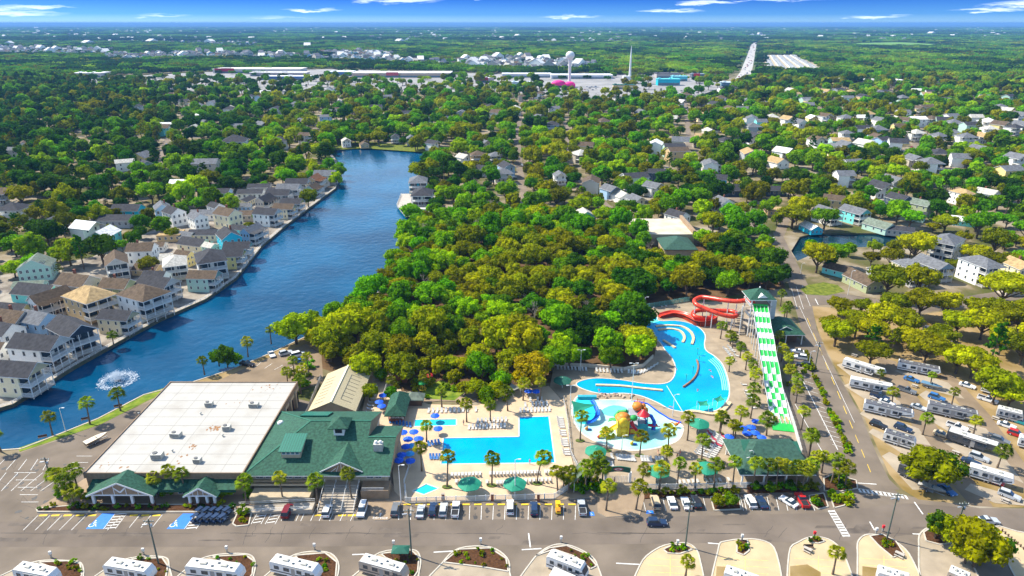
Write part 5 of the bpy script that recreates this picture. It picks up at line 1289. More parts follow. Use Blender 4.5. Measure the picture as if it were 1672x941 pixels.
# 1.4 to 4.5 km: stands about 35 m across, broken by suburbs and clearings
TOWN = [W2([(-200, 88), (170, 92), (190, 82), (-200, 72)]), W2([(-200, 66), (260, 70), (420, 78), (430, 68), (200, 60), (-200, 58)]), W2([(170, 100), (380, 96), (520, 100), (830, 112), (830, 104), (560, 92), (330, 86), (170, 90)]), W2([(620, 66), (900, 70), (1200, 68), (1200, 61), (700, 58)]), W2([(760, 112), (930, 116), (980, 108), (850, 95), (760, 98)]), W2([(560, 97), (640, 99), (640, 86), (520, 86)])]
TBB = [(p, bb(p)) for p in TOWN]
def clear(x, y, m=0):
 for p, (a, b, c, d) in TBB:
  if a < x < b and c < y < d and inpoly(x, y, p): return .5
 for p in (CAMP2, FIELD):
  if inpoly(x, y, p): return 0
 for p in (COMM, COMM2):
  if inpoly(x, y, p): return .16
 for q in ROADSEG.near(x, y, 40):
  if math.hypot(q[0] - x, q[1] - y) < q[2] + 14: return 0
 return 1
y = 1455.0
while y < 4600:
 step = 25 + (y - 1400) * .004; xm = y * .8 + 60; x = -xm
 while x < xm:
  xx, yy = x + tr.uniform(-.45, .45) * step, y + tr.uniform(-.45, .45) * step; x += step
  c_ = clear(xx, yy)
  if tr.random() > c_ * .96: continue
  v = 1.7 * mnoise.noise(Vector((xx * .004, yy * .0025, 1))); pxx = proj(xx, yy)[0]
  i = (1 if v < -.18 else 0 if v < .1 else 3 if v < .3 else 2) if pxx > 560 else (1 if v < .05 else 0 if v < .35 else 3)
  if tr.random() < .3: i = tr.randrange(5)
  if c_ < 1: inst(xx, yy, .42, IDX['stand', i], .75)
  else: inst(xx, yy, step / 31 * tr.uniform(.85, 1.1), IDX['stand', i], tr.uniform(.62, 1.3) * (1.2 if 1250 < pxx else 1))
 y += step * .9
while y < 19000:
 step = 78 + (y - 4600) * .009; xm = y * .8 + 100; x = -xm
 while x < xm:
  xx, yy = x + tr.uniform(-.45, .45) * step, y + tr.uniform(-.45, .45) * step; x += step
  v = 1.4 * mnoise.noise(Vector((xx * .0011, yy * .0009, 5)))
  if v > .36 and tr.random() < .8: continue
  inst(xx, yy, step / 84, IDX['far', (1 if v < -.1 else 0 if v < .15 else 3)], tr.uniform(.8, 1.25))
 y += step * .95
me = bpy.data.meshes.new('woodland'); me.from_pydata(pts, [], [])
for nm_, ty, dat, k in (('sca', 'FLOAT_VECTOR', sca, 'vector'), ('rot', 'FLOAT_VECTOR', rot, 'vector'), ('pid', 'INT', pid, 'value')):
 at = me.attributes.new(nm_, ty, 'POINT'); at.data.foreach_set(k, [c for q in dat for c in q] if k == 'vector' else dat)
wo_ = bpy.data.objects.new('woodland', me); COL.objects.link(wo_); tag(wo_, 'unbroken woodland and garden trees out to the horizon', None, None, 'stuff')
def scatter(obj, coll):
 ng = bpy.data.node_groups.new('scatter', 'GeometryNodeTree')
 ng.interface.new_socket('Geometry', in_out='INPUT', socket_type='NodeSocketGeometry'); ng.interface.new_socket('Geometry', in_out='OUTPUT', socket_type='NodeSocketGeometry')
 n, l = ng.nodes, ng.links
 gi, go = n.new('NodeGroupInput'), n.new('NodeGroupOutput'); ip = n.new('GeometryNodeInstanceOnPoints'); ci = n.new('GeometryNodeCollectionInfo')
 ci.inputs['Collection'].default_value = coll; ci.inputs['Separate Children'].default_value = True; ci.inputs['Reset Children'].default_value = True
 ip.inputs['Pick Instance'].default_value = True
 def na(nm_, ty):
  q = n.new('GeometryNodeInputNamedAttribute'); q.data_type = ty; q.inputs['Name'].default_value = nm_; return q.outputs['Attribute']
 l.new(gi.outputs[0], ip.inputs['Points']); l.new(ci.outputs[0], ip.inputs['Instance'])
 l.new(na('pid', 'INT'), ip.inputs['Instance Index']); l.new(na('rot', 'FLOAT_VECTOR'), ip.inputs['Rotation']); l.new(na('sca', 'FLOAT_VECTOR'), ip.inputs['Scale'])
 l.new(ip.outputs[0], go.inputs[0])
 md = obj.modifiers.new('scatter', 'NODES'); md.node_group = ng
scatter(wo_, pc)
print('TREES', cnt, len(rest_), len(pts), 'houses', len(HOUSES))
# ------------------------------------------------------------------ pool decks and pools
def Z5(a, b): return (880 + a / 3.619, 480 + b / 3.619)
def Z4(a, b): return (640 + a / 3.7625, 600 + b / 3.7625)
m_pool = water_mat('pool_water', (.0, .27, .55), .05, 1.2, .3, (.0, .37, .64), .09)
m_lagoon = water_mat('lagoon_water', (.0, .23, .50), .05, 1.0, .3, (.0, .38, .62), .05)
m_shallow = water_mat('shallow_water', (.24, .60, .54), .06, 1.4, .25, (.52, .68, .6), .09)
m_teal = water_mat('teal_pool_water', (.015, .42, .52), .05, 1.2, .2, (.03, .55, .62), .1)
m_coping = M('pool_coping', (.6, .55, .46), .8, var=.08)
m_tile = M('pool_tile', (.0, .20, .48), .3, var=.2, scale=3)
m_edge = M('lagoon_wall', (.60, .47, .28), .85, var=.15, scale=.8)
def smo(px, k=5): return [tuple(v) for v in smooth([Vector((a, b)) for a, b in px], k, True)]
POOL_L = PP([(723.7, 716), (847.3, 713.8), (847.3, 681.9), (896.5, 680.5), (906.6, 756.8), (719.7, 759)])
POOL_S = PP([(677, 686), (745.5, 685), (745.5, 695.7), (675.3, 697.5)])
POOL_D = PP([(673, 802.5), (696, 790.8), (717.5, 798.6), (692, 809)])
LAG = PP(smo([Z5(*q) for q in ((505, 172), (512, 145), (600, 133), (688, 130), (712, 160), (800, 160), (880, 172), (945, 200), (982, 245), (978, 300), (990, 338), (1040, 372), (1085, 420), (1115, 500), (1126, 580), (1108, 640), (1050, 690), (960, 704), (868, 702), (770, 682), (700, 645), (600, 605), (500, 590), (370, 592), (275, 570), (220, 540), (250, 515), (340, 500), (480, 510), (620, 531), (740, 532), (792, 500), (806, 440), (785, 382), (745, 335), (700, 275), (610, 240), (540, 205))], 4))
SPL = PP(smo([Z5(*q) for q in ((205, 640), (245, 600), (330, 628), (470, 630), (600, 640), (690, 690), (770, 745), (842, 775), (846, 825), (800, 880), (650, 922), (500, 925), (370, 890), (265, 835), (215, 770), (195, 700))], 4))
def pool(name, lab, poly, mat, zt, zw, cat='pool', cop=.35):
 t = tag(bpy.data.objects.new(name, None), lab, cat); COL.objects.link(t)
 MB().sheet(poly, zw).build('water', mat, t)
 b = MB(); n = len(poly)
 b.kerb([(p[0], p[1]) for p in poly], cop, zt - .06, zt + .035, 0, True); b.build('coping', m_coping, t)
 b = MB(); b.add([(p[0], p[1], zt - .02) for p in poly] + [(p[0], p[1], zw - .05) for p in poly], [((i + 1) % n, i, n + i, n + (i + 1) % n) for i in range(n)]); b.add([(p[0], p[1], zt - .02) for p in poly] + [(p[0], p[1], zw - .05) for p in poly], [(i, (i + 1) % n, n + (i + 1) % n, n + i) for i in range(n)]) if False else None
 b.build('tile_band', m_tile, t)
 return t
DECK = PP([(600, 600), (640, 604), (657, 642), (700, 661), (780, 663), (832, 641), (896, 631), (925, 662), (930, 735), (942, 785), (905, 815), (660, 819), (644, 803), (641, 772), (652, 702), (606, 690), (590, 680), (604, 612)])
DECK2 = PP([(904, 600), (1016, 604), (1052, 601), (1068, 583), (1073, 560), (1060, 545), (1030, 537), (1006, 528), (1002, 514), (1088, 500), (1150, 494), (1222, 490), (1250, 540), (1268, 600), (1298, 700), (1318, 760), (1200, 800), (1050, 801), (960, 790), (943, 783), (931, 735), (926, 662), (898, 632)])
b = MB().holed(DECK, [POOL_L, POOL_S, POOL_D], .16, 0, -.02); struct(b.build('pool_deck', [m_deck]), 'cream painted deck round the L-shaped pool')
b = MB().holed(DECK2, [LAG, SPL], .16, 0, -.02); struct(b.build('lagoon_deck', [m_deck2]), 'grey concrete deck round the lagoon pool')
pool('swimming_pool', 'big turquoise L-shaped swimming pool in a cream deck', POOL_L, m_pool, .16, .06)
pool('swimming_pool', 'small rectangular pool behind the blue umbrellas', POOL_S, m_teal, .16, .06)
pool('swimming_pool', 'little kite-shaped pool at the deck corner by the white fence', POOL_D, m_teal, .16, .06)
lag = pool('lagoon_pool', 'winding turquoise lagoon pool below the red tube slide', LAG, m_lagoon, .16, .06)
spl = pool('splash_pool', 'pale round splash pool holding the colourful play castle', SPL, m_shallow, .16, .08, cop=.5)
MB().sheet(PP(smo([Z5(*q) for q in ((215, 655), (245, 605), (330, 632), (352, 700), (340, 745), (290, 770), (225, 755))], 3)), .10).build('plunge_water', m_teal, spl)
for pts in (((600, 760), (680, 770), (705, 820), (620, 850), (560, 830)), ((370, 690), (440, 660), (520, 680), (470, 720), (400, 720))):
 MB().sheet(PP(smo([Z5(*q) for q in pts], 3)), .104).build('mint_floor_patch', M('mint_floor', (.12, .60, .56), .3, var=.2, scale=.4), spl)
def walls_in(px, w_, z1, name, mat, par, k=5):
 pts = [tuple(P(*Z5(*q))[:2]) for q in px]; pts = [tuple(v) for v in smooth([Vector(p) for p in pts], k)]
 b = MB().kerb(pts, w_, .0, z1); return b.build(name, mat, par)
for px in (((690, 195), (760, 190), (840, 196), (890, 222), (912, 262), (903, 302)), ((705, 216), (770, 210), (830, 221), (855, 246), (858, 270), (848, 290)), ((735, 278), (770, 300), (805, 322)), ((335, 543), (480, 548), (600, 562), (730, 575))):
 walls_in(px, .9, .5, 'divider_wall', m_edge, lag)
walls_in(((852, 555), (900, 520), (930, 480), (940, 430), (932, 395)), .45, .6, 'divider_wall', M('divider_brown', (.26, .13, .06), .8, var=.2), lag)
walls_in(((866, 706), (920, 702), (1030, 718), (1090, 692), (1128, 648)), 1.1, .7, 'divider_wall', m_edge, lag)
for q in range(4):
 k = q * 11
 walls_in(((1035 - k, 375 + k * .5), (1080 - k, 425 + k * .3), (1108 - k, 500), (1118 - k, 570)), .3, .075 + .004 * q, 'entry_step', M('step_pale', (.25, .72, .82), .3, var=.05), lag)
MB().sheet(PP(smo([Z5(*q) for q in ((885, 690), (950, 655), (1030, 640), (1110, 610), (1118, 650), (1070, 690), (1000, 705))], 3)), .064).build('toddler_water', m_teal, lag)
a, c = P(*Z5(755, 545)), P(*Z5(850, 700)); MB().tube([(a.x, a.y, .1), (c.x, c.y, .1)], .08, 5).build('lane_rope', m_white, lag)
MB().sheet([tuple(P(*Z5(*q))[:2]) for q in ((630, 165), (700, 150), (720, 160), (640, 182))], .07).build('landing_mat', M('mint_mat', (.12, .62, .5), .5), lag)
# sandstone boulders between lagoon and splash pool
rg = random.Random(9)
m_rock = M('sandstone', (.45, .33, .24), .9, var=.35, scale=2)
for k in range(26):
 c = P(*Z5(rg.uniform(350, 560), rg.uniform(598, 618))); b = MB()
 b.ball((0, 0, .2), (rg.uniform(.3, .8), rg.uniform(.3, .6), rg.uniform(.25, .55)), 0, 6, 4, .2, rg, False)
 o = tag(b.build('boulder', m_rock), None, 'boulder', 'boulders edging the splash pool'); o.location = (c.x, c.y, .16); o.rotation_euler = (0, 0, rg.uniform(0, 6))
 o['label'] = 'tan sandstone boulder in the rockery between lagoon and splash pool'
# ------------------------------------------------------------------ palms
m_frond = leaf_mat('palm_frond', (.075, .13, .004), (.24, .32, .008), .01, .25)
m_frond_y = leaf_mat('palm_frond_yellow', (.13, .16, .004), (.36, .37, .010), .01, .25)
m_palmtrunk = M('palm_trunk', (.15, .11, .075), .95, var=.35, scale=3)
def palm_crown(seed, n_=24):
 g = random.Random(seed); b = MB()
 for i in range(n_):
  az_ = i * 2.39996 + g.uniform(-.3, .3); el_ = math.asin(max(-.55, min(.98, 1 - 1.5 * (i + .5) / n_))) + g.uniform(-.2, .2)
  d = Vector((math.cos(az_) * math.cos(el_), math.sin(az_) * math.cos(el_), math.sin(el_)))
  sd_ = d.cross(Vector((0, 0, 1))).normalized(); up = sd_.cross(d)
  L1 = g.uniform(.8, 1.15); L2 = g.uniform(1.0, 1.35)
  base = d * L1
  b.bar(d * .1, base, .05, .05, 0)
  for k in range(9):                              # fan of drooping blades
   t = (k - 4) / 4 * 1.0
   e = d * math.cos(t) + sd_ * math.sin(t)
   m_ = base + e * L2 * .6 + up * .05; tip = base + e * L2 * (1.05 - .12 * abs(t)) - Vector((0, 0, .38 + .1 * abs(t)))
   w_ = (up.cross(e)).normalized() * .10
   b.add([base - w_ * .3, base + w_ * .3, m_ + w_ + up * .03, m_ - w_ + up * .03, tip], [(0, 1, 2, 3), (3, 2, 4)], 0)
 b.ball((0, 0, -.1), (.4, .4, .5), 0, 6, 4)
 for i in range(7):                                  # dead brown skirt
  a_ = i * .9 + g.uniform(0, .5); r_ = g.uniform(.5, .95); q = Vector((r_ * math.cos(a_), r_ * math.sin(a_), -g.uniform(.7, 1.5))); s_ = Vector((-math.sin(a_), math.cos(a_), 0)) * .26
  b.add([Vector((0, 0, -.1)), q * .6 + s_, q, q * .6 - s_], [(0, 1, 2, 3)], 1)
 return b
PC = [palm_crown(s_).mesh('palm_crown', [[m_frond, m_frond_y][s_ % 2], M('dead_frond', (.22, .15, .07), .9)]) for s_ in range(4)]
PT = MB().tube([(0, 0, -.1), (.05, .02, .35), (.03, 0, .6)], [.2, .17, .16], 7).mesh('palm_trunk', m_palmtrunk)
def trunk_mesh(h, lean):
 return MB().tube([(0, 0, -.1), (lean * .12, 0, h * .33), (lean * .45, .03, h * .68), (lean, 0, h)], [.30, .2, .18, .2], 7).mesh('palm_trunk', m_palmtrunk)
TM = {}
m_palmbed = M('palm_bed', (.09, .12, .02), .95, var=.5, scale=2)
def palm(px, py, h=6.2, s_=1.0, lean=0.0, bed=False):
 c = P(px, py); k = rg.randrange(4); h = round(h * rg.uniform(.86, 1.15), 1)
 t = thing('palm_tree', None, 'palm', (c.x, c.y, .05), 0); t.rotation_euler = (rg.gauss(0, .035), rg.gauss(0, .035), 0); s_ *= rg.uniform(.86, 1.14)
 key = (h, lean)
 if key not in TM: TM[key] = trunk_mesh(h, lean)
 o = bpy.data.objects.new('trunk', TM[key]); COL.objects.link(o); o.parent = t
 o = bpy.data.objects.new('crown', PC[k]); COL.objects.link(o); o.parent = t; o.location = (lean, 0, h + .15); o.rotation_euler = (0, 0, rg.uniform(0, 6)); o.scale = (s_ * 1.05,) * 3
 t['group'] = 'palms of the resort'
 sz = 'low ' if h < 4.6 else 'tall ' if h > 7.2 else ''
 auto(t, f"{sz}{'yellow-green' if k % 2 else 'green'} {'leaning ' if lean else ''}fan palm", 'palm')
 if bed:
  b = MB().prism([(1.3 * math.cos(q * .7), .8 * math.sin(q * .7)) for q in range(9)], 0, .35); o = b.build('planting_bed', m_palmbed, t)
for a in ((334, 612, 5), (405, 583, 6.5), (443, 562, 6.2), (147, 693, 7), (197, 671, 6.2), (86, 711, 5.8), (2, 738, 6),
          (95, 806, 5.5), (112, 822, 5.2), (131, 812, 7.2), (106, 812, 6), (122, 828, 4.2), (257, 813, 5.2), (286, 808, 8.4), (306, 814, 6.4), (402.6, 826, 6.4), (463, 823, 7.2), (519, 823, 7), (575.5, 821, 7.6),
          (696.6, 722, 6.4), (689, 770, 8), (730, 796.7, 8.2, 1, 0, 1), (803, 794, 7.4, 1, 0, 1), (877, 791, 8.6, 1, 1.6, 1), (762, 690, 5.4), (800.8, 690, 5.2), (829, 671.8, 6.6), (854, 654.5, 6), (882, 654.5, 6.6), (947, 721, 7, 1, 0, 1), (911, 807, 6.6), (928, 805, 6.4), (920, 800, 5.4), (956, 799, 6.6), (965, 795, 5),
          (721.6, 666, 5.4), (694, 637, 5), (822, 630, 5.5), (880, 626, 4.6), (990.5, 737, 6.6, 1, 0, 1), (1044, 745, 7, 1, 0, 1), (1091, 737, 7, 1, 0, 1), (1122, 720, 7, 1, -.8), (1174, 709, 5.6, 1, 0, 1), (1195, 723, 5.4), (1145, 753, 6.6, 1, 0, 1), (1176, 554, 5.6), (1192, 563, 4.2), (1195, 569, 3.6), (1208, 585, 4.2), (1217, 605, 4.8), (1225, 621, 5.4), (1231, 637, 5.2), (1229, 662, 4.8), (1225, 684, 5.4), (1208, 696, 5.4), (1251, 712, 6, 1.15), (1199, 722, 5, 1.1), (1175, 712, 5.4),
          (1271, 568, 4.5), (1276, 590, 5), (1284, 610, 5.2), (1290, 628, 5), (1295, 645, 5.2), (1299, 658, 4.6), (1308, 702, 6), (1274, 500, 5), (1284, 519, 5), (1280, 522, 4.4), (1320, 747, 6), (1332, 775, 5), (1341, 772, 4.6), (1357, 789, 7), (1379, 797, 6.2), (1368, 792, 5),
          (1088, 768, 6.6), (975, 789, 6.6), (983, 792, 5.4), (1046, 798, 6.2), (1076, 800, 6.8), (1105, 797, 6.6), (1135, 798, 6.4), (1165, 798, 6.4), (1196, 795, 6.8), (1228, 798, 6.8), (1249, 798, 6.6), (1266, 798, 6.8), (1279, 796, 7), (1299, 798, 6.6), (1318, 796, 6.8), (1309, 800, 6), (989.5, 834, 6.2), (1038, 833, 6), (1321, 743, 6),
          (481, 613, 5.6), (505, 613, 6), (471, 639, 6.4), (491.6, 643, 5.4), (497, 628, 5), (484, 633, 4.4), (1435.6, 623, 2.8, .7), (1518, 633, 4.2, .8), (1456, 661, 4.4, .85), (1553, 663, 4.2, .8), (1506, 710, 5.4, .9), (1589, 710, 4.4, .85), (1628, 764, 5.6, 1), (1359.5, 938, 5, .95), (1119, 942, 4, .95), (186, 566, 4.2, .9), (640, 640, 4.5, .9), (586, 600, 5.5), (709, 600, 5.5), (1190, 608, 3.6)):
 palm(*a)
# ------------------------------------------------------------------ shrubs and beds
def shrub_mesh(seed, cn): return crown(seed, 1.0, .75, .65, 7, 26, .3, .9).mesh('shrub', LEAF[cn])
SH = {(cn, k): shrub_mesh(600 + k + len(cn), cn) for cn in LEAF for k in range(2)}
sr_ = random.Random(12)
def shrub(px, py, s_=1.0, cn=None, z=.0):
 if sr_.random() < .27: return
 cn = cn or rg.choice(('green', 'lime', 'olive', 'gold', 'dark')); c = P(px, py)
 o = bpy.data.objects.new('shrub', SH[cn, rg.randrange(2)]); COL.objects.link(o); o.location = (c.x, c.y, z); s_ *= rg.uniform(.8, 1.2); o.scale = (s_ * rg.uniform(.85, 1.3), s_, s_ * rg.uniform(.8, 1.1)); o.rotation_euler = (0, 0, rg.uniform(0, 6))
 tag(o, None, 'shrub', 'shrubs in the planting beds'); auto(o, f"{'small ' if s_ < .75 else ''}{LOOK[cn]} shrub", 'shrub')
def bed(name, lab, px, z=.14, mat=None, kerb=True):
 t = tag(bpy.data.objects.new(name, None), lab, 'planting bed'); COL.objects.link(t)
 pts = PP(px); MB().prism(pts, -.02, z, 0, bottom=False).build('bed_soil', mat or m_mulch, t)
 if kerb: MB().kerb([(p.x, p.y) for p in pts], .3, 0, z + .06, 0, True).build('kerb', m_kerb, t)
 return t
bed('planting_bed', 'long flower bed with rocks before the white hall', [(60, 832), (150, 824), (330, 826), (384, 828), (384, 837), (62, 837)], .3)
for k in range(34): shrub(66 + k * 9.5 + rg.uniform(-3, 3), 831 + rg.uniform(-4, 4), rg.uniform(.5, .9), z=.3)
for k in range(10): shrub(100 + k * 6 + rg.uniform(-6, 6), 812 + rg.uniform(-8, 8), 1.1, rg.choice(('gold', 'olive', 'green')), .1)
for x, y, s_ in ((275, 808, 1.6), (300, 810, 1.5), (312, 812, 1.2), (372, 806, 2.2), (385, 800, 1.8), (362, 810, 1.5), (405, 812, 1.4), (480, 640, 1.5), (492, 632, 2), (505, 600, 1.8), (478, 655, 1.6), (495, 652, 1.8), (505, 615, 1.5), (625, 620, 1.6), (655, 618, 1.8), (648, 632, 1.5), (668, 612, 1.6)): shrub(x, y, s_)
bed('planting_bed', 'small kerbed island with a clipped bush between hatched bays', [(388, 838), (402, 829), (412, 832), (406, 858), (386, 860), (380, 856)]); shrub(398, 840, 1.3, 'lime', .1); shrub(394, 850, .7, 'gold', .1); shrub(400, 853, .6, 'olive', .1)
bed('planting_bed', 'dark hedge bed below the white fence of the lagoon', [(1052, 806), (1200, 800), (1200, 808), (1052, 815)], .2, None, False)
for k in range(26): shrub(1056 + k * 5.8, 806 + rg.uniform(-3, 3), rg.uniform(.7, 1.2), rg.choice(('green', 'olive', 'gold')), .2)
bed('planting_bed', 'hedge bed below the pavilion palms', [(1220, 796), (1335, 794), (1338, 803), (1220, 806)], .2, None, False)
for k in range(24): shrub(1223 + k * 4.8, 800 + rg.uniform(-4, 3), rg.uniform(.8, 1.3), rg.choice(('green', 'dark', 'green', 'olive')), .2)
bed('planting_bed', 'kerbed corner bed with palms beside the avenue', [(1345, 782), (1360, 775), (1398, 785), (1400, 798), (1372, 803), (1346, 802)])
for k in range(14): shrub(rg.uniform(1350, 1394), rg.uniform(783, 800), 1, None, .1)
bed('planting_bed', 'kerbed green bed left of the corner footpath', [(1321, 810), (1345, 806), (1352, 828), (1336, 832), (1324, 824)])
bed('planting_bed', 'kerbed green bed right of the corner footpath', [(1354, 806), (1392, 806), (1394, 812), (1378, 826), (1362, 830)])
for k in range(20): shrub(rg.uniform(1356, 1388), rg.uniform(808, 826), 1.0, rg.choice(('green', 'lime', 'gold')), .1)
for k in range(9): shrub(rg.uniform(1324, 1346), rg.uniform(810, 828), .8, None, .1)
bed('planting_bed', 'mulch island with two slim trees between parked cars', [(1160, 812), (1205, 808), (1210, 832), (1166, 834)])
for k in range(36):                                    # hedge between the angled strip and the avenue
 t = k / 35; shrub(1330 + 58 * t + rg.uniform(-1.5, 1.5), 618 + 126 * t, rg.uniform(.8, 1.2), rg.choice(('green', 'gold', 'olive', 'lime')), .05)
for k in range(8): shrub(1313 + rg.uniform(-2, 14), 596 + rg.uniform(-2, 12) + k * .5, 1.1, 'lime', .05)
for k in range(10): shrub(1316 + k * 1.4, 578 + k * 3, 1.0, 'olive', .05)
for k in range(30): shrub(940 + rg.uniform(-15, 40), 796 + rg.uniform(-14, 12), rg.uniform(.9, 1.5), rg.choice(('green', 'dark', 'olive')), .1)
for k in range(12): shrub(rg.uniform(1262, 1300), rg.uniform(560, 660) , 1.1, rg.choice(('gold', 'green', 'olive')), .1)
for k in range(40): shrub(rg.uniform(655, 835), rg.uniform(612, 660), rg.uniform(.8, 1.7), rg.choice(('green', 'gold', 'olive', 'lime')), .1)
# ------------------------------------------------------------------ umbrellas, sails, loungers
m_umb = M('canvas_blue', (.01, .10, .62), .7, var=.15, scale=1)
m_umb2 = M('canvas_sky', (.03, .28, .62), .7, var=.15, scale=1)
m_gcan = M('canvas_green', (.01, .22, .13), .7, var=.15, scale=.8)
m_gcan_d = M('canvas_dark_green', (.012, .10, .065), .75, var=.2, scale=.8)
m_pole = M('pole_white', (.70, .70, .68), .5, .1, var=.05)
def umbrella_proto(name, r, h, sides, mat, drop=.6, pr=.05):
 t = thing(name, 'x', 'umbrella')
 b = MB(); n = sides * 3
 ring = [(r * math.cos(6.2832 * k / n) * (1 if k % 3 == 0 else .94), r * math.sin(6.2832 * k / n) * (1 if k % 3 == 0 else .94), h - drop - (.0 if k % 3 == 0 else -.05)) for k in range(n)]
 mid_ = [(q[0] * .5, q[1] * .5, h - drop * .42) for q in ring]
 vs = ring + mid_ + [(0, 0, h)]
 b.add(vs, [(k, (k + 1) % n, n + (k + 1) % n, n + k) for k in range(n)] + [(n + k, n + (k + 1) % n, 2 * n) for k in range(n)], 0)
 b.add([(q[0], q[1], q[2]) for q in ring] + [(q[0], q[1], q[2] - .14) for q in ring], [((k + 1) % n, k, n + k, n + (k + 1) % n) for k in range(n)], 0)
 b.build('canopy', mat, t); MB().tube([(0, 0, 0), (0, 0, h + .12)], pr, 6).build('pole', m_pole, t)
 b = MB()
 for k in range(sides): b.bar((0, 0, h - .12), (ring[k * 3][0], ring[k * 3][1], ring[k * 3][2] - .03), .04, .04)
 b.build('rib', m_pole, t)
 return Proto(t)
UB, US = umbrella_proto('pool_umbrella', 1.35, 2.5, 8, m_umb), umbrella_proto('pool_umbrella', 1.3, 2.4, 8, m_umb2)
UG, UD = umbrella_proto('shade_umbrella', 3.0, 3.9, 6, m_gcan, 1.2, .09), umbrella_proto('shade_umbrella', 3.0, 3.7, 6, m_gcan_d, 1.1, .09)
bl_list = [Z4(*q) for q in ((70, 415), (137, 412), (100, 457), (164, 455), (88, 503), (62, 555), (45, 588), (115, 592), (266, 312), (285, 392), (838, 158), (885, 160))] + [(626, 649), (620, 660), (624, 667)] + [(1100 + a / 2.475, 460 + b / 2.475) for a, b in ((330, 575), (310, 598), (277, 602), (292, 623), (325, 621), (222, 637), (352, 640))]
for q in bl_list:
 c = P(q[0], q[1] + 6); o = UB.put((c.x, c.y, .16), rg.uniform(0, 1), cat='umbrella', group='blue pool umbrellas'); auto(o, 'open royal-blue pool umbrella', 'blue umbrella')
for q in (Z4(128, 495), Z4(112, 545)):
 c = P(q[0], q[1] + 6); o = US.put((c.x, c.y, .16), .3, cat='umbrella', group='blue pool umbrellas'); auto(o, 'faded sky-blue pool umbrella', 'faded umbrella')
for px, py, dd in ((767, 806, 0), (840.5, 806, 0), (972, 752, 0), (1074, 785, 0), (1152, 780, 0), (1140, 706, 0), (918, 634, 1)):
 c = P(px, py); o = (UD if dd else UG).put((c.x, c.y, .16), .26, cat='umbrella', group='large green shade umbrellas'); auto(o, 'dark green six-sided shade umbrella' if dd else 'green six-sided shade umbrella', 'shade umbrella')
def sail(lab, pts, zs, mat):
 t = thing('shade_sail', lab, 'shade sail'); w_ = [P(a, b, z) for (a, b), z in zip(pts, zs)]
 cen = sum(w_, Vector()) / len(w_) - Vector((0, 0, .35)); b = MB(); n = len(w_)
 mids = [((w_[i] + w_[(i + 1) % n]) / 2).lerp(cen, .14) for i in range(n)]
 ring = [q for i in range(n) for q in (w_[i], mids[i])]
 vs = ring + [cen] + [q - Vector((0, 0, .05)) for q in ring + [cen]]; m_ = len(ring)
 b.add(vs, [(i, (i + 1) % m_, m_) for i in range(m_)] + [(m_ + 1 + (i + 1) % m_, m_ + 1 + i, 2 * m_ + 1) for i in range(m_)], 0); b.build('canvas', mat, t)
 for q in w_: MB().tube([(q.x, q.y, 0), (q.x, q.y, q.z + .1)], .07, 6).build('mast', m_pole, t)
 return t
sail('green triangular shade sail over the blue plunge pool', [Z5(192, 632), Z5(340, 655), Z5(205, 715)], (5.5, 4.4, 3.6), m_gcan)
sail('small green square sail over the toddler pool, left one', [Z5(935, 635), Z5(995, 630), Z5(1005, 660), Z5(950, 662)], (2.6, 2.2, 2.6, 2.2), m_gcan)
sail('small green square sail at the lagoon rim, right one', [Z5(1030, 620), Z5(1075, 598), Z5(1098, 625), Z5(1055, 640)], (2.6, 2.2, 2.6, 2.2), m_gcan)
sail('sloping grey-green canopy beside the entrance palms', [Z4(1085, 640), Z4(1160, 575), Z4(1185, 640), Z4(1120, 712)], (3.2, 4.6, 4.0, 2.8), M('canvas_sage', (.10, .14, .10), .8, var=.2))
sail('small grey tent canopy behind the back row of palms', [Z4(700, 130), Z4(735, 98), Z4(790, 125), Z4(745, 145)], (2.4, 3.4, 2.4, 2.4), M('canvas_grey', (.22, .23, .2), .8, var=.2))
m_lounge = M('lounger_white', (.54, .53, .5), .6, var=.06)
m_sling = M('lounger_sling', (.50, .50, .48), .7, var=.2, scale=2)
b = MB()
b.box(-.32, -.27, -1.0, .95, .30, .36); b.box(.27, .32, -1.0, .95, .30, .36)
for x in (-.3, .3):
 for y in (-.85, .35): b.box(x - .03, x + .03, y - .03, y + .03, 0, .3)
for k in range(7): b.box(-.27, .27, -.98 + k * .2, -.82 + k * .2, .33, .355, 0)
b.add([(-.3, .38, .34), (.3, .38, .34), (.3, 1.0, .86), (-.3, 1.0, .86), (-.3, .42, .30), (.3, .42, .30), (.3, 1.04, .82), (-.3, 1.04, .82)], [(0, 1, 2, 3), (7, 6, 5, 4), (0, 4, 5, 1), (2, 6, 7, 3), (1, 5, 6, 2), (0, 3, 7, 4)], 0)
LM = b.mesh('sun_lounger', m_lounge); LMB = LM.copy(); LMB.materials[0] = M('lounger_blue', (.04, .16, .42), .7, var=.2); LMR = LM.copy(); LMR.materials[0] = M('towel_red', (.55, .06, .10), .8, var=.3)
def lounger(x, y, rz, lab, mesh=None, z=.16):
 o = bpy.data.objects.new('sun_lounger', mesh or LM); COL.objects.link(o); o.location = (x, y, z); o.rotation_euler = (0, 0, rz + rg.uniform(-.06, .06))
 tag(o, lab, 'sun lounger', 'sun loungers around the pools'); return o
def lrow(p0, p1, n_, rz, where, mesh=None, skip=.08, end=('left', 'right')):
 a, c = P(*p0), P(*p1); n_ = max(3, int(n_ * .8))
 for k in range(n_):
  t = k / max(1, n_ - 1)
  if rg.random() < skip: continue
  p = a.lerp(c, t)
  w_ = f'{nth(k + 1)} from {end[0]} in' if k < (n_ + 1) // 2 else f'{nth(n_ - k)} from {end[1]} in'
  lounger(p.x, p.y, rz, f"{'blue' if mesh is LMB else 'white'} sun lounger, {w_} {where}", mesh)
lrow((700, 673.5), (777, 671.5), 16, 0, 'the row behind the small pool')
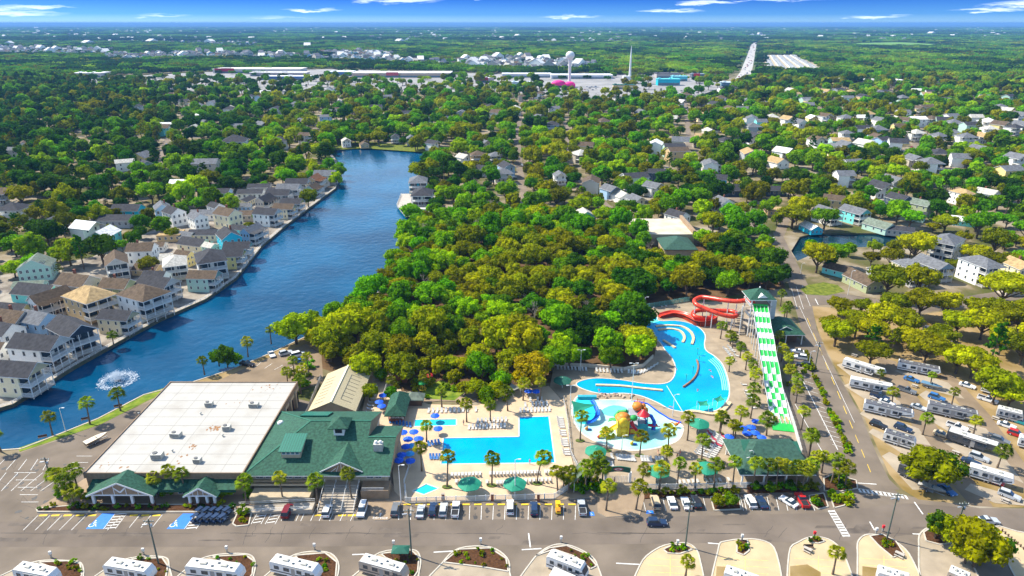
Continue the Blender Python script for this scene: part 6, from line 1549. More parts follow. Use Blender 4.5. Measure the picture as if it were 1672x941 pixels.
lrow((766, 700.5), (824, 698), 14, 0, 'the front row before the lone palm pair')
lrow((780, 690.5), (826, 688), 10, 0, 'the back row before the lone palm pair')
lrow((850, 673), (897, 671), 12, 0, 'the front row behind the deep end')
lrow((852, 664), (893, 662), 11, 0, 'the middle row behind the deep end')
lrow((860, 656), (884, 655), 7, 0, 'the rear row behind the deep end')
lrow((914, 684), (925, 744), 24, math.pi / 2, 'the column right of the L-shaped pool', end=('back', 'front'))
lrow((738, 778), (902, 773), 38, math.pi, 'the long row before the L-shaped pool', skip=.12)
lrow((745, 789), (758, 788), 4, math.pi, 'the short row left of the first green umbrella')
lrow((783, 791), (795, 790), 4, math.pi, 'the short row right of the first green umbrella')
lrow((812, 791), (828, 790), 5, math.pi, 'the short row left of the second green umbrella')
lrow((852, 788), (898, 786), 11, math.pi, 'the short row right of the second green umbrella')
lrow((911, 603), (1015, 609), 24, 0, 'the row along the wall below the wood')
for k in range(10):
 t = k / 9; q = Z5(*(Vector((530, 468)).lerp(Vector((690, 425)), t) + Vector((0, 22 * math.sin(t * 3.14))))); p = P(*q)
 lounger(p.x, p.y, -.9 * t - .1, f'white sun lounger, {nth(k + 1)} from left in the curved row by the wood corner')
lrow((1012, 510), (1088, 502), 15, math.pi, 'the row along the green rear fence')
lrow(Z5(1100, 330), Z5(1150, 395), 8, .7, 'the inner row beside the lagoon bend', end=('back', 'front'))
lrow(Z5(1125, 320), Z5(1165, 370), 7, .7, 'the outer row beside the lagoon bend', end=('back', 'front'))
for r_, nm in ((0, 'inner'), (1, 'middle'), (2, 'outer')):
 for k in range(13):
  t = k / 12; q = (1100 + (78 + 24 * r_ + 50 * t + 6 * math.sin(t * 3)) / 2.475 * 1.0 + 8, 460 + (700 - 88 * t + 8 * r_) / 2.475); p = P(*q)
  if rg.random() < .08: continue
  ro = rg.random()
  lounger(p.x, p.y, 1.0 - .5 * t, f"{'white' if ro > .12 else 'red-towelled'} sun lounger, {nth(k + 1)} from front in the {nm} curved row by the splash pool", LM if ro > .12 else LMR)
lrow((954, 735), (968, 743), 6, -.4, 'the short row left of the splash pool palm')
lrow((995, 748), (1035, 752), 13, .1, 'the row in front of the splash pool', skip=.2)
lrow((1048, 752), (1082, 754), 10, .0, 'the row before the middle splash pool palm', skip=.2)
lrow((985, 757), (1000, 762), 5, .1, 'the few loungers right of the green umbrella')
lrow(Z4(228, 480), Z4(290, 470), 5, .3, 'the blue group left of the L-shaped pool', LMB, 0)
lrow(Z4(238, 560), Z4(295, 560), 5, .2, 'the second blue group left of the L-shaped pool', LMB, 0)
lrow((637, 690), (670, 697), 9, .15, 'the dark blue row below the pool bar', LMB, 0)
lrow((1110, 790), (1190, 786), 16, math.pi, 'the row behind the lagoon fence', skip=.15)
lrow((1212, 625), (1230, 668), 12, math.pi / 2, 'the column beside the checkered slide', end=('back', 'front'))
lrow((614, 622), (602, 682), 16, math.pi / 2, 'the column beside the cream metal roof', end=('back', 'front'))
# ------------------------------------------------------------------ fences, walls, lamps
def picket(name, lab, px, h=1.5, mat=None, step=.28, z=.0, post=None):
 t = thing(name, lab, 'fence'); mat = mat or m_white; pts = PP(px)
 rail, pic = MB(), MB()
 for i in range(len(pts) - 1):
  a, c = pts[i], pts[i + 1]
  for hh in (.15, h - .12): rail.bar((a.x, a.y, z + hh), (c.x, c.y, z + hh), .07, .09)
  n = max(2, int((c - a).length / step))
  for k in range(n):
   p = a.lerp(c, k / n); pic.box(p.x - .055, p.x + .055, p.y - .04, p.y + .04, z, z + h)
  m_ = max(1, int((c - a).length / 2.4))
  for k in range(m_ + 1):
   p = a.lerp(c, k / m_)
   if i == 0 or k: MB().box(p.x - .09, p.x + .09, p.y - .09, p.y + .09, z, z + h + .12).build('fence_post', post or mat, t)
 rail.build('rail', mat, t); pic.build('picket', mat, t); return t
picket('picket_fence', 'white picket fence along the front of the L-shaped pool', [(662, 800), (664, 822), (905, 815), (935, 795)], 1.7)
for px in (724, 804, 879):
 c = P(px, 817); t = tag(MB().box(c.x - .35, c.x + .35, c.y - .6, c.y - .05, 0, 2.1).box(c.x - .42, c.x + .42, c.y - .67, c.y + .02, 2.1, 2.25, 1).build('brick_pillar', [m_brick, m_conc]), None, 'pillar', 'brick pillars of the pool fence')
 t['label'] = {724: 'brick pillar in the pool fence near the kite-shaped pool', 804: 'brick pillar in the pool fence between the two green umbrellas', 879: 'brick pillar in the pool fence by the leaning palm'}[px]
picket('picket_fence', 'white picket fence below the lagoon palms', [(1036, 790), (1038, 800), (1120, 799), (1218, 797)], 1.7)
picket('picket_fence', 'white fence stepping down between the restaurant and the kite-shaped pool', [(655, 745), (668, 765), (660, 790), (662, 820)], 1.3)
picket('picket_fence', 'low white fence between the two pool decks', [(920, 655), (927, 690), (932, 742), (946, 770)], 1.2, step=.4)
picket('picket_fence', 'green rear fence behind the top of the lagoon', [(1003, 512), (1060, 503), (1125, 492)], 2.0, M('fence_green', (.12, .34, .30), .6), .25)
picket('picket_fence', 'white side fence along the checkered slide', [(1262, 590), (1276, 640), (1296, 700), (1308, 745)], 2.2, step=.22)
picket('picket_fence', 'white fence beside the cream metal roof', [(524, 620), (508, 660), (500, 680)], 1.6)
picket('picket_fence', 'white fence between the bar terrace and the garden', [(638, 612), (620, 668)], 1.5)
b = MB(); pts = PP([(904, 598), (960, 600), (1018, 606), (1050, 600), (1066, 585)])
for i in range(4): b.bar((pts[i].x, pts[i].y, .7), (pts[i + 1].x, pts[i + 1].y, .7), .35, 1.4)
tag(b.build('garden_wall', M('wall_cream', (.55, .48, .38), .9, var=.12)), 'low cream wall between the lagoon deck and the wood', 'wall')
b = MB()
for i in range(1): b.kerb([tuple(P(*Z5(*q))[:2]) for q in ((560, 640), (640, 655), (700, 700), (770, 745), (840, 768))], .3, .15, .55)
tag(b.build('pool_curb', m_umb), 'blue curved wall round the back of the splash pool', 'low wall')
# gate arch with its sign
ga = thing('entrance_gate', 'white pool gate under a dark green sign board with red and white oval', 'gate')
a, c = P(988, 789), P(1028, 788)
for q in (a, c): MB().box(q.x - .3, q.x + .3, q.y - .3, q.y + .3, 0, 3.2).build('gate_post', m_white, ga)
b = MB(); n = 9; v = [(a.x + (c.x - a.x) * k / n, a.y, 3.0 + .5 * math.sin(math.pi * k / n)) for k in range(n + 1)]
b.add(v + [(q[0], q[1], q[2] + 1.5) for q in v] + [(q[0], q[1] + .25, q[2] + 1.5) for q in v], [(k, k + 1, n + 2 + k, n + 1 + k) for k in range(n)] + [(n + 1 + k, n + 2 + k, 2 * n + 3 + k, 2 * n + 2 + k) for k in range(n)], 0); sg_ = b.build('sign_board', m_green_trim, ga)
mx_, my_ = (a.x + c.x) / 2, a.y - .03
def oval(rx, rz, y, zc, mat, nm): MB().add([(mx_ + rx * math.cos(t * .4189), y, zc + rz * math.sin(t * .4189)) for t in range(15)], [tuple(range(15))]).build(nm, mat, sg_)
oval(1.25, .48, my_, 4.2, M('sign_red', (.5, .05, .04), .6, var=0), 'emblem_ring'); oval(.95, .3, my_ - .01, 4.2, m_white, 'emblem_centre'); oval(.5, .14, my_ - .02, 4.2, M('sign_red', (.5, .05, .04)), 'emblem_mark')
b = MB()
for k in range(16): q = a.lerp(c, (k + .5) / 16); b.box(q.x - .05, q.x + .05, q.y - .04, q.y + .04, .1, 2.1)
b.build('gate_leaf', m_white, ga)
def lamp(px, py, h, lab, arm=.8, mat=None, heads=1, name='street_lamp'):
 c = P(px, py); t = thing(name, lab, 'lamp', (c.x, c.y, 0), 0, None); mat = mat or m_pole
 MB().tube([(0, 0, 0), (0, 0, h * .5), (0, 0, h)], [.13, .1, .07], 7).build('pole', mat, t)
 for k in range(heads):
  s_ = 1 if k == 0 else -1
  MB().tube([(0, 0, h - .1), (s_ * arm * .6, 0, h + .15), (s_ * arm, 0, h + .15)], .05, 5).build('arm', mat, t)
  MB().obox((s_ * (arm + .25), 0, h + .12), (.7, .32, .16), 0).build('lamp_head', M('lamp_head', (.6, .6, .58), .4), t)
 return t
for a in ((947.7, 607, 8, 'white lamp post by the cream wall below the wood'), (1031, 655, 13, 'tallest white lamp post, between lagoon and splash pool'), (1098, 681, 7.5, 'white lamp post on the lagoon rim right of the play castle'), (1151, 535, 7.5, 'white lamp post below the red tube slide'), (1052, 508, 6, 'lamp post at the green rear fence'),
          (931, 668, 8, 'white lamp post at the corner of the triangular sail'), (1015, 737, 5, 'short lamp post in front of the splash pool'), (854, 632, 6, 'lamp post behind the deep end loungers'), (841, 812, 11, 'thin white pole before the second green umbrella'), (655, 822, 11, 'thin white pole at the left end of the pool fence'), (1266, 592, 6, 'white lamp post right of the checkered slide'),
          (107, 704, 7.5, 'grey lamp on the grass strip by the lake'), (596, 494, 5, 'lamp on the lake bank below the wood, farther one'), (557, 513, 4, 'lamp on the lake bank below the wood, nearer one'), (1384, 482, 11, 'tall white lamp beside the corner lawn'), (1307, 447, 5, 'curved white lamp at the top of the avenue'), (1320, 600, 6, 'slim lamp by the angled parking strip')):
 lamp(*a, heads=2 if a[2] in (13, 8) else 1)
m_pole_g = M('pole_green_grey', (.10, .13, .11), .6, .2, var=.15)
def utility(px, py, h, lab, cross=True):
 c = P(px, py); t = thing('utility_pole', lab, 'utility pole', (c.x, c.y, 0), 0, 'utility poles along the street')
 MB().tube([(0, 0, 0), (0, 0, h * .5), (0, 0, h)], [.19, .16, .12], 7).build('pole', m_pole_g, t)
 MB().box(-1.1, 1.1, -.07, .07, h - .7, h - .55).build('crossarm', m_pole_g, t)
 b = MB()
 for x in (-1, -.4, .4, 1): b.lathe([(.07, 0), (.09, .1), (.05, .22), (.01, .24)], 6, (x, 0, h - .55))
 b.build('insulator', m_white, t); MB().lathe([(.01, 0), (.25, .05), (.25, .8), (.01, .85)], 8, (.35, 0, h - 2.2)).build('transformer', m_metal, t)
 MB().obox((-.9, -.1, h - 1.4), (1.0, .35, .18), .2).build('lamp_head', m_metal, t); MB().bar((0, 0, h - 1.5), (-.6, -.1, h - 1.4), .06, .06).build('arm', m_metal, t)
utility(672, 907, 12.6, 'green-grey utility pole beside the second trailer island'); utility(1119, 893, 12.6, 'utility pole on the oval planted pad'); utility(1448, 880, 12.6, 'tall utility pole at the street corner'); utility(259, 921, 12, 'leaning-looking utility pole beside the left trailers'); utility(81, 776, 5.5, 'short utility pole at the left parking lot'); utility(1330, 606, 11, 'utility pole between the parking strip and the avenue'); utility(1560, 872, 9, 'utility pole beside the dark lower-right trees')
# ------------------------------------------------------------------ slides
def Z6(a, b): return (1060 + a / 5.882, 460 + b / 5.882)
m_red = M('slide_red', (.62, .045, .012), .3, var=.12, scale=.6, spec=.5)
tw = thing('slide_tower', 'white slide tower with a green hip roof', 'tower')
tx, ty = 91.5, 234.0
for x in (tx - 3.6, tx + 3.6):
 for y in (ty - 2.6, ty + 4.4): MB().tube([(x, y, 0), (x, y, 15)], .28, 8).build('post', m_white, tw)
for z in (4, 8, 12): MB().box(tx - 4, tx + 4, ty - 3, ty + 4.8, z - .2, z).build('platform', m_conc, tw)
for z in (8, 12): railing(tw, [(tx - 4, ty + 4.8), (tx - 4, ty - 3), (tx - 2.9, ty - 3)], z, 1.1)
b = MB(); hip_roof(b, tx - 4.9, tx + 4.9, ty - 3.8, ty + 5.6, 15, 18, .25, 0, 1); b.add([(tx - 1.8, ty - 3.2, 15.5), (tx + 1.8, ty - 3.2, 15.5), (tx, ty - 3.2, 16.8), (tx, ty + .2, 16.8)], [(0, 1, 2), (0, 2, 3), (2, 1, 3)], 1); rf = b.build('roof', [m_green_roof, m_white], tw)
b = MB(); b.ball((tx, ty + .9, 18.2), .35, 0, 6, 4); b.build('finial', m_white, rf)
MB().box(tx + 3.9, tx + 6.2, ty - 1, ty + 4.8, 0, 13.5).build('stair_panel', M('panel_grey', (.45, .49, .48), .7, var=.1), tw)
b = MB()
for k in range(22): b.box(tx - 6.4 + (k % 11) * .0, tx - 4.1, ty - 2 + (k % 11) * .62 if k < 11 else ty + 4.2 - (k % 11) * .62, (ty - 2 + (k % 11) * .62 if k < 11 else ty + 4.2 - (k % 11) * .62) + .62, .52 * (k + 1) - .12, .52 * (k + 1))
b.build('stair', m_conc, tw)
for x in (tx - 6.5,):
 for y in (ty - 2, ty + 4.6): MB().tube([(x, y, 0), (x, y, 12)], .18, 7).build('stair_post', m_white, tw)
tube_ = thing('tube_slide', 'red enclosed tube slide looping down from the tower', 'water slide')
pth = [(955, 175, 12), (850, 190, 11.2), (720, 180, 10.6), (600, 160, 10), (500, 150, 9.3), (435, 182, 8.6), (460, 225, 8), (550, 265, 7.3), (640, 300, 6.8), (740, 328, 6.2), (820, 335, 5.8), (846, 308, 5.4), (790, 285, 5), (700, 280, 4.6), (590, 276, 4.3), (485, 275, 4), (420, 302, 3.5), (455, 342, 3), (555, 350, 2.6), (605, 342, 2.4)]
w_ = smooth([P(*Z6(a, b), z) for a, b, z in pth], 6)
w_[0] = Vector((tx - 2.5, ty - 1, 12.9))
MB().tube(w_, .82, 12).build('tube', m_red, tube_)
b = MB()
for k in range(4, len(w_) - 2, 5):
 d = (w_[k + 1] - w_[k - 1]).normalized() * .09; b.tube([w_[k] - d, w_[k] + d], .90, 12)
b.build('joint_ring', M('slide_red_dark', (.45, .03, .01), .35, var=.1), tube_)
for k in (10, 22, 34, 46, 58, 70, 84, 98):
 if k < len(w_): q = w_[k]; MB().tube([(q.x, q.y, 0), (q.x, q.y, q.z - .7)], .2, 7).build('support_post', m_white, tube_)
fl = thing('open_flume', 'wide open red flume carrying riders from the tube slide into the lagoon', 'water slide')
fp_ = [(640, 330, 2.6), (600, 362, 2.3), (540, 380, 2.0), (470, 384, 1.8), (400, 352, 1.6), (330, 322, 1.4), (230, 306, 1.1), (150, 322, .8), (95, 338, .45)]
f = smooth([P(*Z6(a, b), z) for a, b, z in fp_], 5)
def flume(path, r, mat, par, name='trough', th=.08):
 b = MB(); n = 9; vs = []
 for i, p in enumerate(path):
  d = (path[min(i + 1, len(path) - 1)] - path[max(i - 1, 0)]); d.z = 0; d.normalize(); s_ = Vector((d.y, -d.x, 0))
  for rr in (r, r + th):
   for k in range(n): t = math.pi * (1 + k / (n - 1)); vs.append(p + s_ * rr * math.cos(t) + Vector((0, 0, rr * math.sin(t) * .7 + r * .7)))
 fs = []
 for i in range(len(path) - 1):
  o, q = i * 2 * n, (i + 1) * 2 * n
  for k in range(n - 1):
   fs.append((o + k, o + k + 1, q + k + 1, q + k)); fs.append((o + n + k + 1, o + n + k, q + n + k, q + n + k + 1))
  fs += [(o + n, o, q, q + n), (o + n - 1, o + 2 * n - 1, q + 2 * n - 1, q + n - 1)]
 b.add(vs, fs, 0, True); return b.build(name, mat, par)
flume(f, 1.3, m_red, fl)
b = MB()
for i in range(len(f) - 1): b.bar((f[i].x, f[i].y, f[i].z * .5 - .1), (f[i + 1].x, f[i + 1].y, f[i + 1].z * .5 - .1), 1.6, f[i].z)
b.build('base', M('flume_base', (.36, .04, .015), .6, var=.2), fl)
sl_ = thing('racing_slide', 'four-lane green and white checkered racing slide running down from the tower', 'water slide')
top_, bot = Vector((90.8, 230.5, 0)), P(1276, 694)
dirv = (bot - top_); Ls = dirv.length; dirv.normalize(); side = Vector((-dirv.y, dirv.x, 0))
if side.x < 0: side = -side
def sz(t):
 z = 12.6 * (1 - t) ** 1.15 if t < .86 else None
 base = .35 + 12.3 * max(0, 1 - t / .93) ** 1.12
 return base + .38 * math.sin(t * 6.283 * 4.0) * (1 if .08 < t < .85 else 0) * .7
nl, sub = 4, 5; lw = 1.32; segs = 104; half = nl * lw / 2
m_sg, m_sw = M('slide_green', (.015, .40, .05), .35, var=.1, spec=.5), M('slide_white', (.62, .63, .62), .35, var=.05, spec=.5)
for ln in range(nl):
 b = MB(); vs = []
 for i in range(segs + 1):
  t = i / segs; c = top_ + dirv * Ls * t
  for k in range(sub + 1):
   u = k / sub; o = -half + lw * (ln + u); vs.append(c + side * o + Vector((0, 0, sz(t) - .28 * math.sin(math.pi * u))))
 b.add(vs, [], 0)
 for i in range(segs):
  band = int(i / segs * 20); gq = band % 2 == 0
  if band >= 11: gq = (band + ln) % 2 == 0
  if i > segs - 5: gq = True
  for k in range(sub):
   q = i * (sub + 1) + k; b.f.append((q, q + 1, q + sub + 2, q + sub + 1)); b.m.append(0 if gq else 1); b.s.append(True)
 b.build('lane', [m_sg, m_sw], sl_)
for ln in range(nl + 1):
 b = MB(); o = -half + lw * ln
 for i in range(segs):
  a, c = top_ + dirv * Ls * i / segs + side * o, top_ + dirv * Ls * (i + 1) / segs + side * o
  e = .16 if ln in (0, nl) else .06
  b.bar(a + Vector((0, 0, sz(i / segs) + e / 2)), c + Vector((0, 0, sz((i + 1) / segs) + e / 2)), .12 if ln in (0, nl) else .1, .3 if ln in (0, nl) else .14)
 b.build('lane_divider' if 0 < ln < nl else 'side_rail', m_sw, sl_)
b = MB();
for ln in range(nl): b.tube([top_ + side * (-half + lw * ln + .05) + Vector((0, 0, sz(0) + .25)), top_ + side * (-half + lw * (ln + 1) - .05) + Vector((0, 0, sz(0) + .25))], .38, 8)
b.build('start_roll', m_sg, sl_)
for i in range(2, 84, 9):
 c = top_ + dirv * Ls * i / segs
 for s_ in (-1, 1):
  q = c + side * s_ * (half - .3); MB().tube([(q.x, q.y, 0), (q.x, q.y, sz(i / segs) - .35)], .17, 6).build('support_post', m_white, sl_)
c = top_ + dirv * (Ls + 1.6); MB().obox((c.x, c.y, .2), (half * 2 + .6, 4.2, .3), math.atan2(dirv.y, dirv.x) + math.pi / 2).build('landing_mat', m_sg, sl_)
b = MB(); a, c = P(1264, 612), P(1288, 690); b.ribbon([a, c], 3, .17); struct(b.build('slide_queue_path', M('path_tan', (.42, .28, .12), .9)))
# splash castle
m_yel, m_org, m_blu, m_grn, m_tealp, m_redp, m_gry = M('play_yellow', (.72, .47, .02), .4, var=.12), M('play_orange', (.60, .20, .02), .5, var=.2), M('play_blue', (.02, .12, .55), .4, var=.1), M('play_green', (.02, .30, .06), .5, var=.15), M('play_teal', (.01, .23, .30), .5, var=.15), M('play_red', (.58, .02, .03), .4, var=.1), M('play_grey', (.33, .33, .36), .7, var=.1)
def C2(a, b, z=0): return P(920 + a / 7.468, 620 + b / 7.468, z)
pl = thing('play_castle', 'colourful splash play castle with yellow tower, red slides and orange barrel', 'play structure')
c = C2(755, 690); d = C2(905, 640)
MB().box(c.x - 1.5, c.x + 1.2, c.y - .4, c.y + 2.2, .1, 4.6).build('yellow_tower', m_yel, pl)
b = MB(); b.ball((c.x, c.y - .3, 2.2), (1.0, .55, 1.0), 0, 10, 6); b.ball((c.x - .2, c.y - .4, 4.2), (1.1, .7, 1.3), 0, 10, 6); b.ball((c.x + .1, c.y - .4, .8), (.8, .5, .9), 0, 8, 5); b.build('carved_figure', m_yel, pl)
b = MB(); b.lathe([(1.9, 4.6), (1.7, 5.0), (1.2, 5.2), (1.2, 5.5), (.01, 5.6)], 10, (c.x - .1, c.y + 1, 0)); b.build('tower_deck', m_org, pl)
b = MB(); b.box(c.x + 1.2, c.x + 5.6, c.y + .2, c.y + 4.0, 2.2, 2.45, 0); b.build('platform', m_gry, pl)
for x in (c.x + 1.5, c.x + 3.4, c.x + 5.4):
 for y in (c.y + .3, c.y + 3.8): MB().tube([(x, y, .1), (x, y, 5.2)], .12, 7).build('post', m_tealp, pl)
MB().box(c.x + 3.2, c.x + 5.5, c.y + .05, c.y + .2, .9, 3.4).build('front_panel', m_tealp, pl); MB().box(c.x + 5.45, c.x + 5.6, c.y + .2, c.y + 3.9, .9, 3.4).build('side_panel', m_blu, pl)
b = MB(); b.add([(c.x + 1.4, c.y + 1, 5.3), (c.x + 5.7, c.y + 1, 4.6), (c.x + 5.7, c.y + 4, 4.8), (c.x + 1.4, c.y + 4, 5.5), (c.x + 1.4, c.y + 1, 5.15), (c.x + 5.7, c.y + 1, 4.45), (c.x + 5.7, c.y + 4, 4.65), (c.x + 1.4, c.y + 4, 5.35)], [(0, 1, 2, 3), (7, 6, 5, 4), (0, 4, 5, 1), (1, 5, 6, 2), (2, 6, 7, 3), (3, 7, 4, 0)]); b.build('roof_panel', m_gry, pl)
b = MB(); b.lathe([(.01, 0), (1.0, .1), (1.25, .8), (1.0, 1.6), (.01, 1.7)], 12, (c.x + 3.4, c.y + 3.2, 5.6)); b.build('tipping_barrel', m_org, pl)
b = MB()
for q in ((5.2, 2.8, 5.6), (4.9, 3.4, 6.2), (5.5, 3.2, 5.2)): b.ball((c.x + q[0], c.y + q[1], q[2]), (.6, .5, .9), 0, 8, 5)
b.build('tiki_head', m_org, pl)
b = MB(); b.ball((c.x + 2.2, c.y + .6, 4.8), (.9, .9, .7), 0, 9, 5, .15, rg); b.build('leaf_dome', m_grn, pl)
b = MB()
for k in range(5): b.bar((c.x + 3.6, c.y + 4.6, 5.5 + k * .5), (c.x + 5.2, c.y + 4.6, 5.4 + k * .5), .07)
for x in (3.6, 5.2): b.bar((c.x + x, c.y + 4.6, 2.4), (c.x + x, c.y + 4.6, 7.8), .1)
b.build('red_ladder', m_redp, pl)
def play_slide(pts, mat, nm, r=.55): flume(smooth([Vector(q) for q in pts], 5), r, mat, pl, nm, .07)
play_slide([(c.x - 1.2, c.y + .6, 2.4), (c.x - 2.4, c.y + .2, 1.8), (c.x - 3.6, c.y - .3, 1.3), (c.x - 5.1, c.y - .5, .9)], m_yel, 'yellow_slide', .7)
play_slide([(c.x + 1.5, c.y + .2, 4.0), (c.x + 2.0, c.y - .4, 3.0), (c.x + 3.0, c.y - .8, 1.6), (c.x + 3.7, c.y - 1.6, .5)], m_redp, 'red_slide')
play_slide([(c.x + 5.2, c.y + .9, 2.4), (c.x + 6.6, c.y + 1.4, 1.9), (c.x + 8.6, c.y + 2.4, 1.2)], m_redp, 'red_slide')
play_slide([(c.x - .8, c.y + 2.6, 2.6), (c.x - 2.0, c.y + 3.6, 2.2), (c.x - 3.0, c.y + 4.0, 1.6)], m_grn, 'green_slide')
b = MB(); b.lathe([(1.5, 0), (.9, .7), (.01, 1.5)], 8, (c.x + 4.6, c.y + 1.3, 5.3)); b.build('red_cone_roof', m_redp, pl)
b = MB(); b.tube([(c.x + 1.2, c.y + 3.9, 4.6), (c.x - .5, c.y + 4.8, 3.8), (c.x - 1.5, c.y + 4.2, 2.6)], .5, 8); b.build('green_tube', m_grn, pl)
b = MB(); b.tube([(c.x + 5.6, c.y + 3.4, 4.0), (c.x + 7.0, c.y + 3.8, 3.2), (c.x + 7.6, c.y + 2.8, 2.2), (c.x + 7.2, c.y + 1.6, .6)], .5, 8); b.build('blue_tube', m_blu, pl)
b = MB(); b.box(c.x + 1.3, c.x + 3.1, c.y + .1, c.y + .22, .5, 2.2); b.box(c.x + 1.6, c.x + 2.8, c.y + .06, c.y + .1, .8, 1.9, 1); b.build('red_panel', [m_redp, m_yel], pl)
pl.scale = (1.22, 1.22, 1.15); pl.location = (c.x * -.22 - .6, c.y * -.22, 0)
bs = thing('kiddie_slide', 'curved blue flume slide under the green triangular sail', 'water slide')
flume(smooth([C2(340, 255, 2.6), C2(385, 330, 2.2), C2(418, 425, 1.6), C2(378, 500, 1.0), C2(290, 540, .4)], 6), .6, M('slide_blue', (.01, .12, .55), .3, var=.1), bs)
for q, z in ((C2(385, 330), 2), (C2(418, 425), 1.4)): MB().tube([(q.x, q.y, .1), (q.x, q.y, z)], .12, 6).build('support_post', m_white, bs)
b = MB(); q = C2(300, 235); b.box(q.x - 3.2, q.x + 2.6, q.y - .6, q.y + .6, .1, 1.1); b.build('start_deck', M('deck_teal', (.03, .33, .42), .6), bs)
q = C2(1370, 585)
ob = thing('spray_toy', 'orange and red bird-shaped spray toy at the right rim of the splash pool', 'spray toy', (q.x, q.y, .1))
b = MB(); b.ball((0, 0, 1.0), (.7, .5, .45), 0, 9, 6); b.tube([(0, 0, .1), (0, 0, .8)], .12, 6); b.tube([(-.4, 0, 1.1), (-1.2, .1, 1.6), (-1.9, .1, 1.2)], [.2, .15, .06], 6); b.build('body', m_org, ob)
b = MB()
for k in range(4): b.tube([(.4, 0, 1.1), (1.0, -.2 + .15 * k, 1.5 + .2 * k)], [.16, .03], 5)
b.build('plume', m_redp, ob)
for q_, lab, mm in ((C2(280, 620), 'orange and blue seal-shaped spray toy at the left rim of the splash pool', m_org), (C2(430, 720), 'dark red spray canoe at the front left of the splash pool', m_redp), (C2(830, 800), 'small yellow spray cannon at the front of the splash pool', m_yel)):
 t = thing('spray_toy', lab, 'spray toy', (q_.x, q_.y, .1)); b = MB(); b.ball((0, 0, .5), (.5, .35, .5), 0, 9, 6); b.tube([(0, 0, .7), (.2, 0, 1.1), (.5, 0, 1.2)], [.25, .2, .1], 6); b.build('body', mm, t); b = MB(); b.ball((.8, .1, .25), (.8, .4, .25), 0, 9, 5); b.build('foot_base', m_blu, t)
for q in ((935, 350, 2.4), (945, 390, 1.8), (908, 462, 2.6), (868, 505, 2.2)):
 c = P(*Z5(q[0], q[1] + 10)); t = thing('spray_plant', None, 'spray toy', (c.x, c.y, .06), 0, 'green spray plants of the lagoon'); h = q[2]
 MB().tube([(0, 0, 0), (.1, 0, h * .6), (0, 0, h)], .09, 6).build('stem', m_grn, t)
 b = MB()
 for k in range(5): a_ = k * 1.257; b.add([(0, 0, h), (.5 * math.cos(a_ - .3), .5 * math.sin(a_ - .3), h + .2), (.95 * math.cos(a_), .95 * math.sin(a_), h), (.5 * math.cos(a_ + .3), .5 * math.sin(a_ + .3), h + .2)], [(0, 1, 2, 3)])
 b.build('leaf_spray', m_grn, t); auto(t, 'green metal spray plant in the lagoon', 'spray plant')
# crazy-golf garden behind the small pool
gh = thing('garden_hut', 'small dark garden hut with a hipped shingle roof beside the pool bar', 'hut')
c = P(678, 660); MB().box(c.x - 2.2, c.x + 2.2, c.y - 1.4, c.y + 1.4, 0, 2.5).build('wall', m_dkbrown, gh); b = MB(); hip_roof(b, c.x - 3, c.x + 3, c.y - 2.2, c.y + 2.2, 2.6, 4.2); b.build('roof', ROOFS['green'], gh)
gh = thing('garden_hut', 'green-roofed gabled shed at the edge of the wood', 'hut'); c = P(655, 618); MB().box(c.x - 2, c.x + 2.4, c.y - 3, c.y + 3, 0, 2.8).build('wall', m_brick, gh); b = MB(); gable_roof(b, c.x - 2.6, c.x + 3, c.y - 3.6, c.y + 3.6, 2.8, 5, 'y'); b.build('roof', m_green_roof2, gh)
st = thing('play_ship', 'dark timber play ship with brick-red deckhouse in the garden', 'play structure'); c = P(775, 607)
b = MB(); b.prism([(c.x - 8, c.y - 1.5), (c.x + 5, c.y - 1.8), (c.x + 8, c.y), (c.x + 5, c.y + 1.8), (c.x - 8, c.y + 1.5)], 0, 1.9); b.build('hull', m_dkbrown, st)
MB().box(c.x - 6.6, c.x - 3.6, c.y - 1.2, c.y + 1.2, 1.9, 4.6).build('deckhouse', m_brick, st); MB().box(c.x - 2.6, c.x + 1, c.y - 1, c.y + 1, 1.9, 3.8).build('cabin', m_white, st); MB().box(c.x - 3, c.x + 1.4, c.y - 1.3, c.y + 1.3, 3.8, 4.0).build('cabin_roof', ROOFS['dark'], st)
MB().tube([(c.x + 3, c.y, 1.9), (c.x + 3, c.y, 8)], .12, 6).build('mast', m_dkbrown, st)
b = MB(); b.add([(c.x + 2, c.y - 1.5, 2.6), (c.x + 7, c.y - 1.5, 2.4), (c.x + 4, c.y + 1.6, 4.2)], [(0, 1, 2), (2, 1, 0)]); b.build('awning', M('canvas_grey', (.22, .23, .2)), st)
for px, py, lab in ((702, 628, 'yellow curly climbing frame with a red mushroom cap in the garden'), (690, 640, 'yellow hoop frame in the garden behind the pool bar')):
 c = P(px, py); t = thing('climbing_frame', lab, 'play structure', (c.x, c.y, 0))
 b = MB()
 for k in range(4): b.tube([(math.cos(k * 1.57) * 1.1, math.sin(k * 1.57) * 1.1, 0), (math.cos(k * 1.57) * .5, math.sin(k * 1.57) * .5, 1.8), (math.cos(k * 1.57) * .9, math.sin(k * 1.57) * .9, 3.2)], .11, 6)
 b.tube([(1.2 * math.cos(q * .6), 1.2 * math.sin(q * .6), 1.2) for q in range(11)], .11, 6); b.build('frame', m_yel, t)
 b = MB(); b.lathe([(1.3, 3.1), (1.1, 3.6), (.01, 3.9)], 10); b.build('cap', m_redp if px == 702 else m_grn, t)
sheet('putting_green', [(682, 634), (720, 622), (760, 640), (742, 655), (700, 652)], .18, m_lawn)
slab('garden_path', [(660, 655), (720, 645), (770, 650), (840, 636), (842, 641), (770, 658), (720, 655), (664, 662)], .165, m_pave)
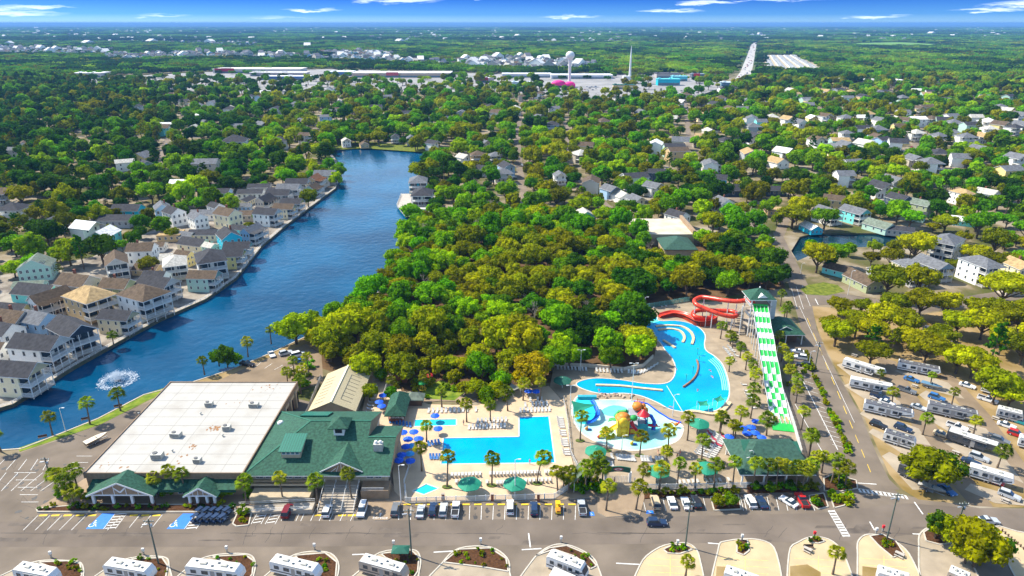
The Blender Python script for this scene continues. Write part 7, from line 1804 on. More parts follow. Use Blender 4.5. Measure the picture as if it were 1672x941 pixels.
# lakeside fountain
m_spray = M('water_spray', (.85, .9, .95), .4, var=0)
t_, n_, l_ = nt(m_spray); tb = n_.new('ShaderNodeBsdfTransparent'); mxs = n_.new('ShaderNodeMixShader'); mxs.inputs[0].default_value = .55; l_.new(tb.outputs[0], mxs.inputs[1]); l_.new(n_['Principled BSDF'].outputs[0], mxs.inputs[2]); l_.new(mxs.outputs[0], n_['Material Output'].inputs[0])
c = P(192, 622, -.9); fo = thing('lake_fountain', 'floating fountain throwing a wide white bowl of spray on the lake', 'fountain', (c.x, c.y, -.9))
MB().lathe([(.01, 0), (.9, .05), (.9, .3), (.01, .4)], 12).build('float_base', m_dkbrown, fo)
b = MB(); fr = random.Random(4)
for k in range(64):
 a_ = k * 6.2832 / 64 + fr.uniform(-.04, .04); R_ = fr.uniform(4.6, 6.0) if k % 3 else fr.uniform(1.2, 2.4); H_ = fr.uniform(1.5, 2.2) if k % 3 else fr.uniform(2.6, 4.0)
 for q in range(38):
  t = fr.random() ** .7; r_ = R_ * t; z = 4 * H_ * t * (1 - t * .98) * .8 + .2; j = .10 + .32 * t
  p = Vector((r_ * math.cos(a_) + fr.gauss(0, j), r_ * math.sin(a_) + fr.gauss(0, j), max(.05, z + fr.gauss(0, j)))); s_ = fr.uniform(.05, .17)
  b.add([p + Vector((-s_, 0, -s_)), p + Vector((s_, s_ * .4, -s_ * .4)), p + Vector((0, -s_ * .4, s_ * 1.3))], [(0, 1, 2)])
b.build('spray', m_spray, fo)
b = MB()
for k in range(900):
 a_ = fr.uniform(0, 6.2832); r_ = abs(fr.gauss(4.9, .7)); s_ = fr.uniform(.08, .3)
 p = Vector((r_ * math.cos(a_), r_ * math.sin(a_), .03 + .0002 * k)); b.add([p + Vector((-s_, -s_ * .5, 0)), p + Vector((s_, -s_ * .3, 0)), p + Vector((0, s_ * .7, 0))], [(0, 1, 2)])
b.build('foam_ring', m_spray, fo)
# benches on the grass strip
def bench(px, py, rz, lab):
 c = P(px, py); t = thing('park_bench', lab, 'bench', (c.x, c.y, .05), rz, 'benches by the lake')
 MB().box(-1.1, 1.1, -.28, .28, .4, .47).build('seat', m_dkbrown, t); MB().box(-1.1, 1.1, .24, .30, .5, .95).build('backrest', m_dkbrown, t)
 for x in (-.9, .9): MB().box(x - .05, x + .05, -.25, .28, 0, .4).build('leg', m_metal, t)
bench(70, 716, .4, 'brown bench on the grass strip nearest the left palm'); bench(140, 687, .4, 'brown bench on the grass strip between two palms'); bench(193, 666, .4, 'brown bench on the grass strip nearest the white hall'); bench(1320, 896, 0, 'metal bench on the third cream pad')
# ------------------------------------------------------------------ people
m_skin, m_skin2 = M('skin', (.52, .30, .20), .6, var=.05), M('skin_tan', (.33, .18, .11), .6, var=.05)
def person_proto(pose, swim, skin):
 J = dict(stand=[(0, 0, .95), (0, 0, 1.2), (0, 0, 1.45), (0, 0, 1.56), (0, -.02, 1.72), (-.1, 0, .5), (-.1, 0, .06), (.1, 0, .5), (.1, .02, .06), (-.2, 0, 1.42), (-.26, 0, 1.12), (-.26, -.1, .86), (.2, 0, 1.42), (.27, 0, 1.12), (.24, -.12, .88), (-.1, -.16, .03), (.1, -.14, .03)],
             sit=[(0, 0, .5), (0, .12, .72), (0, .2, .98), (0, .2, 1.08), (0, .18, 1.24), (-.12, -.42, .5), (-.12, -.85, .42), (.12, -.42, .5), (.12, -.85, .42), (-.2, .2, .94), (-.28, .0, .7), (-.24, -.22, .62), (.2, .2, .94), (.28, .0, .7), (.24, -.22, .62), (-.12, -.95, .5), (.12, -.95, .5)],
             swim=[(0, 0, .1), (0, .25, .14), (0, .48, .17), (0, .58, .2), (0, .74, .26), (-.1, -.45, .06), (-.14, -.85, .04), (.1, -.45, .08), (.12, -.85, .05), (-.2, .46, .16), (-.42, .6, .12), (-.4, .86, .1), (.2, .46, .16), (.4, .35, .1), (.5, .1, .08), (-.14, -1.0, .02), (.12, -1.0, .02)])[pose]
 ed = [(0, 1), (1, 2), (2, 3), (3, 4), (0, 5), (5, 6), (0, 7), (7, 8), (2, 9), (9, 10), (10, 11), (2, 12), (12, 13), (13, 14), (6, 15), (8, 16)]
 rd = [.15, .14, .16, .06, .11, .075, .045, .075, .045, .06, .042, .032, .06, .042, .032, .035, .035]
 me = bpy.data.meshes.new('person'); me.from_pydata(J, ed, []); me.materials.append(skin)
 o = bpy.data.objects.new('person', me); COL.objects.link(o)
 bm = None
 md = o.modifiers.new('skin', 'SKIN');
 if not me.skin_vertices:
  import bmesh
  b_ = bmesh.new(); b_.from_mesh(me); b_.verts.layers.skin.verify(); b_.to_mesh(me); b_.free()
 for i, r_ in enumerate(rd): me.skin_vertices[0].data[i].radius = (r_, r_ * .82)
 me.skin_vertices[0].data[0].use_root = True
 sb = o.modifiers.new('sub', 'SUBSURF'); sb.levels = sb.render_levels = 1
 b = MB(); a_, c_ = Vector(J[0]), Vector(J[1]); b.tube([a_ - (c_ - a_) * .45, a_, a_.lerp(c_, .55)], [.15, .175, .155], 8); b.build('swimwear', swim, o)
 h = Vector(J[4]); b = MB(); b.ball((h.x, h.y + .02, h.z + .04), (.105, .115, .11), 0, 8, 5); b.build('hair', m_dkbrown, o)
 b = MB(); b.ball((h.x, h.y - .11, h.z - .01), (.02, .03, .03), 0, 5, 4); b.build('nose', skin, o)
 return Proto(o)
PR = {(p_, k): person_proto(p_, sw, sk) for p_ in ('stand', 'sit', 'swim') for k, (sw, sk) in enumerate(((M('swim_red', (.6, .03, .04), .7, var=0), m_skin), (M('swim_navy', (.02, .04, .2), .7, var=0), m_skin2)))}
for px, py, p_, k, z, lab in ((1163, 616, 'swim', 0, -.02, 'swimmer in red swimwear out in the broad lagoon water'), (1139, 638, 'swim', 1, -.02, 'swimmer in navy swimwear floating near the lagoon rim'), (1104, 603, 'swim', 1, -.02, 'swimmer in navy swimwear close to the deck peninsula'), (1160, 606, 'swim', 1, -.02, 'swimmer in navy swimwear near the lagoon steps'), (1096, 665, 'swim', 0, -.02, 'swimmer in red swimwear by the lane rope'),
                              (978, 638, 'swim', 1, -.02, 'swimmer in navy swimwear in the narrow lagoon arm'), (1110, 744, 'stand', 0, .16, 'person in red standing by the towel-covered loungers'), (1074, 742, 'sit', 0, .16, 'person in red swimwear sitting before the splash pool'), (1079, 745, 'sit', 1, .16, 'person in navy swimwear sitting before the splash pool'), (936, 687, 'stand', 0, .16, 'person in red swimwear standing beside the blue plunge pool'),
                              (1003, 790, 'stand', 0, .13, 'person in red walking through the pool gate'), (757, 695, 'stand', 1, .16, 'person in navy swimwear behind the small pool'), (887, 757.5, 'stand', 1, .16, 'person standing at the front edge of the L-shaped pool'), (865, 759, 'stand', 0, .16, 'person in red standing at the front edge of the L-shaped pool'), (1105, 750, 'stand', 1, .16, 'person in navy swimwear beside the front palm of the splash pool'),
                              (944, 790, 'stand', 0, .1, 'person in red by the bushes at the gate drive'), (1127, 700, 'stand', 1, .16, 'person in navy swimwear under the rear green umbrella')):
 c = P(px, py); PR[p_, k].put((c.x, c.y, z), rg.uniform(-1.2, 1.2), lab, 'person', 'people at the pools')
LANDMARKS += [('the L-shaped swimming pool', -8, 157), ('the kite-shaped pool', -21, 131), ('the small rectangular pool', -22, 168), ('the lagoon pool', 52, 205), ('the splash play castle', 33, 163), ('the checkered racing slide', 85, 200), ('the red tube slide', 72, 240), ('the slide tower', 91, 235), ('the lake fountain', c.x * 0 + P(192, 622).x, P(192, 622).y)]
# ------------------------------------------------------------------ cars
def paint(n, c, me=.0): return M('car_' + n, c, .28, me, var=.04, scale=1, spec=.5)
PNT = {k: paint(k, c) for k, c in dict(white=(.72, .72, .72), silver=(.42, .44, .46), black=(.02, .02, .024), navy=(.015, .035, .085), blue=(.03, .14, .36), maroon=(.16, .012, .02), red=(.48, .02, .02), tan=(.50, .40, .26), grey=(.14, .15, .16), teal=(.02, .24, .26), yellow=(.72, .45, .02)).items()}
m_tyre = M('tyre', (.02, .02, .02), .8, var=0); m_rim = M('rim', (.45, .45, .46), .35, .6, var=0)
m_hl, m_tl = M('headlight', (.75, .76, .75), .15, var=0), M('taillight', (.45, .02, .015), .3, var=0)
WHM = MB().lathe([(.0, -.1), (.33, -.1), (.35, 0), (.33, .1), (.0, .1)], 10).mesh('wheel', m_tyre)
RIM = MB().lathe([(.0, -.115), (.2, -.11), (.2, .11), (.0, .115)], 8).mesh('rim', m_rim)
def wheel(par, x, y, z=.34, s_=1):
 o = bpy.data.objects.new('wheel', WHM); COL.objects.link(o); o.parent = par; o.location = (x, y, z); o.rotation_euler = (R(90), 0, 0); o.scale = (s_,) * 3
 q = bpy.data.objects.new('rim', RIM); COL.objects.link(q); q.parent = o
def extr(b, prof, y0, y1, mi=0, inset=0.0, zi=None):
 """side profile (x,z) extruded across y; points higher than zi move inwards"""
 n = len(prof); f = lambda z, y: y * (1 - (inset * max(0, z - zi) if zi is not None else 0))
 vs = [(x, f(z, y0), z) for x, z in prof] + [(x, f(z, y1), z) for x, z in prof]
 b.add(vs, [(i, (i + 1) % n, n + (i + 1) % n, n + i)[::-1] for i in range(n)], mi); b.add(vs, [tuple(range(n)), tuple(range(2 * n - 1, n - 1, -1))], mi)
def car_proto(kind):
 name = dict(sedan='parked_car', suv='parked_suv', pickup='pickup_truck', van='parked_van')[kind]; t = thing(name, 'x', 'car'); w_ = .92
 L = dict(sedan=2.3, suv=2.35, pickup=2.75, van=2.5)[kind]; hb = dict(sedan=.88, suv=1.02, pickup=1.05, van=1.1)[kind]; ht = dict(sedan=1.42, suv=1.75, pickup=1.8, van=1.95)[kind]
 b = MB(); hood = hb - .12
 extr(b, [(-L, .38), (-L + .1, .26), (L - .15, .26), (L, .42), (L - .05, hood - .1), (L - .45, hood), (L * .32, hb), (-L + .3 if kind != 'pickup' else -L + .02, hb), (-L, hb - .15)], -w_, w_, 0, .14, .6)
 c0, c1 = dict(sedan=(-L + .55, L * .34), suv=(-L + .1, L * .36), pickup=(-.6, L * .36), van=(-L + .08, L * .55))[kind]; r0, r1 = dict(sedan=(c0 + .75, c1 - .85), suv=(c0 + .3, c1 - .75), pickup=(c0 + .25, c1 - .7), van=(c0 + .2, c1 - .7))[kind]
 extr(b, [(r0, ht - .07), (r1, ht - .07), (r1 - .1, ht), (r0 + .12, ht)], -.70, .70)
 if kind == 'pickup': b.box(-L + .12, -.7, -.78, .78, hb, hb + .02, 1); b.box(-L + .05, -.65, -.9, -.82, hb, hb + .12); b.box(-L + .05, -.65, .82, .9, hb, hb + .12)
 pk(b.build('body', [PNT['white'], m_dark], t), 'body')
 b = MB(); vs = [(c0, -.85, hb - .02), (c1, -.85, hb - .02), (c1, .85, hb - .02), (c0, .85, hb - .02), (r0, -.70, ht - .06), (r1, -.70, ht - .06), (r1, .70, ht - .06), (r0, .70, ht - .06)]
 b.add(vs, [(0, 1, 5, 4), (1, 2, 6, 5), (2, 3, 7, 6), (3, 0, 4, 7)]); b.build('window_glass', m_glass, t)
 for x in (-L * .6, L * .62):
  for y in (-.86, .86): wheel(t, x, y)
 for y in (-.62, .62): MB().box(L - .1, L + .01, y - .2, y + .2, hood - .28, hood - .12).build('headlight', m_hl, t); MB().box(-L - .015, -L + .05, y - .16, y + .16, hb - .38, hb - .16).build('taillight', m_tl, t)
 return Proto(t)
CP = {k: car_proto(k) for k in ('sedan', 'suv', 'pickup', 'van')}
HEAD = math.atan2(*(lambda v: (v.y, v.x))(P(1440, 622) - P(1374, 601)))
def car(px, py, kind, col, rz, lab, z=.03, s_=1.0):
 c = P(px, py); return CP[kind].put((c.x, c.y, z), rz, lab, 'car', 'parked cars', s_, {'body': PNT[col]})
U, D = R(90), R(-90)
for a in ((470, 838, 'van', 'maroon', U, 'dark maroon van with black roof parked below the restaurant'), (535, 837, 'suv', 'white', U, 'white SUV parked before the restaurant stairs'), (592, 836, 'van', 'white', D, 'white van with reddish rear parked left of the service apron'), (646, 835, 'suv', 'grey', U, 'grey and white jeep parked right of the service apron'),
          (687, 838, 'sedan', 'silver', U, 'long silver-white sedan leftmost before the pool fence'), (707, 835, 'suv', 'navy', U, 'navy SUV second in the row before the pool fence'), (724, 836, 'suv', 'silver', U, 'silver-blue SUV between the navy SUV and the white pickup'), (744, 835, 'pickup', 'white', U, 'white pickup casting its shadow right, by the first green umbrella'),
          (833, 832, 'van', 'white', U, 'lone white van below the second green umbrella'), (872, 834, 'suv', 'navy', U, 'dark blue SUV below the leaning palm'), (950, 832, 'pickup', 'silver', U, 'silver pickup nearest the gate drive'),
          (1070, 824, 'van', 'tan', U, 'tan van leftmost below the lagoon hedge'), (1097, 824, 'sedan', 'white', U, 'white car between the tan van and the second white car'), (1120, 825, 'sedan', 'white', U, 'white car beside the black one below the lagoon hedge'), (1136, 823, 'suv', 'black', U, 'black SUV rightmost of the four below the lagoon hedge'),
          (1225, 822, 'suv', 'white', U, 'white SUV leftmost below the pavilion'), (1243, 823, 'sedan', 'navy', U, 'navy sedan below the pavilion'), (1287, 822, 'sedan', 'white', R(125), 'white convertible-like car parked askew below the pavilion'), (1309, 820, 'pickup', 'red', U, 'red and white pickup nearest the corner bed'),
          (1072, 857, 'suv', 'navy', 0, 'dark navy SUV driving along the street'), (1613, 853, 'sedan', 'silver', R(-4), 'silver car driving on the street at the right'), (1302, 576, 'sedan', 'white', R(160), 'white car farthest back in the small lot by the kiosk'), (1306, 586, 'suv', 'white', R(160), 'white SUV in the middle of the small lot by the kiosk'), (1312, 598, 'suv', 'black', R(160), 'black SUV nearest in the small lot by the kiosk'),
          (444, 581, 'sedan', 'white', R(-60), 'white sedan parked alone on the lakeside lot'), (467, 579, 'suv', 'silver', R(35), 'silver SUV beside the long van on the lakeside lot'), (487, 582, 'van', 'white', R(35), 'white van with dark rear on the lakeside lot'), (492, 592, 'sedan', 'blue', R(20), 'low blue-grey car behind the white van on the lakeside lot'), (404, 597, 'pickup', 'black', R(-20), 'black pickup under the dark trees by the lake'),
          (1579, 632, 'sedan', 'white', HEAD, 'white car half under the oaks above the boat trailer'), (1434, 697, 'suv', 'black', HEAD, 'black SUV below the grey-roofed trailer'), (1474, 702, 'suv', 'navy', HEAD, 'dark SUV with a red cooler next to the grey-roofed trailer'), (1436, 650, 'pickup', 'navy', HEAD, 'navy pickup between the two nearest white trailers and the grey one'), (1448, 660, 'sedan', 'white', HEAD, 'small white car above the grey-roofed trailer'),
          (1529, 652, 'suv', 'blue', HEAD, 'blue-grey SUV beside the pale pad of the second lane'), (1562, 700, 'pickup', 'white', HEAD, 'white pickup between the dark-roofed and the charcoal trailer'), (1598, 750, 'suv', 'silver', HEAD, 'silver SUV below the charcoal trailer'), (1585, 757, 'sedan', 'navy', HEAD, 'navy sedan below the charcoal trailer'), (1647, 812, 'suv', 'silver', HEAD, 'silver SUV below the white trailer at the street'),
          (1643, 697, 'sedan', 'white', HEAD, 'white car at the right end of the campground'), (1664, 691, 'pickup', 'teal', HEAD, 'teal pickup at the right end of the campground'), (1546, 803, 'sedan', 'blue', R(-75), 'blue car beside the big corner tree'), (1488, 622, 'sedan', 'blue', HEAD, 'small blue car in front of the grey-roofed trailer of the second lane'), (1652, 645, 'suv', 'white', HEAD, 'white SUV under the campground oaks'), (1480, 640, 'pickup', 'grey', HEAD, 'grey pickup on the first camp lane beside the white trailers'), (1500, 668, 'sedan', 'silver', HEAD, 'silver car parked between the two trailer rows'), (1548, 668, 'suv', 'black', HEAD, 'black SUV above the silver dark-roofed trailer'), (1612, 655, 'pickup', 'white', HEAD, 'white pickup at the edge of the campground oaks'), (1632, 722, 'suv', 'grey', HEAD, 'grey SUV right of the charcoal trailer'), (1622, 788, 'sedan', 'red', HEAD, 'red car behind the white trailer at the street'), (1538, 712, 'sedan', 'tan', HEAD, 'tan car left of the charcoal trailer'), (1660, 712, 'suv', 'red', HEAD, 'red SUV cut by the edge of the picture'),
          (1262, 392, 'sedan', 'white', R(80), 'white car on the residential street above the avenue'), (1284, 452, 'sedan', 'white', R(82), 'white car on the shaded top of the avenue')):
 car(*a)
vr = random.Random(31)
for pts, wd in ROADS[2:]:                               # cars along the house streets
 if len(pts) < 4 or pts is FARROAD: continue
 for k in range(len(pts) - 1):
  a, c = Vector(pts[k]), Vector(pts[k + 1])
  for q in range(2):
   if vr.random() < .5: continue
   p = a.lerp(c, vr.random()); d = (c - a).normalized(); s_ = vr.choice((-1, 1)) * 2.2
   if proj(p.x, p.y)[1] > 400: continue
   col = vr.choice(('white', 'white', 'silver', 'black', 'blue', 'grey', 'red')); kind = vr.choice(('sedan', 'suv', 'pickup'))
   o = CP[kind].put((p.x - d.y * s_, p.y + d.x * s_, .03), math.atan2(d.y, d.x), cat='car', group='parked cars', paint={'body': PNT[col]}); auto(o, f'{col} {dict(sedan="car", suv="SUV", pickup="pickup")[kind]} parked along a house street', 'street car')
# ------------------------------------------------------------------ trailers and motorhomes
m_rv, m_rvroof, m_rvdark = M('rv_white', (.58, .58, .57), .4, var=.05), M('rv_roof_white', (.52, .51, .48), .6, var=.06), M('rv_roof_grey', (.10, .10, .11), .6, var=.15)
m_gfx, m_gfx2 = M('rv_graphic_dark', (.07, .075, .085), .4, var=0), M('rv_graphic_grey', (.3, .29, .28), .4, var=0)
RVS = {k: M('rv_side_' + k, c, .4, var=.06) for k, c in dict(white=(.66, .66, .65), silver=(.42, .42, .41), charcoal=(.055, .06, .065), tan=(.42, .34, .27)).items()}
def rv_proto(kind, L=9.5):
 t = thing('motorhome' if kind == 'motor' else 'travel_trailer', 'x', 'camper'); w_ = 1.25; h = 3.35; x0, x1 = -L / 2, L / 2
 if kind == 'fifth': prof = [(x0, .7), (x1 - 3.0, .7), (x1 - 2.7, 1.6), (x1 - .5, 1.75), (x1, 2.3), (x1 - .5, h), (x0 + .15, h), (x0, h - .2)]
 elif kind == 'motor': prof = [(x0, .5), (x1 - .1, .45), (x1, .9), (x1 - .15, 1.6), (x1 - .75, h - .5), (x1 - 1.1, h), (x0 + .3, h), (x0, h - .35)]
 else: prof = [(x0, .65), (x1 - .3, .65), (x1, 1.3), (x1 - .1, 2.4), (x1 - .7, h), (x0 + .25, h), (x0, h - .3)]
 b = MB(); extr(b, prof, -w_, w_, 0); pk(b.build('body', RVS['white'], t), 'side')
 xe = x1 - (1.1 if kind == 'motor' else .75)
 b = MB(); b.box(x0 + .3, xe, -w_ - .02, w_ + .02, h - .12, h + .035); pk(b.build('roof', m_rvroof, t), 'roof')
 for x in ((x0 + L * .3), (x0 + L * .68)):
  b = MB(); b.box(x - .5, x + .5, -.36, .36, h + .03, h + .30); b.box(x - .35, x + .35, -.28, .28, h + .3, h + .36); b.build('air_conditioner', m_hvac, t)
 for x, y in ((x0 + L * .15, .5), (x0 + L * .48, -.45), (x0 + L * .56, .55), (x0 + L * .82, -.3)): MB().box(x - .2, x + .2, y - .2, y + .2, h + .03, h + .14).build('roof_vent', m_glass if L < 10 else m_hvac, t)
 for sgn in (-1, 1):
  y = sgn * w_
  for k, (a, c_) in enumerate(((.10, .2), (.3, .42), (.58, .68), (.76, .86))):
   if kind == 'fifth' and k == 3: a, c_ = .7, .76
   window(t, x0 + L * a, x0 + L * c_, 1.75, 2.6, y, sgn, m_gfx, m_glass, mull=0)
  zz = 1.05
  b = MB(); b.box(x0 + .05, x1 - (3.1 if kind == 'fifth' else .4), y - .012 if sgn < 0 else y - .004, y + .004 if sgn < 0 else y + .012, zz, zz + .3); b.add([(x0 + L * .7, y + sgn * .014, 1.4), (x0 + L * .95, y + sgn * .014, 2.2), (x0 + L * .95, y + sgn * .014, 2.6), (x0 + L * .62, y + sgn * .014, 1.4)], [(0, 1, 2, 3) if sgn < 0 else (3, 2, 1, 0)]); b.build('stripe', m_gfx if sgn < 0 else m_gfx2, t)
 MB().box(x0 + L * .46, x0 + L * .54, -w_ - .03, -w_, .75, 2.7).build('door', m_gfx2, t)
 MB().tube([(x0 + L * .3, -w_ - .12, 3.0), (x0 + L * .75, -w_ - .12, 3.0)], .1, 7).build('awning_roll', m_gfx2, t)
 wx = ((x0 + L * .2, x1 - 1.7) if kind == 'motor' else (x0 + L * .38, x0 + L * .47))
 for x in wx:
  for y in (-1.08, 1.08): wheel(t, x, y, .4, 1.18)
 if kind == 'motor':
  b = MB(); b.add([(x1 - .14, -1.1, 1.62), (x1 - .14, 1.1, 1.62), (x1 - .72, 1.1, h - .52), (x1 - .72, -1.1, h - .52)], [(0, 1, 2, 3)]); b.v = [(v[0] + .03, v[1], v[2] + .02) for v in b.v]; b.build('windscreen', m_glass, t)
  for y in (-.9, .9): MB().box(x1 - .03, x1 + .03, y - .2, y + .2, .75, .95).build('headlight', m_hl, t)
 else:
  b = MB(); b.bar((x1 - .3, -.7, .6), (x1 + 1.1, 0, .5), .12); b.bar((x1 - .3, .7, .6), (x1 + 1.1, 0, .5), .12)
  if kind == 'trailer': b.box(x1 + .2, x1 + .6, -.3, .3, .55, 1.0)
  b.build('hitch', m_gfx, t)
 return Proto(t)
RVP = {('trailer', 9): rv_proto('trailer', 9.0), ('fifth', 11): rv_proto('fifth', 11.2), ('motor', 9): rv_proto('motor', 9.2)}
def rv(A, B, kind, side, roof, lab, z=0.0, zr=3.2, off=1.25, flip=False):
 """A, B: ends of the long side nearest the camera, on the ground (zr=0) or along the roof edge"""
 a, c = P(*A, zr), P(*B, zr); d = c - a; d.z = 0; Lr = d.length; d.normalize(); m_ = (a + c) / 2; nrm = Vector((-d.y, d.x, 0))
 if nrm.y < 0: nrm = -nrm
 m_ += nrm * off; L0 = 9 if kind == 'trailer' else 11.2 if kind == 'fifth' else 9.2
 o = RVP[kind, 9 if kind != 'fifth' else 11].put((m_.x, m_.y, .02), math.atan2(d.y, d.x) + (math.pi if flip else 0), lab, 'camper', 'campers of the campground', (Lr / L0, 1, 1), {'side': RVS[side], 'roof': m_rvroof if roof == 'white' else m_rvdark})
 return o
for a in (((19, 931), (82, 943), 'trailer', 'white', 'white', 'white-roofed travel trailer at the lower left corner with red stripe marks'), ((167, 924), (241, 936), 'trailer', 'white', 'white', 'white trailer with printed side left of the first utility pole'), ((301, 925.5), (390, 936), 'trailer', 'white', 'white', 'white trailer with rolled awning between two mulch islands'), ((439, 918), (516, 936), 'trailer', 'white', 'white', 'white trailer with large dark front window'),
          ((585, 917), (659, 937), 'trailer', 'tan', 'white', 'brown-sided trailer under a cream roof beside the green table'), ((892, 909), (955, 933), 'motor', 'white', 'white', 'rounded white motorhome with its awning out, on the planted oval'), ((1182, 936), (1240, 956), 'trailer', 'white', 'white', 'white trailer cut by the picture edge on the second cream pad'), ((1434, 936), (1490, 952), 'trailer', 'white', 'white', 'white trailer cut by the picture edge on the fourth cream pad'), ((1548, 934), (1585, 950), 'motor', 'tan', 'white', 'cream motorhome beside the dark lower-right tree')):
 rv(*a)
for a in (((1374, 601), (1441, 622), 'fifth', 'white', 'white', 'white fifth-wheel trailer farthest up the first campground row'), ((1386, 634), (1457, 648), 'fifth', 'white', 'white', 'white fifth-wheel trailer second in the first campground row'), ((1408, 673), (1490, 692), 'fifth', 'white', 'grey', 'grey-roofed trailer with dark swirl graphics in the first row'), ((1464, 605), (1534, 619), 'fifth', 'white', 'grey', 'grey-roofed white trailer farthest up the second row'),
          ((1512, 675), (1596, 694), 'fifth', 'silver', 'grey', 'silver trailer with a dark roof in the middle of the second row'), ((1504, 547), (1556, 562), 'trailer', 'silver', 'grey', 'dark-roofed camper half hidden under the campground oaks'), ((1543, 720), (1629, 748), 'fifth', 'charcoal', 'white', 'charcoal trailer with a pale edge in the second row'), ((1579, 780), (1652, 802), 'fifth', 'white', 'white', 'white trailer nearest the street in the second row'), ((1464, 775), (1496, 790), 'trailer', 'charcoal', 'grey', 'dark camper behind the big corner tree'), ((1600, 641), (1648, 655), 'trailer', 'white', 'white', 'white camper in the shade below the campground oaks'), ((1625, 683), (1668, 694), 'trailer', 'silver', 'white', 'silver camper on the third campground lane'), ((1440, 722), (1492, 738), 'trailer', 'white', 'grey', 'grey-roofed camper above the big corner tree'), ((1660, 731), (1700, 742), 'trailer', 'white', 'white', 'white camper cut by the right edge of the picture')):
 rv(*a, zr=0.0)
a, c = P(905, 925, 2.4), P(940, 940, 2.4)
aw = MB(); d = (c - a).normalized(); nn = Vector((d.y, -d.x, 0)); aw.add([a, c, c + nn * 2.4 - Vector((0, 0, .5)), a + nn * 2.4 - Vector((0, 0, .5)), a - Vector((0, 0, .05)), c - Vector((0, 0, .05)), c + nn * 2.4 - Vector((0, 0, .55)), a + nn * 2.4 - Vector((0, 0, .55))], [(0, 1, 2, 3)[::-1], (4, 5, 6, 7), (3, 2, 6, 7), (0, 3, 7, 4), (1, 2, 6, 5)]); tag(aw.build('camper_awning', m_rvroof), 'white awning pulled out from the rounded motorhome', 'awning')
# boat trailers, golf carts, small things
def boat(px, py, rz, lab, hull, deck):
 c = P(px, py); t = thing('boat', lab, 'boat', (c.x, c.y, .0), rz)
 b = MB(); n = 7; vs = []
 for k in range(n): x = -3 + k; w_ = 1.1 * (1 if k < 4 else (1 - ((k - 3) / 3.2) ** 2)); vs += [(x, -w_, 1.35 + .05 * k), (x, -w_ * .4, .55 + .02 * k * k), (x, w_ * .4, .55 + .02 * k * k), (x, w_, 1.35 + .05 * k)]
 b.add(vs, [(k * 4 + j, k * 4 + j + 1, k * 4 + j + 5, k * 4 + j + 4) for k in range(n - 1) for j in range(3)] + [(0, 3, 2, 1)], 0, True); b.build('hull', hull, t)
 b = MB(); b.add([(v[0], v[1] * .98, v[2] + .02) for v in vs], [(k * 4, k * 4 + 3, k * 4 + 7, k * 4 + 4)[::-1] for k in range(n - 1)]); b.build('cover', deck, t)
 b = MB(); b.add([(.2, -.8, 1.5), (.2, .8, 1.5), (-.1, .7, 2.0), (-.1, -.7, 2.0)], [(0, 1, 2, 3), (3, 2, 1, 0)]); b.build('windscreen', m_glass_b, t)
 b = MB(); b.box(-2.6, 2.9, -.08, .08, .35, .5); b.box(-2.2, .6, -.9, .9, .38, .46); b.build('trailer_frame', m_metal, t)
 for y in (-1, 1): wheel(t, -.8, y, .33)
boat(1520, 634, HEAD, 'white boat with a blue windscreen on a trailer in the second row', m_rv, M('boat_cover_blue', (.10, .2, .3), .6)); boat(158, 722, R(55), 'beige covered boat on a trailer beside the white hall', M('boat_beige', (.5, .42, .3), .6), M('boat_cover_tan', (.6, .53, .42), .8)); boat(1520, 803, HEAD, 'grey boat under a tarp beneath the big corner tree', M('boat_grey', (.3, .3, .3), .6), M('tarp_grey', (.4, .39, .36), .8))
def cart_proto():
 t = thing('golf_cart', 'x', 'golf cart'); b = MB(); extr(b, [(-1.15, .3), (1.1, .3), (1.2, .6), (.7, .85), (.45, .5), (-.3, .5), (-.35, .8), (-1.2, .85)], -.55, .55); b.build('body', PNT['navy'], t)
 MB().box(-.75, -.25, -.5, .5, .8, .95).build('seat', m_dark, t); MB().box(-1.0, .65, -.55, .55, 1.78, 1.84).build('roof', PNT['navy'], t)
 for x in (-.95, .6):
  for y in (-.5, .5): MB().box(x - .03, x + .03, y - .03, y + .03, .8, 1.78).build('post', m_gfx, t)
 for x in (-.8, .8):
  for y in (-.5, .5): wheel(t, x, y, .24, .68)
 return Proto(t)
CT = cart_proto()
for k in range(10):
 px = 328 + (k % 5) * 11; py = 840 + (k // 5) * 11; c = P(px - (k // 5) * 7, py); o = CT.put((c.x, c.y, .02), R(62), f"dark blue golf cart, {nth(k % 5 + 1)} from the left in the {'far' if k < 5 else 'near'} line beside the blue bay", 'golf cart', 'golf carts lined up beside the blue bay')
yc = thing('utility_cart', 'bright yellow utility cart parked in the row before the pool fence', 'cart', (*P(911, 834)[:2], .02), U)
b = MB(); extr(b, [(-1.6, .35), (1.5, .35), (1.6, .8), (.9, 1.1), (.3, .8), (-1.6, .8)], -.6, .6); b.build('body', PNT['yellow'], yc); b = MB(); b.box(.1, 1.5, -.6, .6, 1.75, 1.85); b.build('roof', PNT['yellow'], yc); MB().box(-1.5, -.2, -.5, .5, .8, 1.15).build('cargo_box', m_org, yc)
for x in (-1, 1):
 for y in (-.55, .55): wheel(yc, x, y, .3, .85)
for x in (.15, 1.4):
 for y in (-.5, .5): MB().box(x - .03, x + .03, y - .03, y + .03, .8, 1.75).build('post', m_gfx, yc)
gt = thing('picnic_shelter', 'dark green picnic canopy beside the brown-sided trailer', 'canopy', (*P(655, 911)[:2], 0), .0)
b = MB(); hip_roof(b, -1.9, 1.9, -1.3, 1.3, 2.3, 2.9, .1); b.build('roof', m_gcan_d, gt)
for x in (-1.7, 1.7):
 for y in (-1.1, 1.1): MB().box(x - .05, x + .05, y - .05, y + .05, 0, 2.3).build('post', m_gfx, gt)
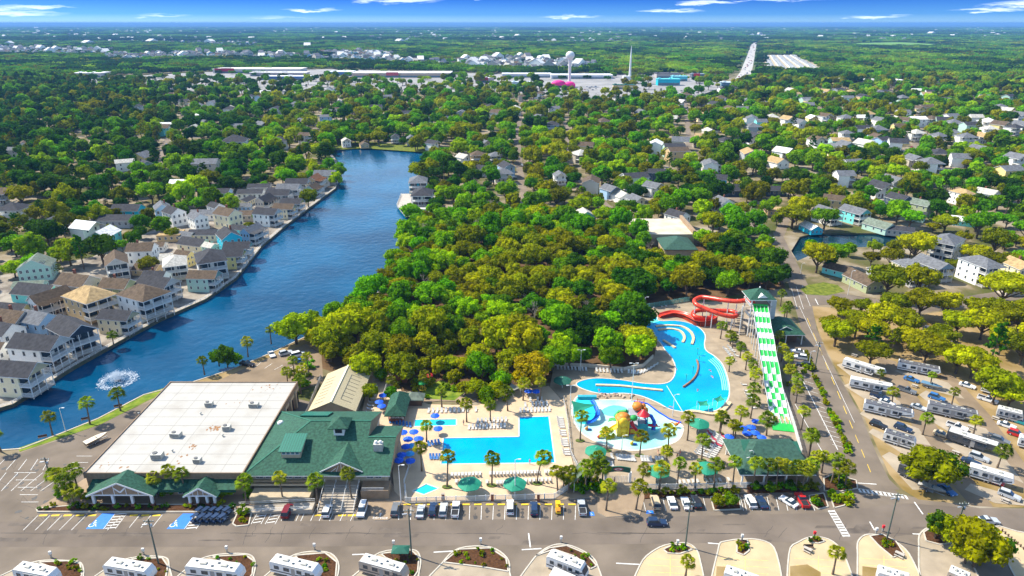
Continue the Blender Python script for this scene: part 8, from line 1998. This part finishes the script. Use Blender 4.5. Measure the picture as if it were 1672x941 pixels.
# camp furniture: pedestals, picnic tables, fire rings, coloured coolers
def pedestal(px, py, lab, top=m_white):
 c = P(px, py); t = thing('service_pedestal', lab, 'pedestal', (c.x, c.y, .05), 0, 'utility pedestals'); MB().box(-.14, .14, -.14, .14, 0, 1.5).build('post', m_metal, t); MB().box(-.26, .26, -.2, .2, 1.0, 1.7).build('meter_box', top, t)
for a in ((84, 911, 'white utility pedestal on the leftmost mulch island'), (235, 906, 'white utility pedestal on the second mulch island'), (371, 902, 'white utility pedestal on the third mulch island'), (514, 898, 'tall white utility pedestal on the fourth mulch island'), (643, 893, 'white utility pedestal near the green canopy'), (785, 889, 'white utility pedestal on the widest mulch bed'), (916, 886, 'white utility pedestal behind the rounded motorhome'), (1106, 892, 'white utility pedestal on the first cream pad bed'), (1211, 883, 'white utility pedestal on the second cream pad bed'), (1430, 872, 'white utility pedestal on the fourth cream pad')): pedestal(*a)
pedestal(1329, 878, 'red-topped utility pedestal on the third cream pad bed', m_redp); pedestal(1441, 868, 'red-topped utility pedestal beside the corner pole', m_redp)
def table_proto():
 t = thing('picnic_table', 'x', 'picnic table'); MB().box(-.9, .9, -.4, .4, .70, .76).build('table_top', m_deckwood, t)
 for y in (-.75, .75): MB().box(-.9, .9, y - .13, y + .13, .42, .47).build('bench_seat', m_deckwood, t)
 for x in (-.6, .6): MB().box(x - .05, x + .05, -.8, .8, .36, .42).box(x - .05, x + .05, -.1, .1, 0, .7).build('leg_frame', m_dkbrown, t)
 return Proto(t)
TB = table_proto()
for px, py in ((1462, 716), (1560, 741), (1493, 632), (1425, 652), (1640, 819), (1618, 712), (1534, 742), (1490, 756), (1585, 700), (1395, 582), (1625, 685), (1418, 668), (1600, 772), (1318, 900), (1468, 908)):
 c = P(px, py); o = TB.put((c.x, c.y, .02), HEAD, cat='picnic table', group='picnic tables of the campground'); auto(o, 'weathered wooden picnic table', 'picnic table')
# ------------------------------------------------------------------ front camping pads and islands
def pad(name, px, mat, z=.04, kerb=True):
 pts = [tuple(v) for v in smooth([Vector(q) for q in px], 4, True)]; w_ = PP(pts); t = tag(bpy.data.objects.new(name, None), None, None, None, 'structure'); COL.objects.link(t)
 MB().sheet(w_, z).build('pad_surface', mat, t)
 if kerb: MB().kerb([(p.x, p.y) for p in w_], .3, 0, .15, 0, True).build('kerb', m_kerb, t)
 return w_
m_pad, m_cream = M('pad_tan', (.32, .26, .185), .9, var=.16, scale=.3, detail=8), M('pad_cream', (.46, .35, .205), .9, var=.12, scale=.25, detail=8)
isl = [([(-20, 960), (20, 932), (62, 917), (108, 916), (132, 920), (136, 940), (122, 960)], [(62, 919), (110, 917), (131, 921), (134, 940), (120, 958), (85, 958), (90, 930)]), ([(140, 965), (172, 930), (212, 912), (266, 910), (276, 925), (270, 965)], [(212, 914), (265, 912), (274, 925), (268, 960), (246, 950), (246, 926)]),
       ([(280, 965), (310, 925), (345, 908), (400, 905), (416, 916), (414, 940), (400, 965)], [(345, 910), (400, 907), (414, 917), (412, 938), (398, 960), (392, 935), (380, 922)]), ([(415, 970), (440, 935), (482, 906), (532, 902), (552, 918), (550, 945), (535, 970)], [(482, 908), (531, 904), (550, 919), (548, 944), (530, 962), (520, 930), (490, 918)]),
       ([(560, 965), (590, 930), (620, 903), (672, 898), (686, 910), (684, 935), (670, 965)], [(622, 905), (672, 900), (684, 911), (682, 934), (668, 955), (664, 925), (630, 912)]), ([(700, 960), (722, 920), (750, 896), (800, 894), (828, 912), (832, 935), (826, 965)], [(724, 919), (750, 898), (800, 896), (826, 913), (830, 934), (790, 927)]),
       ([(850, 965), (866, 920), (895, 894), (925, 890), (960, 905), (976, 925), (974, 965)], [(875, 908), (897, 896), (925, 892), (958, 906), (974, 925), (964, 930), (940, 910), (905, 898)])]
names = ['leftmost', 'second', 'third', 'fourth', 'fifth', 'widest, trailer-free', 'oval']
for k, (a, m_) in enumerate(isl):
 pad('camping_pad', a, m_pad); bed('mulch_island', f'{names[k]} mulch island along the street with small shrubs' if k != 5 else 'widest mulch bed along the street, with no trailer on it', m_, .17)
 w_ = m_; xs = [q[0] for q in w_]; ys = [q[1] for q in w_]; n_ = 0
 while n_ < (22 if k == 5 else 10):
  x, y = vr.uniform(min(xs), max(xs)), vr.uniform(min(ys), max(ys))
  if inpoly(x, y, w_) and y < 938: shrub(x, y, vr.uniform(.3, .62), vr.choice(('green', 'gold', 'lime', 'olive')), .16); n_ += 1
pads = [([(1032, 990), (1044, 925), (1070, 898), (1100, 888), (1128, 890), (1143, 915), (1144, 990)], [(1083, 898), (1100, 890), (1122, 892), (1130, 898), (1110, 905), (1090, 904)]), ([(1165, 990), (1172, 900), (1186, 884), (1240, 882), (1268, 905), (1270, 990)], [(1203, 888), (1208, 882), (1220, 882), (1223, 900), (1214, 907), (1203, 903)]),
  ([(1296, 990), (1288, 905), (1305, 885), (1330, 877), (1360, 885), (1382, 915), (1394, 990)], [(1318, 880), (1332, 877), (1347, 884), (1336, 888), (1322, 886)]), ([(1412, 990), (1400, 905), (1404, 880), (1425, 873), (1462, 885), (1490, 915), (1510, 990)], [(1420, 876), (1440, 873), (1462, 884), (1476, 905), (1458, 911), (1436, 893)])]
yp = MB()
for k, (a, m_) in enumerate(pads):
 pad('cream_pad', a, m_cream); bed('planting_bed', f"small planted bed at the head of the {nth(k + 1)} cream camping pad from the left", m_, .16)
 for q in range(7):
  x, y = sum(p[0] for p in m_) / len(m_) + vr.uniform(-9, 9), sum(p[1] for p in m_) / len(m_) + vr.uniform(-6, 6)
  if inpoly(x, y, m_): shrub(x, y, .6, None, .15)
 cx_ = sum(p[0] for p in a) / len(a); yp.ribbon(PP([(cx_, 908), (cx_, 960)]), .12, .052)
 for q in range(4): yp.ribbon(PP([(cx_ - 40 + 3 * q, 912 + q * 11), (cx_ + 38, 916 + q * 11)]), .10, .048)
struct(yp.build('pad_markings', m_pale_yellow))
pad('camping_pad', [(1512, 960), (1500, 890), (1506, 868), (1530, 860), (1560, 880), (1600, 960)], m_pad); bed('planting_bed', 'kerbed island with two dark trees right of the corner pole', [(1508, 870), (1520, 862), (1552, 878), (1560, 886), (1535, 890), (1512, 884)], .16)
pad('camping_pad', [(1625, 870), (1660, 868), (1760, 900), (1760, 990), (1690, 990)], m_cream)
sheet('verge', [(1290, 925), (1318, 922), (1340, 935), (1340, 960), (1290, 960)], .055, m_sand); sheet('verge', [(1170, 925), (1188, 926), (1190, 960), (1168, 960)], .055, m_sand); sheet('verge', [(1408, 925), (1432, 928), (1440, 960), (1408, 960)], .055, m_sand)
for k in range(14):
 x = 1636 + k * 5; c = P(x, 868 + k * 4.2); o = MB().lathe([(.0, 0), (.16, 0), (.16, .6), (.1, .7), (0, .7)], 8).build('bollard', m_dkbrown); o.location = (c.x, c.y, .05); tag(o, f'low brown bollard, {nth(k + 1)} from the street in the line at the lower right', 'bollard', 'bollards edging the lower-right lot')
# ------------------------------------------------------------------ the shopping strip and what lies beyond
sheet('shopping_lot', [(330, 118), (540, 113), (830, 121), (1020, 122), (1140, 122), (1200, 140), (1150, 158), (960, 162), (820, 150), (640, 150), (470, 157), (340, 150), (160, 141), (110, 130)], .03, M('far_lot', (.26, .25, .24), .9, var=.25, scale=.02, detail=6))
sheet('grass_field', [(1370, 71), (1470, 69), (1560, 74), (1520, 78), (1400, 77)], .03, M('field_green', (.12, .26, .02), .95, var=.2, scale=.01))
sheet('storage_ground', [(1244, 90), (1300, 90), (1350, 112), (1338, 120), (1250, 116)], .03, M('storage_sand', (.42, .34, .22), .95, var=.2, scale=.05))
sheet('grass_verge', [(1225, 131), (1370, 128), (1420, 133), (1372, 138), (1230, 137)], .035, M('verge_gold', (.28, .25, .04), .95, var=.25, scale=.05))
sheet('strip_road', [(100, 141), (340, 152), (640, 158), (960, 166), (1150, 160), (1210, 145), (1250, 140), (1672, 150), (1672, 153), (1250, 144), (1190, 156), (1150, 165), (960, 171), (640, 163), (340, 157), (100, 146)], .035, m_lot)
def store(px0, px1, py, h, depth, lab, wall, roof=(.62, .62, .62), sign=None, cat='shop'):
 a, c = P(px0, py), P(px1, py); t = thing('shop_building', lab, cat, ((a.x + c.x) / 2, a.y + depth / 2, 0)); w_ = (c.x - a.x) / 2
 MB().box(-w_, w_, -depth / 2, depth / 2, 0, h).build('wall', M('shop_%d%d%d' % tuple(int(q * 99) for q in wall), wall, .8, var=.1, scale=.05), t)
 b = MB(); b.box(-w_ - 1, w_ + 1, -depth / 2 - 1, depth / 2 + 1, h, h + .8); b.box(-w_ * .9, -w_ * .7, -4, 4, h + .8, h + 2.2); b.box(w_ * .1, w_ * .25, -4, 4, h + .8, h + 2.2); b.build('roof', M('shoproof_%d%d%d' % tuple(int(q * 99) for q in roof), roof, .8, var=.12, scale=.03), t)
 MB().box(-w_ * .95, w_ * .95, -depth / 2 - .12, -depth / 2 - .02, .5, h * .45).build('shop_front', m_glass_b, t)
 if sign: MB().box(w_ * sign[0], w_ * sign[1], -depth / 2 - 1.6, -depth / 2 - 1.02, h * .5, h * 1.25).build('sign_panel', M('signp_%d%d%d' % tuple(int(q * 99) for q in sign[2]), sign[2], .6, var=.05), t)
 return t
store(348, 490, 120, 9, 60, 'long shop with a red front panel beside the far left parking lot', (.55, .52, .48), (.7, .66, .6), (-.95, -.5, (.42, .01, .04)))
store(408, 500, 124.5, 7, 30, 'low pale shop in front of the red-fronted one', (.5, .42, .38), (.68, .66, .64)); store(426, 505, 131, 7, 24, 'blue-fronted shop with a pale roof in the far left lot', (.06, .14, .32), (.72, .74, .76)); store(537, 575, 124, 8, 40, 'short blue-fronted shop left of the long white store', (.08, .18, .38), (.72, .74, .76))
store(575, 735, 127, 9, 60, 'very long tan store with white roof and a small red sign', (.48, .36, .26), (.72, .70, .68), (-.3, -.05, (.5, .08, .1))); store(820, 900, 127, 7, 35, 'white shop row left of the water tower', (.5, .52, .56), (.74, .76, .78)); store(900, 1000, 129, 7, 40, 'white shop row behind the pink building', (.52, .53, .56), (.76, .77, .79)); store(1072, 1110, 128, 9, 30, 'dark-roofed shop right of the white mast', (.4, .36, .33), (.08, .08, .09))
store(1074, 1110, 140, 11, 20, 'bright turquoise shop at the bend of the strip road', (.01, .42, .52), (.1, .5, .58)); store(1098, 1122, 133, 9, 18, 'pale turquoise shop behind the bright one', (.10, .48, .55), (.2, .52, .58)); store(1130, 1150, 128, 8, 20, 'dark shop with a red sign near the highway', (.10, .12, .14), (.2, .24, .28), (-.8, .2, (.5, .02, .02))); store(1002, 1036, 146, 7, 14, 'tan shop with dark green roof below the white mast', (.58, .46, .26), (.02, .10, .07))
store(836, 866, 141, 7, 16, 'pale blue shop left of the pink building', (.35, .48, .56), (.5, .6, .66)); store(776, 806, 135, 8, 20, 'shop with red trim in the middle lot', (.5, .4, .4), (.6, .6, .62), (-.4, .4, (.45, .03, .05))); store(1180, 1226, 141, 6, 22, 'blue-grey flat shop at the foot of the highway', (.2, .34, .44), (.55, .65, .7)); store(120, 165, 127, 9, 40, 'white-roofed shop deep in the left trees', (.5, .45, .4), (.78, .78, .8))
for k, (x0, x1, lab, c_) in enumerate(((1370, 1396, 'pale shop row, westmost of the right strip', (.5, .5, .46)), (1400, 1426, 'cream shop second in the right strip', (.55, .5, .4)), (1426, 1450, 'cream shop with dark neighbour in the right strip', (.55, .48, .36)), (1452, 1480, 'long tan shop in the right strip', (.5, .42, .32)), (1480, 1512, 'white and blue shop at the east end of the right strip', (.42, .52, .66)))): store(x0, x1, 137.5 + k * .5, 8, 22, lab, c_, (.66, .64, .6))
# pink novelty building: two swelling pink domes on a low hall
c = P(919, 143); pb = thing('pink_building', 'shocking pink building with rounded roof beside the water tower', 'building', (c.x, c.y, 0))
m_pink = M('pink_paint', (.75, .02, .24), .6, var=.15, scale=.1); b = MB(); b.box(-20, 22, -7, 9, 0, 6.5); b.build('wall', m_pink, pb)
b = MB(); b.ball((-8, 0, 7), (13, 8, 6), 0, 12, 8); b.ball((12, 1, 6), (10, 7, 4.5), 0, 12, 8); b.build('roof', m_pink, pb); MB().box(-18, 20, -7.3, -7.05, .5, 3.5).build('shop_front', m_glass, pb)
c = P(929.5, 141); wt = thing('water_tower', 'white single-stem water tower with ball tank', 'water tower', (c.x, c.y, 0)); H_ = 52
MB().lathe([(6, 0), (3.4, 4), (2.7, 12), (2.6, H_ - 8), (4, H_ - 3)], 18).build('stem', m_white, wt); b = MB(); b.ball((0, 0, H_ + 2), (8.2, 8.2, 7.6), 0, 20, 12); b.build('tank', m_white, wt)
c = P(1028, 130); ms = thing('white_mast', 'slender white obelisk tower above the shops', 'tower', (c.x, c.y, 0)); MB().lathe([(3.0, 0), (2.2, 20), (1.5, 50), (.3, 66), (.01, 67)], 8).build('shaft', m_white, ms); MB().box(-14, 14, -8, 8, 0, 7).build('base_hall', M('shop_base', (.6, .6, .58), .8), ms)
# parked cars on the far lots, storage rows, highway traffic: a few pixels each
fr = random.Random(8)
def simple_car_mesh(mat):
 b = MB(); b.box(-2.2, 2.2, -.9, .9, .25, .95); b.add([(-1.5, -.8, .95), (1.2, -.8, .95), (1.2, .8, .95), (-1.5, .8, .95), (-1.0, -.7, 1.5), (.5, -.7, 1.5), (.5, .7, 1.5), (-1.0, .7, 1.5)], [(0, 1, 5, 4), (1, 2, 6, 5), (2, 3, 7, 6), (3, 0, 4, 7), (4, 5, 6, 7)], 1); return b.mesh('car', [mat, m_glass])
SCM = [simple_car_mesh(PNT[k]) for k in ('white', 'silver', 'black', 'red', 'navy', 'white')]
k = 0
for (x0, y0, x1, y1, n_) in ((320, 124, 420, 146, 60), (575, 133, 690, 146, 40), (930, 140, 1000, 152, 26), (840, 146, 930, 152, 14), (1050, 148, 1140, 156, 20), (470, 138, 560, 150, 16)):
 for q in range(n_):
  px, py = fr.uniform(x0, x1), fr.uniform(y0, y1); c = P(px, py); ci = fr.randrange(6)
  o = bpy.data.objects.new('distant_car', SCM[ci]); COL.objects.link(o); o.location = (c.x, round(c.y / 9) * 9, .06); o.rotation_euler = (0, 0, fr.choice((0, math.pi / 2)))
  tag(o, None, 'car', 'tiny cars on the far shopping lots'); auto(o, ['white', 'silver', 'black', 'red', 'navy', 'white'][ci] + ' car on a far shopping lot', 'far car')
pts2 = []
def strew(name, lab, meshes, plist):
 cc = bpy.data.collections.new(name + '_sources')
 for i, me_ in enumerate(meshes): cc.objects.link(bpy.data.objects.new('srcb_%s_%02d' % (name, i), me_))
 me_ = bpy.data.meshes.new(name); me_.from_pydata([p[0] for p in plist], [], [])
 for nm_, ty, dat, kk in (('sca', 'FLOAT_VECTOR', [p[1] for p in plist], 'vector'), ('rot', 'FLOAT_VECTOR', [(0, 0, p[2]) for p in plist], 'vector'), ('pid', 'INT', [p[3] for p in plist], 'value')):
  at = me_.attributes.new(nm_, ty, 'POINT'); at.data.foreach_set(kk, [c for q in dat for c in q] if kk == 'vector' else dat)
 o = bpy.data.objects.new(name, me_); COL.objects.link(o); tag(o, lab, None, None, 'stuff'); scatter(o, cc)
def far_house(mw, mr, w_, d_, h):
 b = MB(); gable_wall(b, -w_ / 2, w_ / 2, -d_ / 2, d_ / 2, 0, h, h + w_ * .25, 'y', 0); gable_roof(b, -w_ / 2 - .5, w_ / 2 + .5, -d_ / 2 - .4, d_ / 2 + .4, h, h + w_ * .27, 'y', .2, 1)
 for x in (-w_ * .25, w_ * .25): b.box(x - .7, x + .7, -d_ / 2 - .05, -d_ / 2 - .01, h - 2.2, h - .8, 2)
 return b.mesh('far_house', [mw, mr, m_glass])
HM = [far_house(WALLS[a], ROOFS[b_], w_, d_, h) for a, b_, w_, d_, h in (('white', 'grey', 12, 14, 6), ('white', 'dark', 14, 12, 6.5), ('cream', 'brown', 12, 15, 6), ('grey', 'grey', 13, 13, 7), ('blue', 'pale', 16, 12, 6), ('white', 'white', 30, 18, 7), ('beige', 'grey', 24, 14, 9))]
pl_ = []
for poly, n_ in zip(TOWN, (330, 420, 240, 380, 200, 120)):
 a, b_, c, d = bb(poly); k = 0; tries = 0
 while k < n_ and tries < 9000:
  tries += 1
  x, y = fr.uniform(a, b_), fr.uniform(c, d)
  if inpoly(x, y, poly): s_ = fr.uniform(.8, 1.25); pl_.append(((x, y, 0), (s_, s_, s_ * 1.15), fr.uniform(0, 6.28), fr.choices(range(7), (5, 4, 3, 4, 3, 2, 2))[0])); k += 1
for k in range(520):                                     # single roofs far out
 px, py = fr.uniform(-20, 1690), 42 + abs(fr.gauss(0, 10)) + 4; c = P(px, py)
 if c.y < 2500 or inpoly(c.x, c.y, CAMP2) or inpoly(c.x, c.y, FIELD): continue
 s_ = fr.uniform(1.0, 2.2); pl_.append(((c.x, c.y, 0), (s_, s_, 1.5), fr.uniform(0, 6.28), fr.choice((0, 1, 4, 5, 5, 6))))
for px, py, s_ in ((60, 47, 4), (1600, 52, 3), (1520, 57, 2.5)):
 c = P(px, py); pl_.append(((c.x, c.y, 0), (s_, s_, 2), fr.uniform(0, 6.28), 5))
strew('distant_houses', 'pale roofs of the suburbs far beyond the shops', HM, pl_)
b = MB(); b.box(-5, 5, -1.3, 1.3, .5, 3.3); cm = b.mesh('stored_camper', M('stored_white', (.72, .72, .7), .6, var=.05))
rows = []
W0 = [P(1246, 92), P(1300, 91), P(1342, 113), P(1254, 116)]
for r_ in range(10):
 for q in range(40):
  u, v = (r_ // 2 + (.24 if r_ % 2 else .56)) / 5, (q + .5) / 40
  if fr.random() < .1: continue
  p = (W0[0].lerp(W0[1], u)).lerp(W0[3].lerp(W0[2], u), v); rows.append(((p.x, p.y, 0), (.8, 1.3, 1.15), .03, 0))
strew('stored_campers', 'rows of white campers in the far storage yard', [cm], rows)
hw = []
for k in range(70):
 t = fr.random(); i = min(int(t * (len(FARROAD) - 1)), len(FARROAD) - 2); p = Vector(FARROAD[i]).lerp(Vector(FARROAD[i + 1]), fr.random()); hw.append(((p.x + fr.uniform(-9, 9), p.y, .05), (1.4, 1.4, 1.4), 1.5, fr.randrange(6)))
strew('highway_traffic', 'traffic specks on the far highway', SCM, hw)
# ------------------------------------------------------------------ labels that single each thing out
for q in ((('the top end of the lake'), 630, 243), ('the timber-decked lake house', 690, 335), ('the turquoise lake house', 374, 402), ('the tan lake house', 149, 515), ('the canal on the right', 1420, 395), ('the corner lawn of the avenue', 1340, 470), ('the white three-storey canal house', 1545, 425), ('the charcoal trailer', 1585, 735), ('the grey-roofed swirl trailer', 1450, 684), ('the lakeside lot', 450, 600), ('the turquoise side-street house', 1171, 300),
          ('the white water tower', 930, 141), ('the turquoise shop', 1092, 141), ('the big white deck house', 384, 250), ('the red-fronted shop', 400, 122), ('the blue white-roofed house', 300, 305), ('the rounded motorhome', 925, 922), ('the entrance gate', 1008, 790), ('the corner utility pole', 1448, 880), ('the navy house pair', 1195, 312), ('the tan-roofed three-storey house', 1572, 335), ('the winged-emblem porch', 197, 806), ('the fire-red pavement pedestal', 1329, 878), ('the mint dormered house', 59, 445), ('the white-and-blue shop', 1500, 140), ('the widest mulch bed', 780, 915)):
 if 'fire-red' in q[0]: continue
 p = P(q[1], q[2]); LANDMARKS.append((q[0], p.x, p.y))
SECT = ['right of', 'behind', 'left of', 'in front of']
by = {}
for o, look, noun, x, y in AUTO:
 best = min(LANDMARKS, key=lambda l: (l[1] - x) ** 2 + ((l[2] - y) * .8) ** 2); dx, dy = x - best[1], y - best[2]
 s_ = int(((math.atan2(dy, dx) + math.pi / 4) % (2 * math.pi)) // (math.pi / 2)); by.setdefault((look, best[0], s_), []).append((math.hypot(dx, dy), o))
short = lambda s: s if len(s.split()) <= 16 else s
for (look, lm, s_), L_ in by.items():
 L_.sort(key=lambda q: q[0])
 for k, (d, o) in enumerate(L_):
  o['label'] = f'{look} {SECT[s_]} {lm}' + ((', the nearest' if k == 0 else f', {nth(k + 1)} nearest') if len(L_) > 1 else '')
for o in bpy.data.objects:
 if 'label' in o:
  t = o['label'].replace(' along a house street', '').replace(' on a far shopping lot', '') if len(o['label'].split()) > 16 else o['label']
  w_ = t.split()
  if len(w_) > 16: print('LONG', len(w_), t)
  o['label'] = t
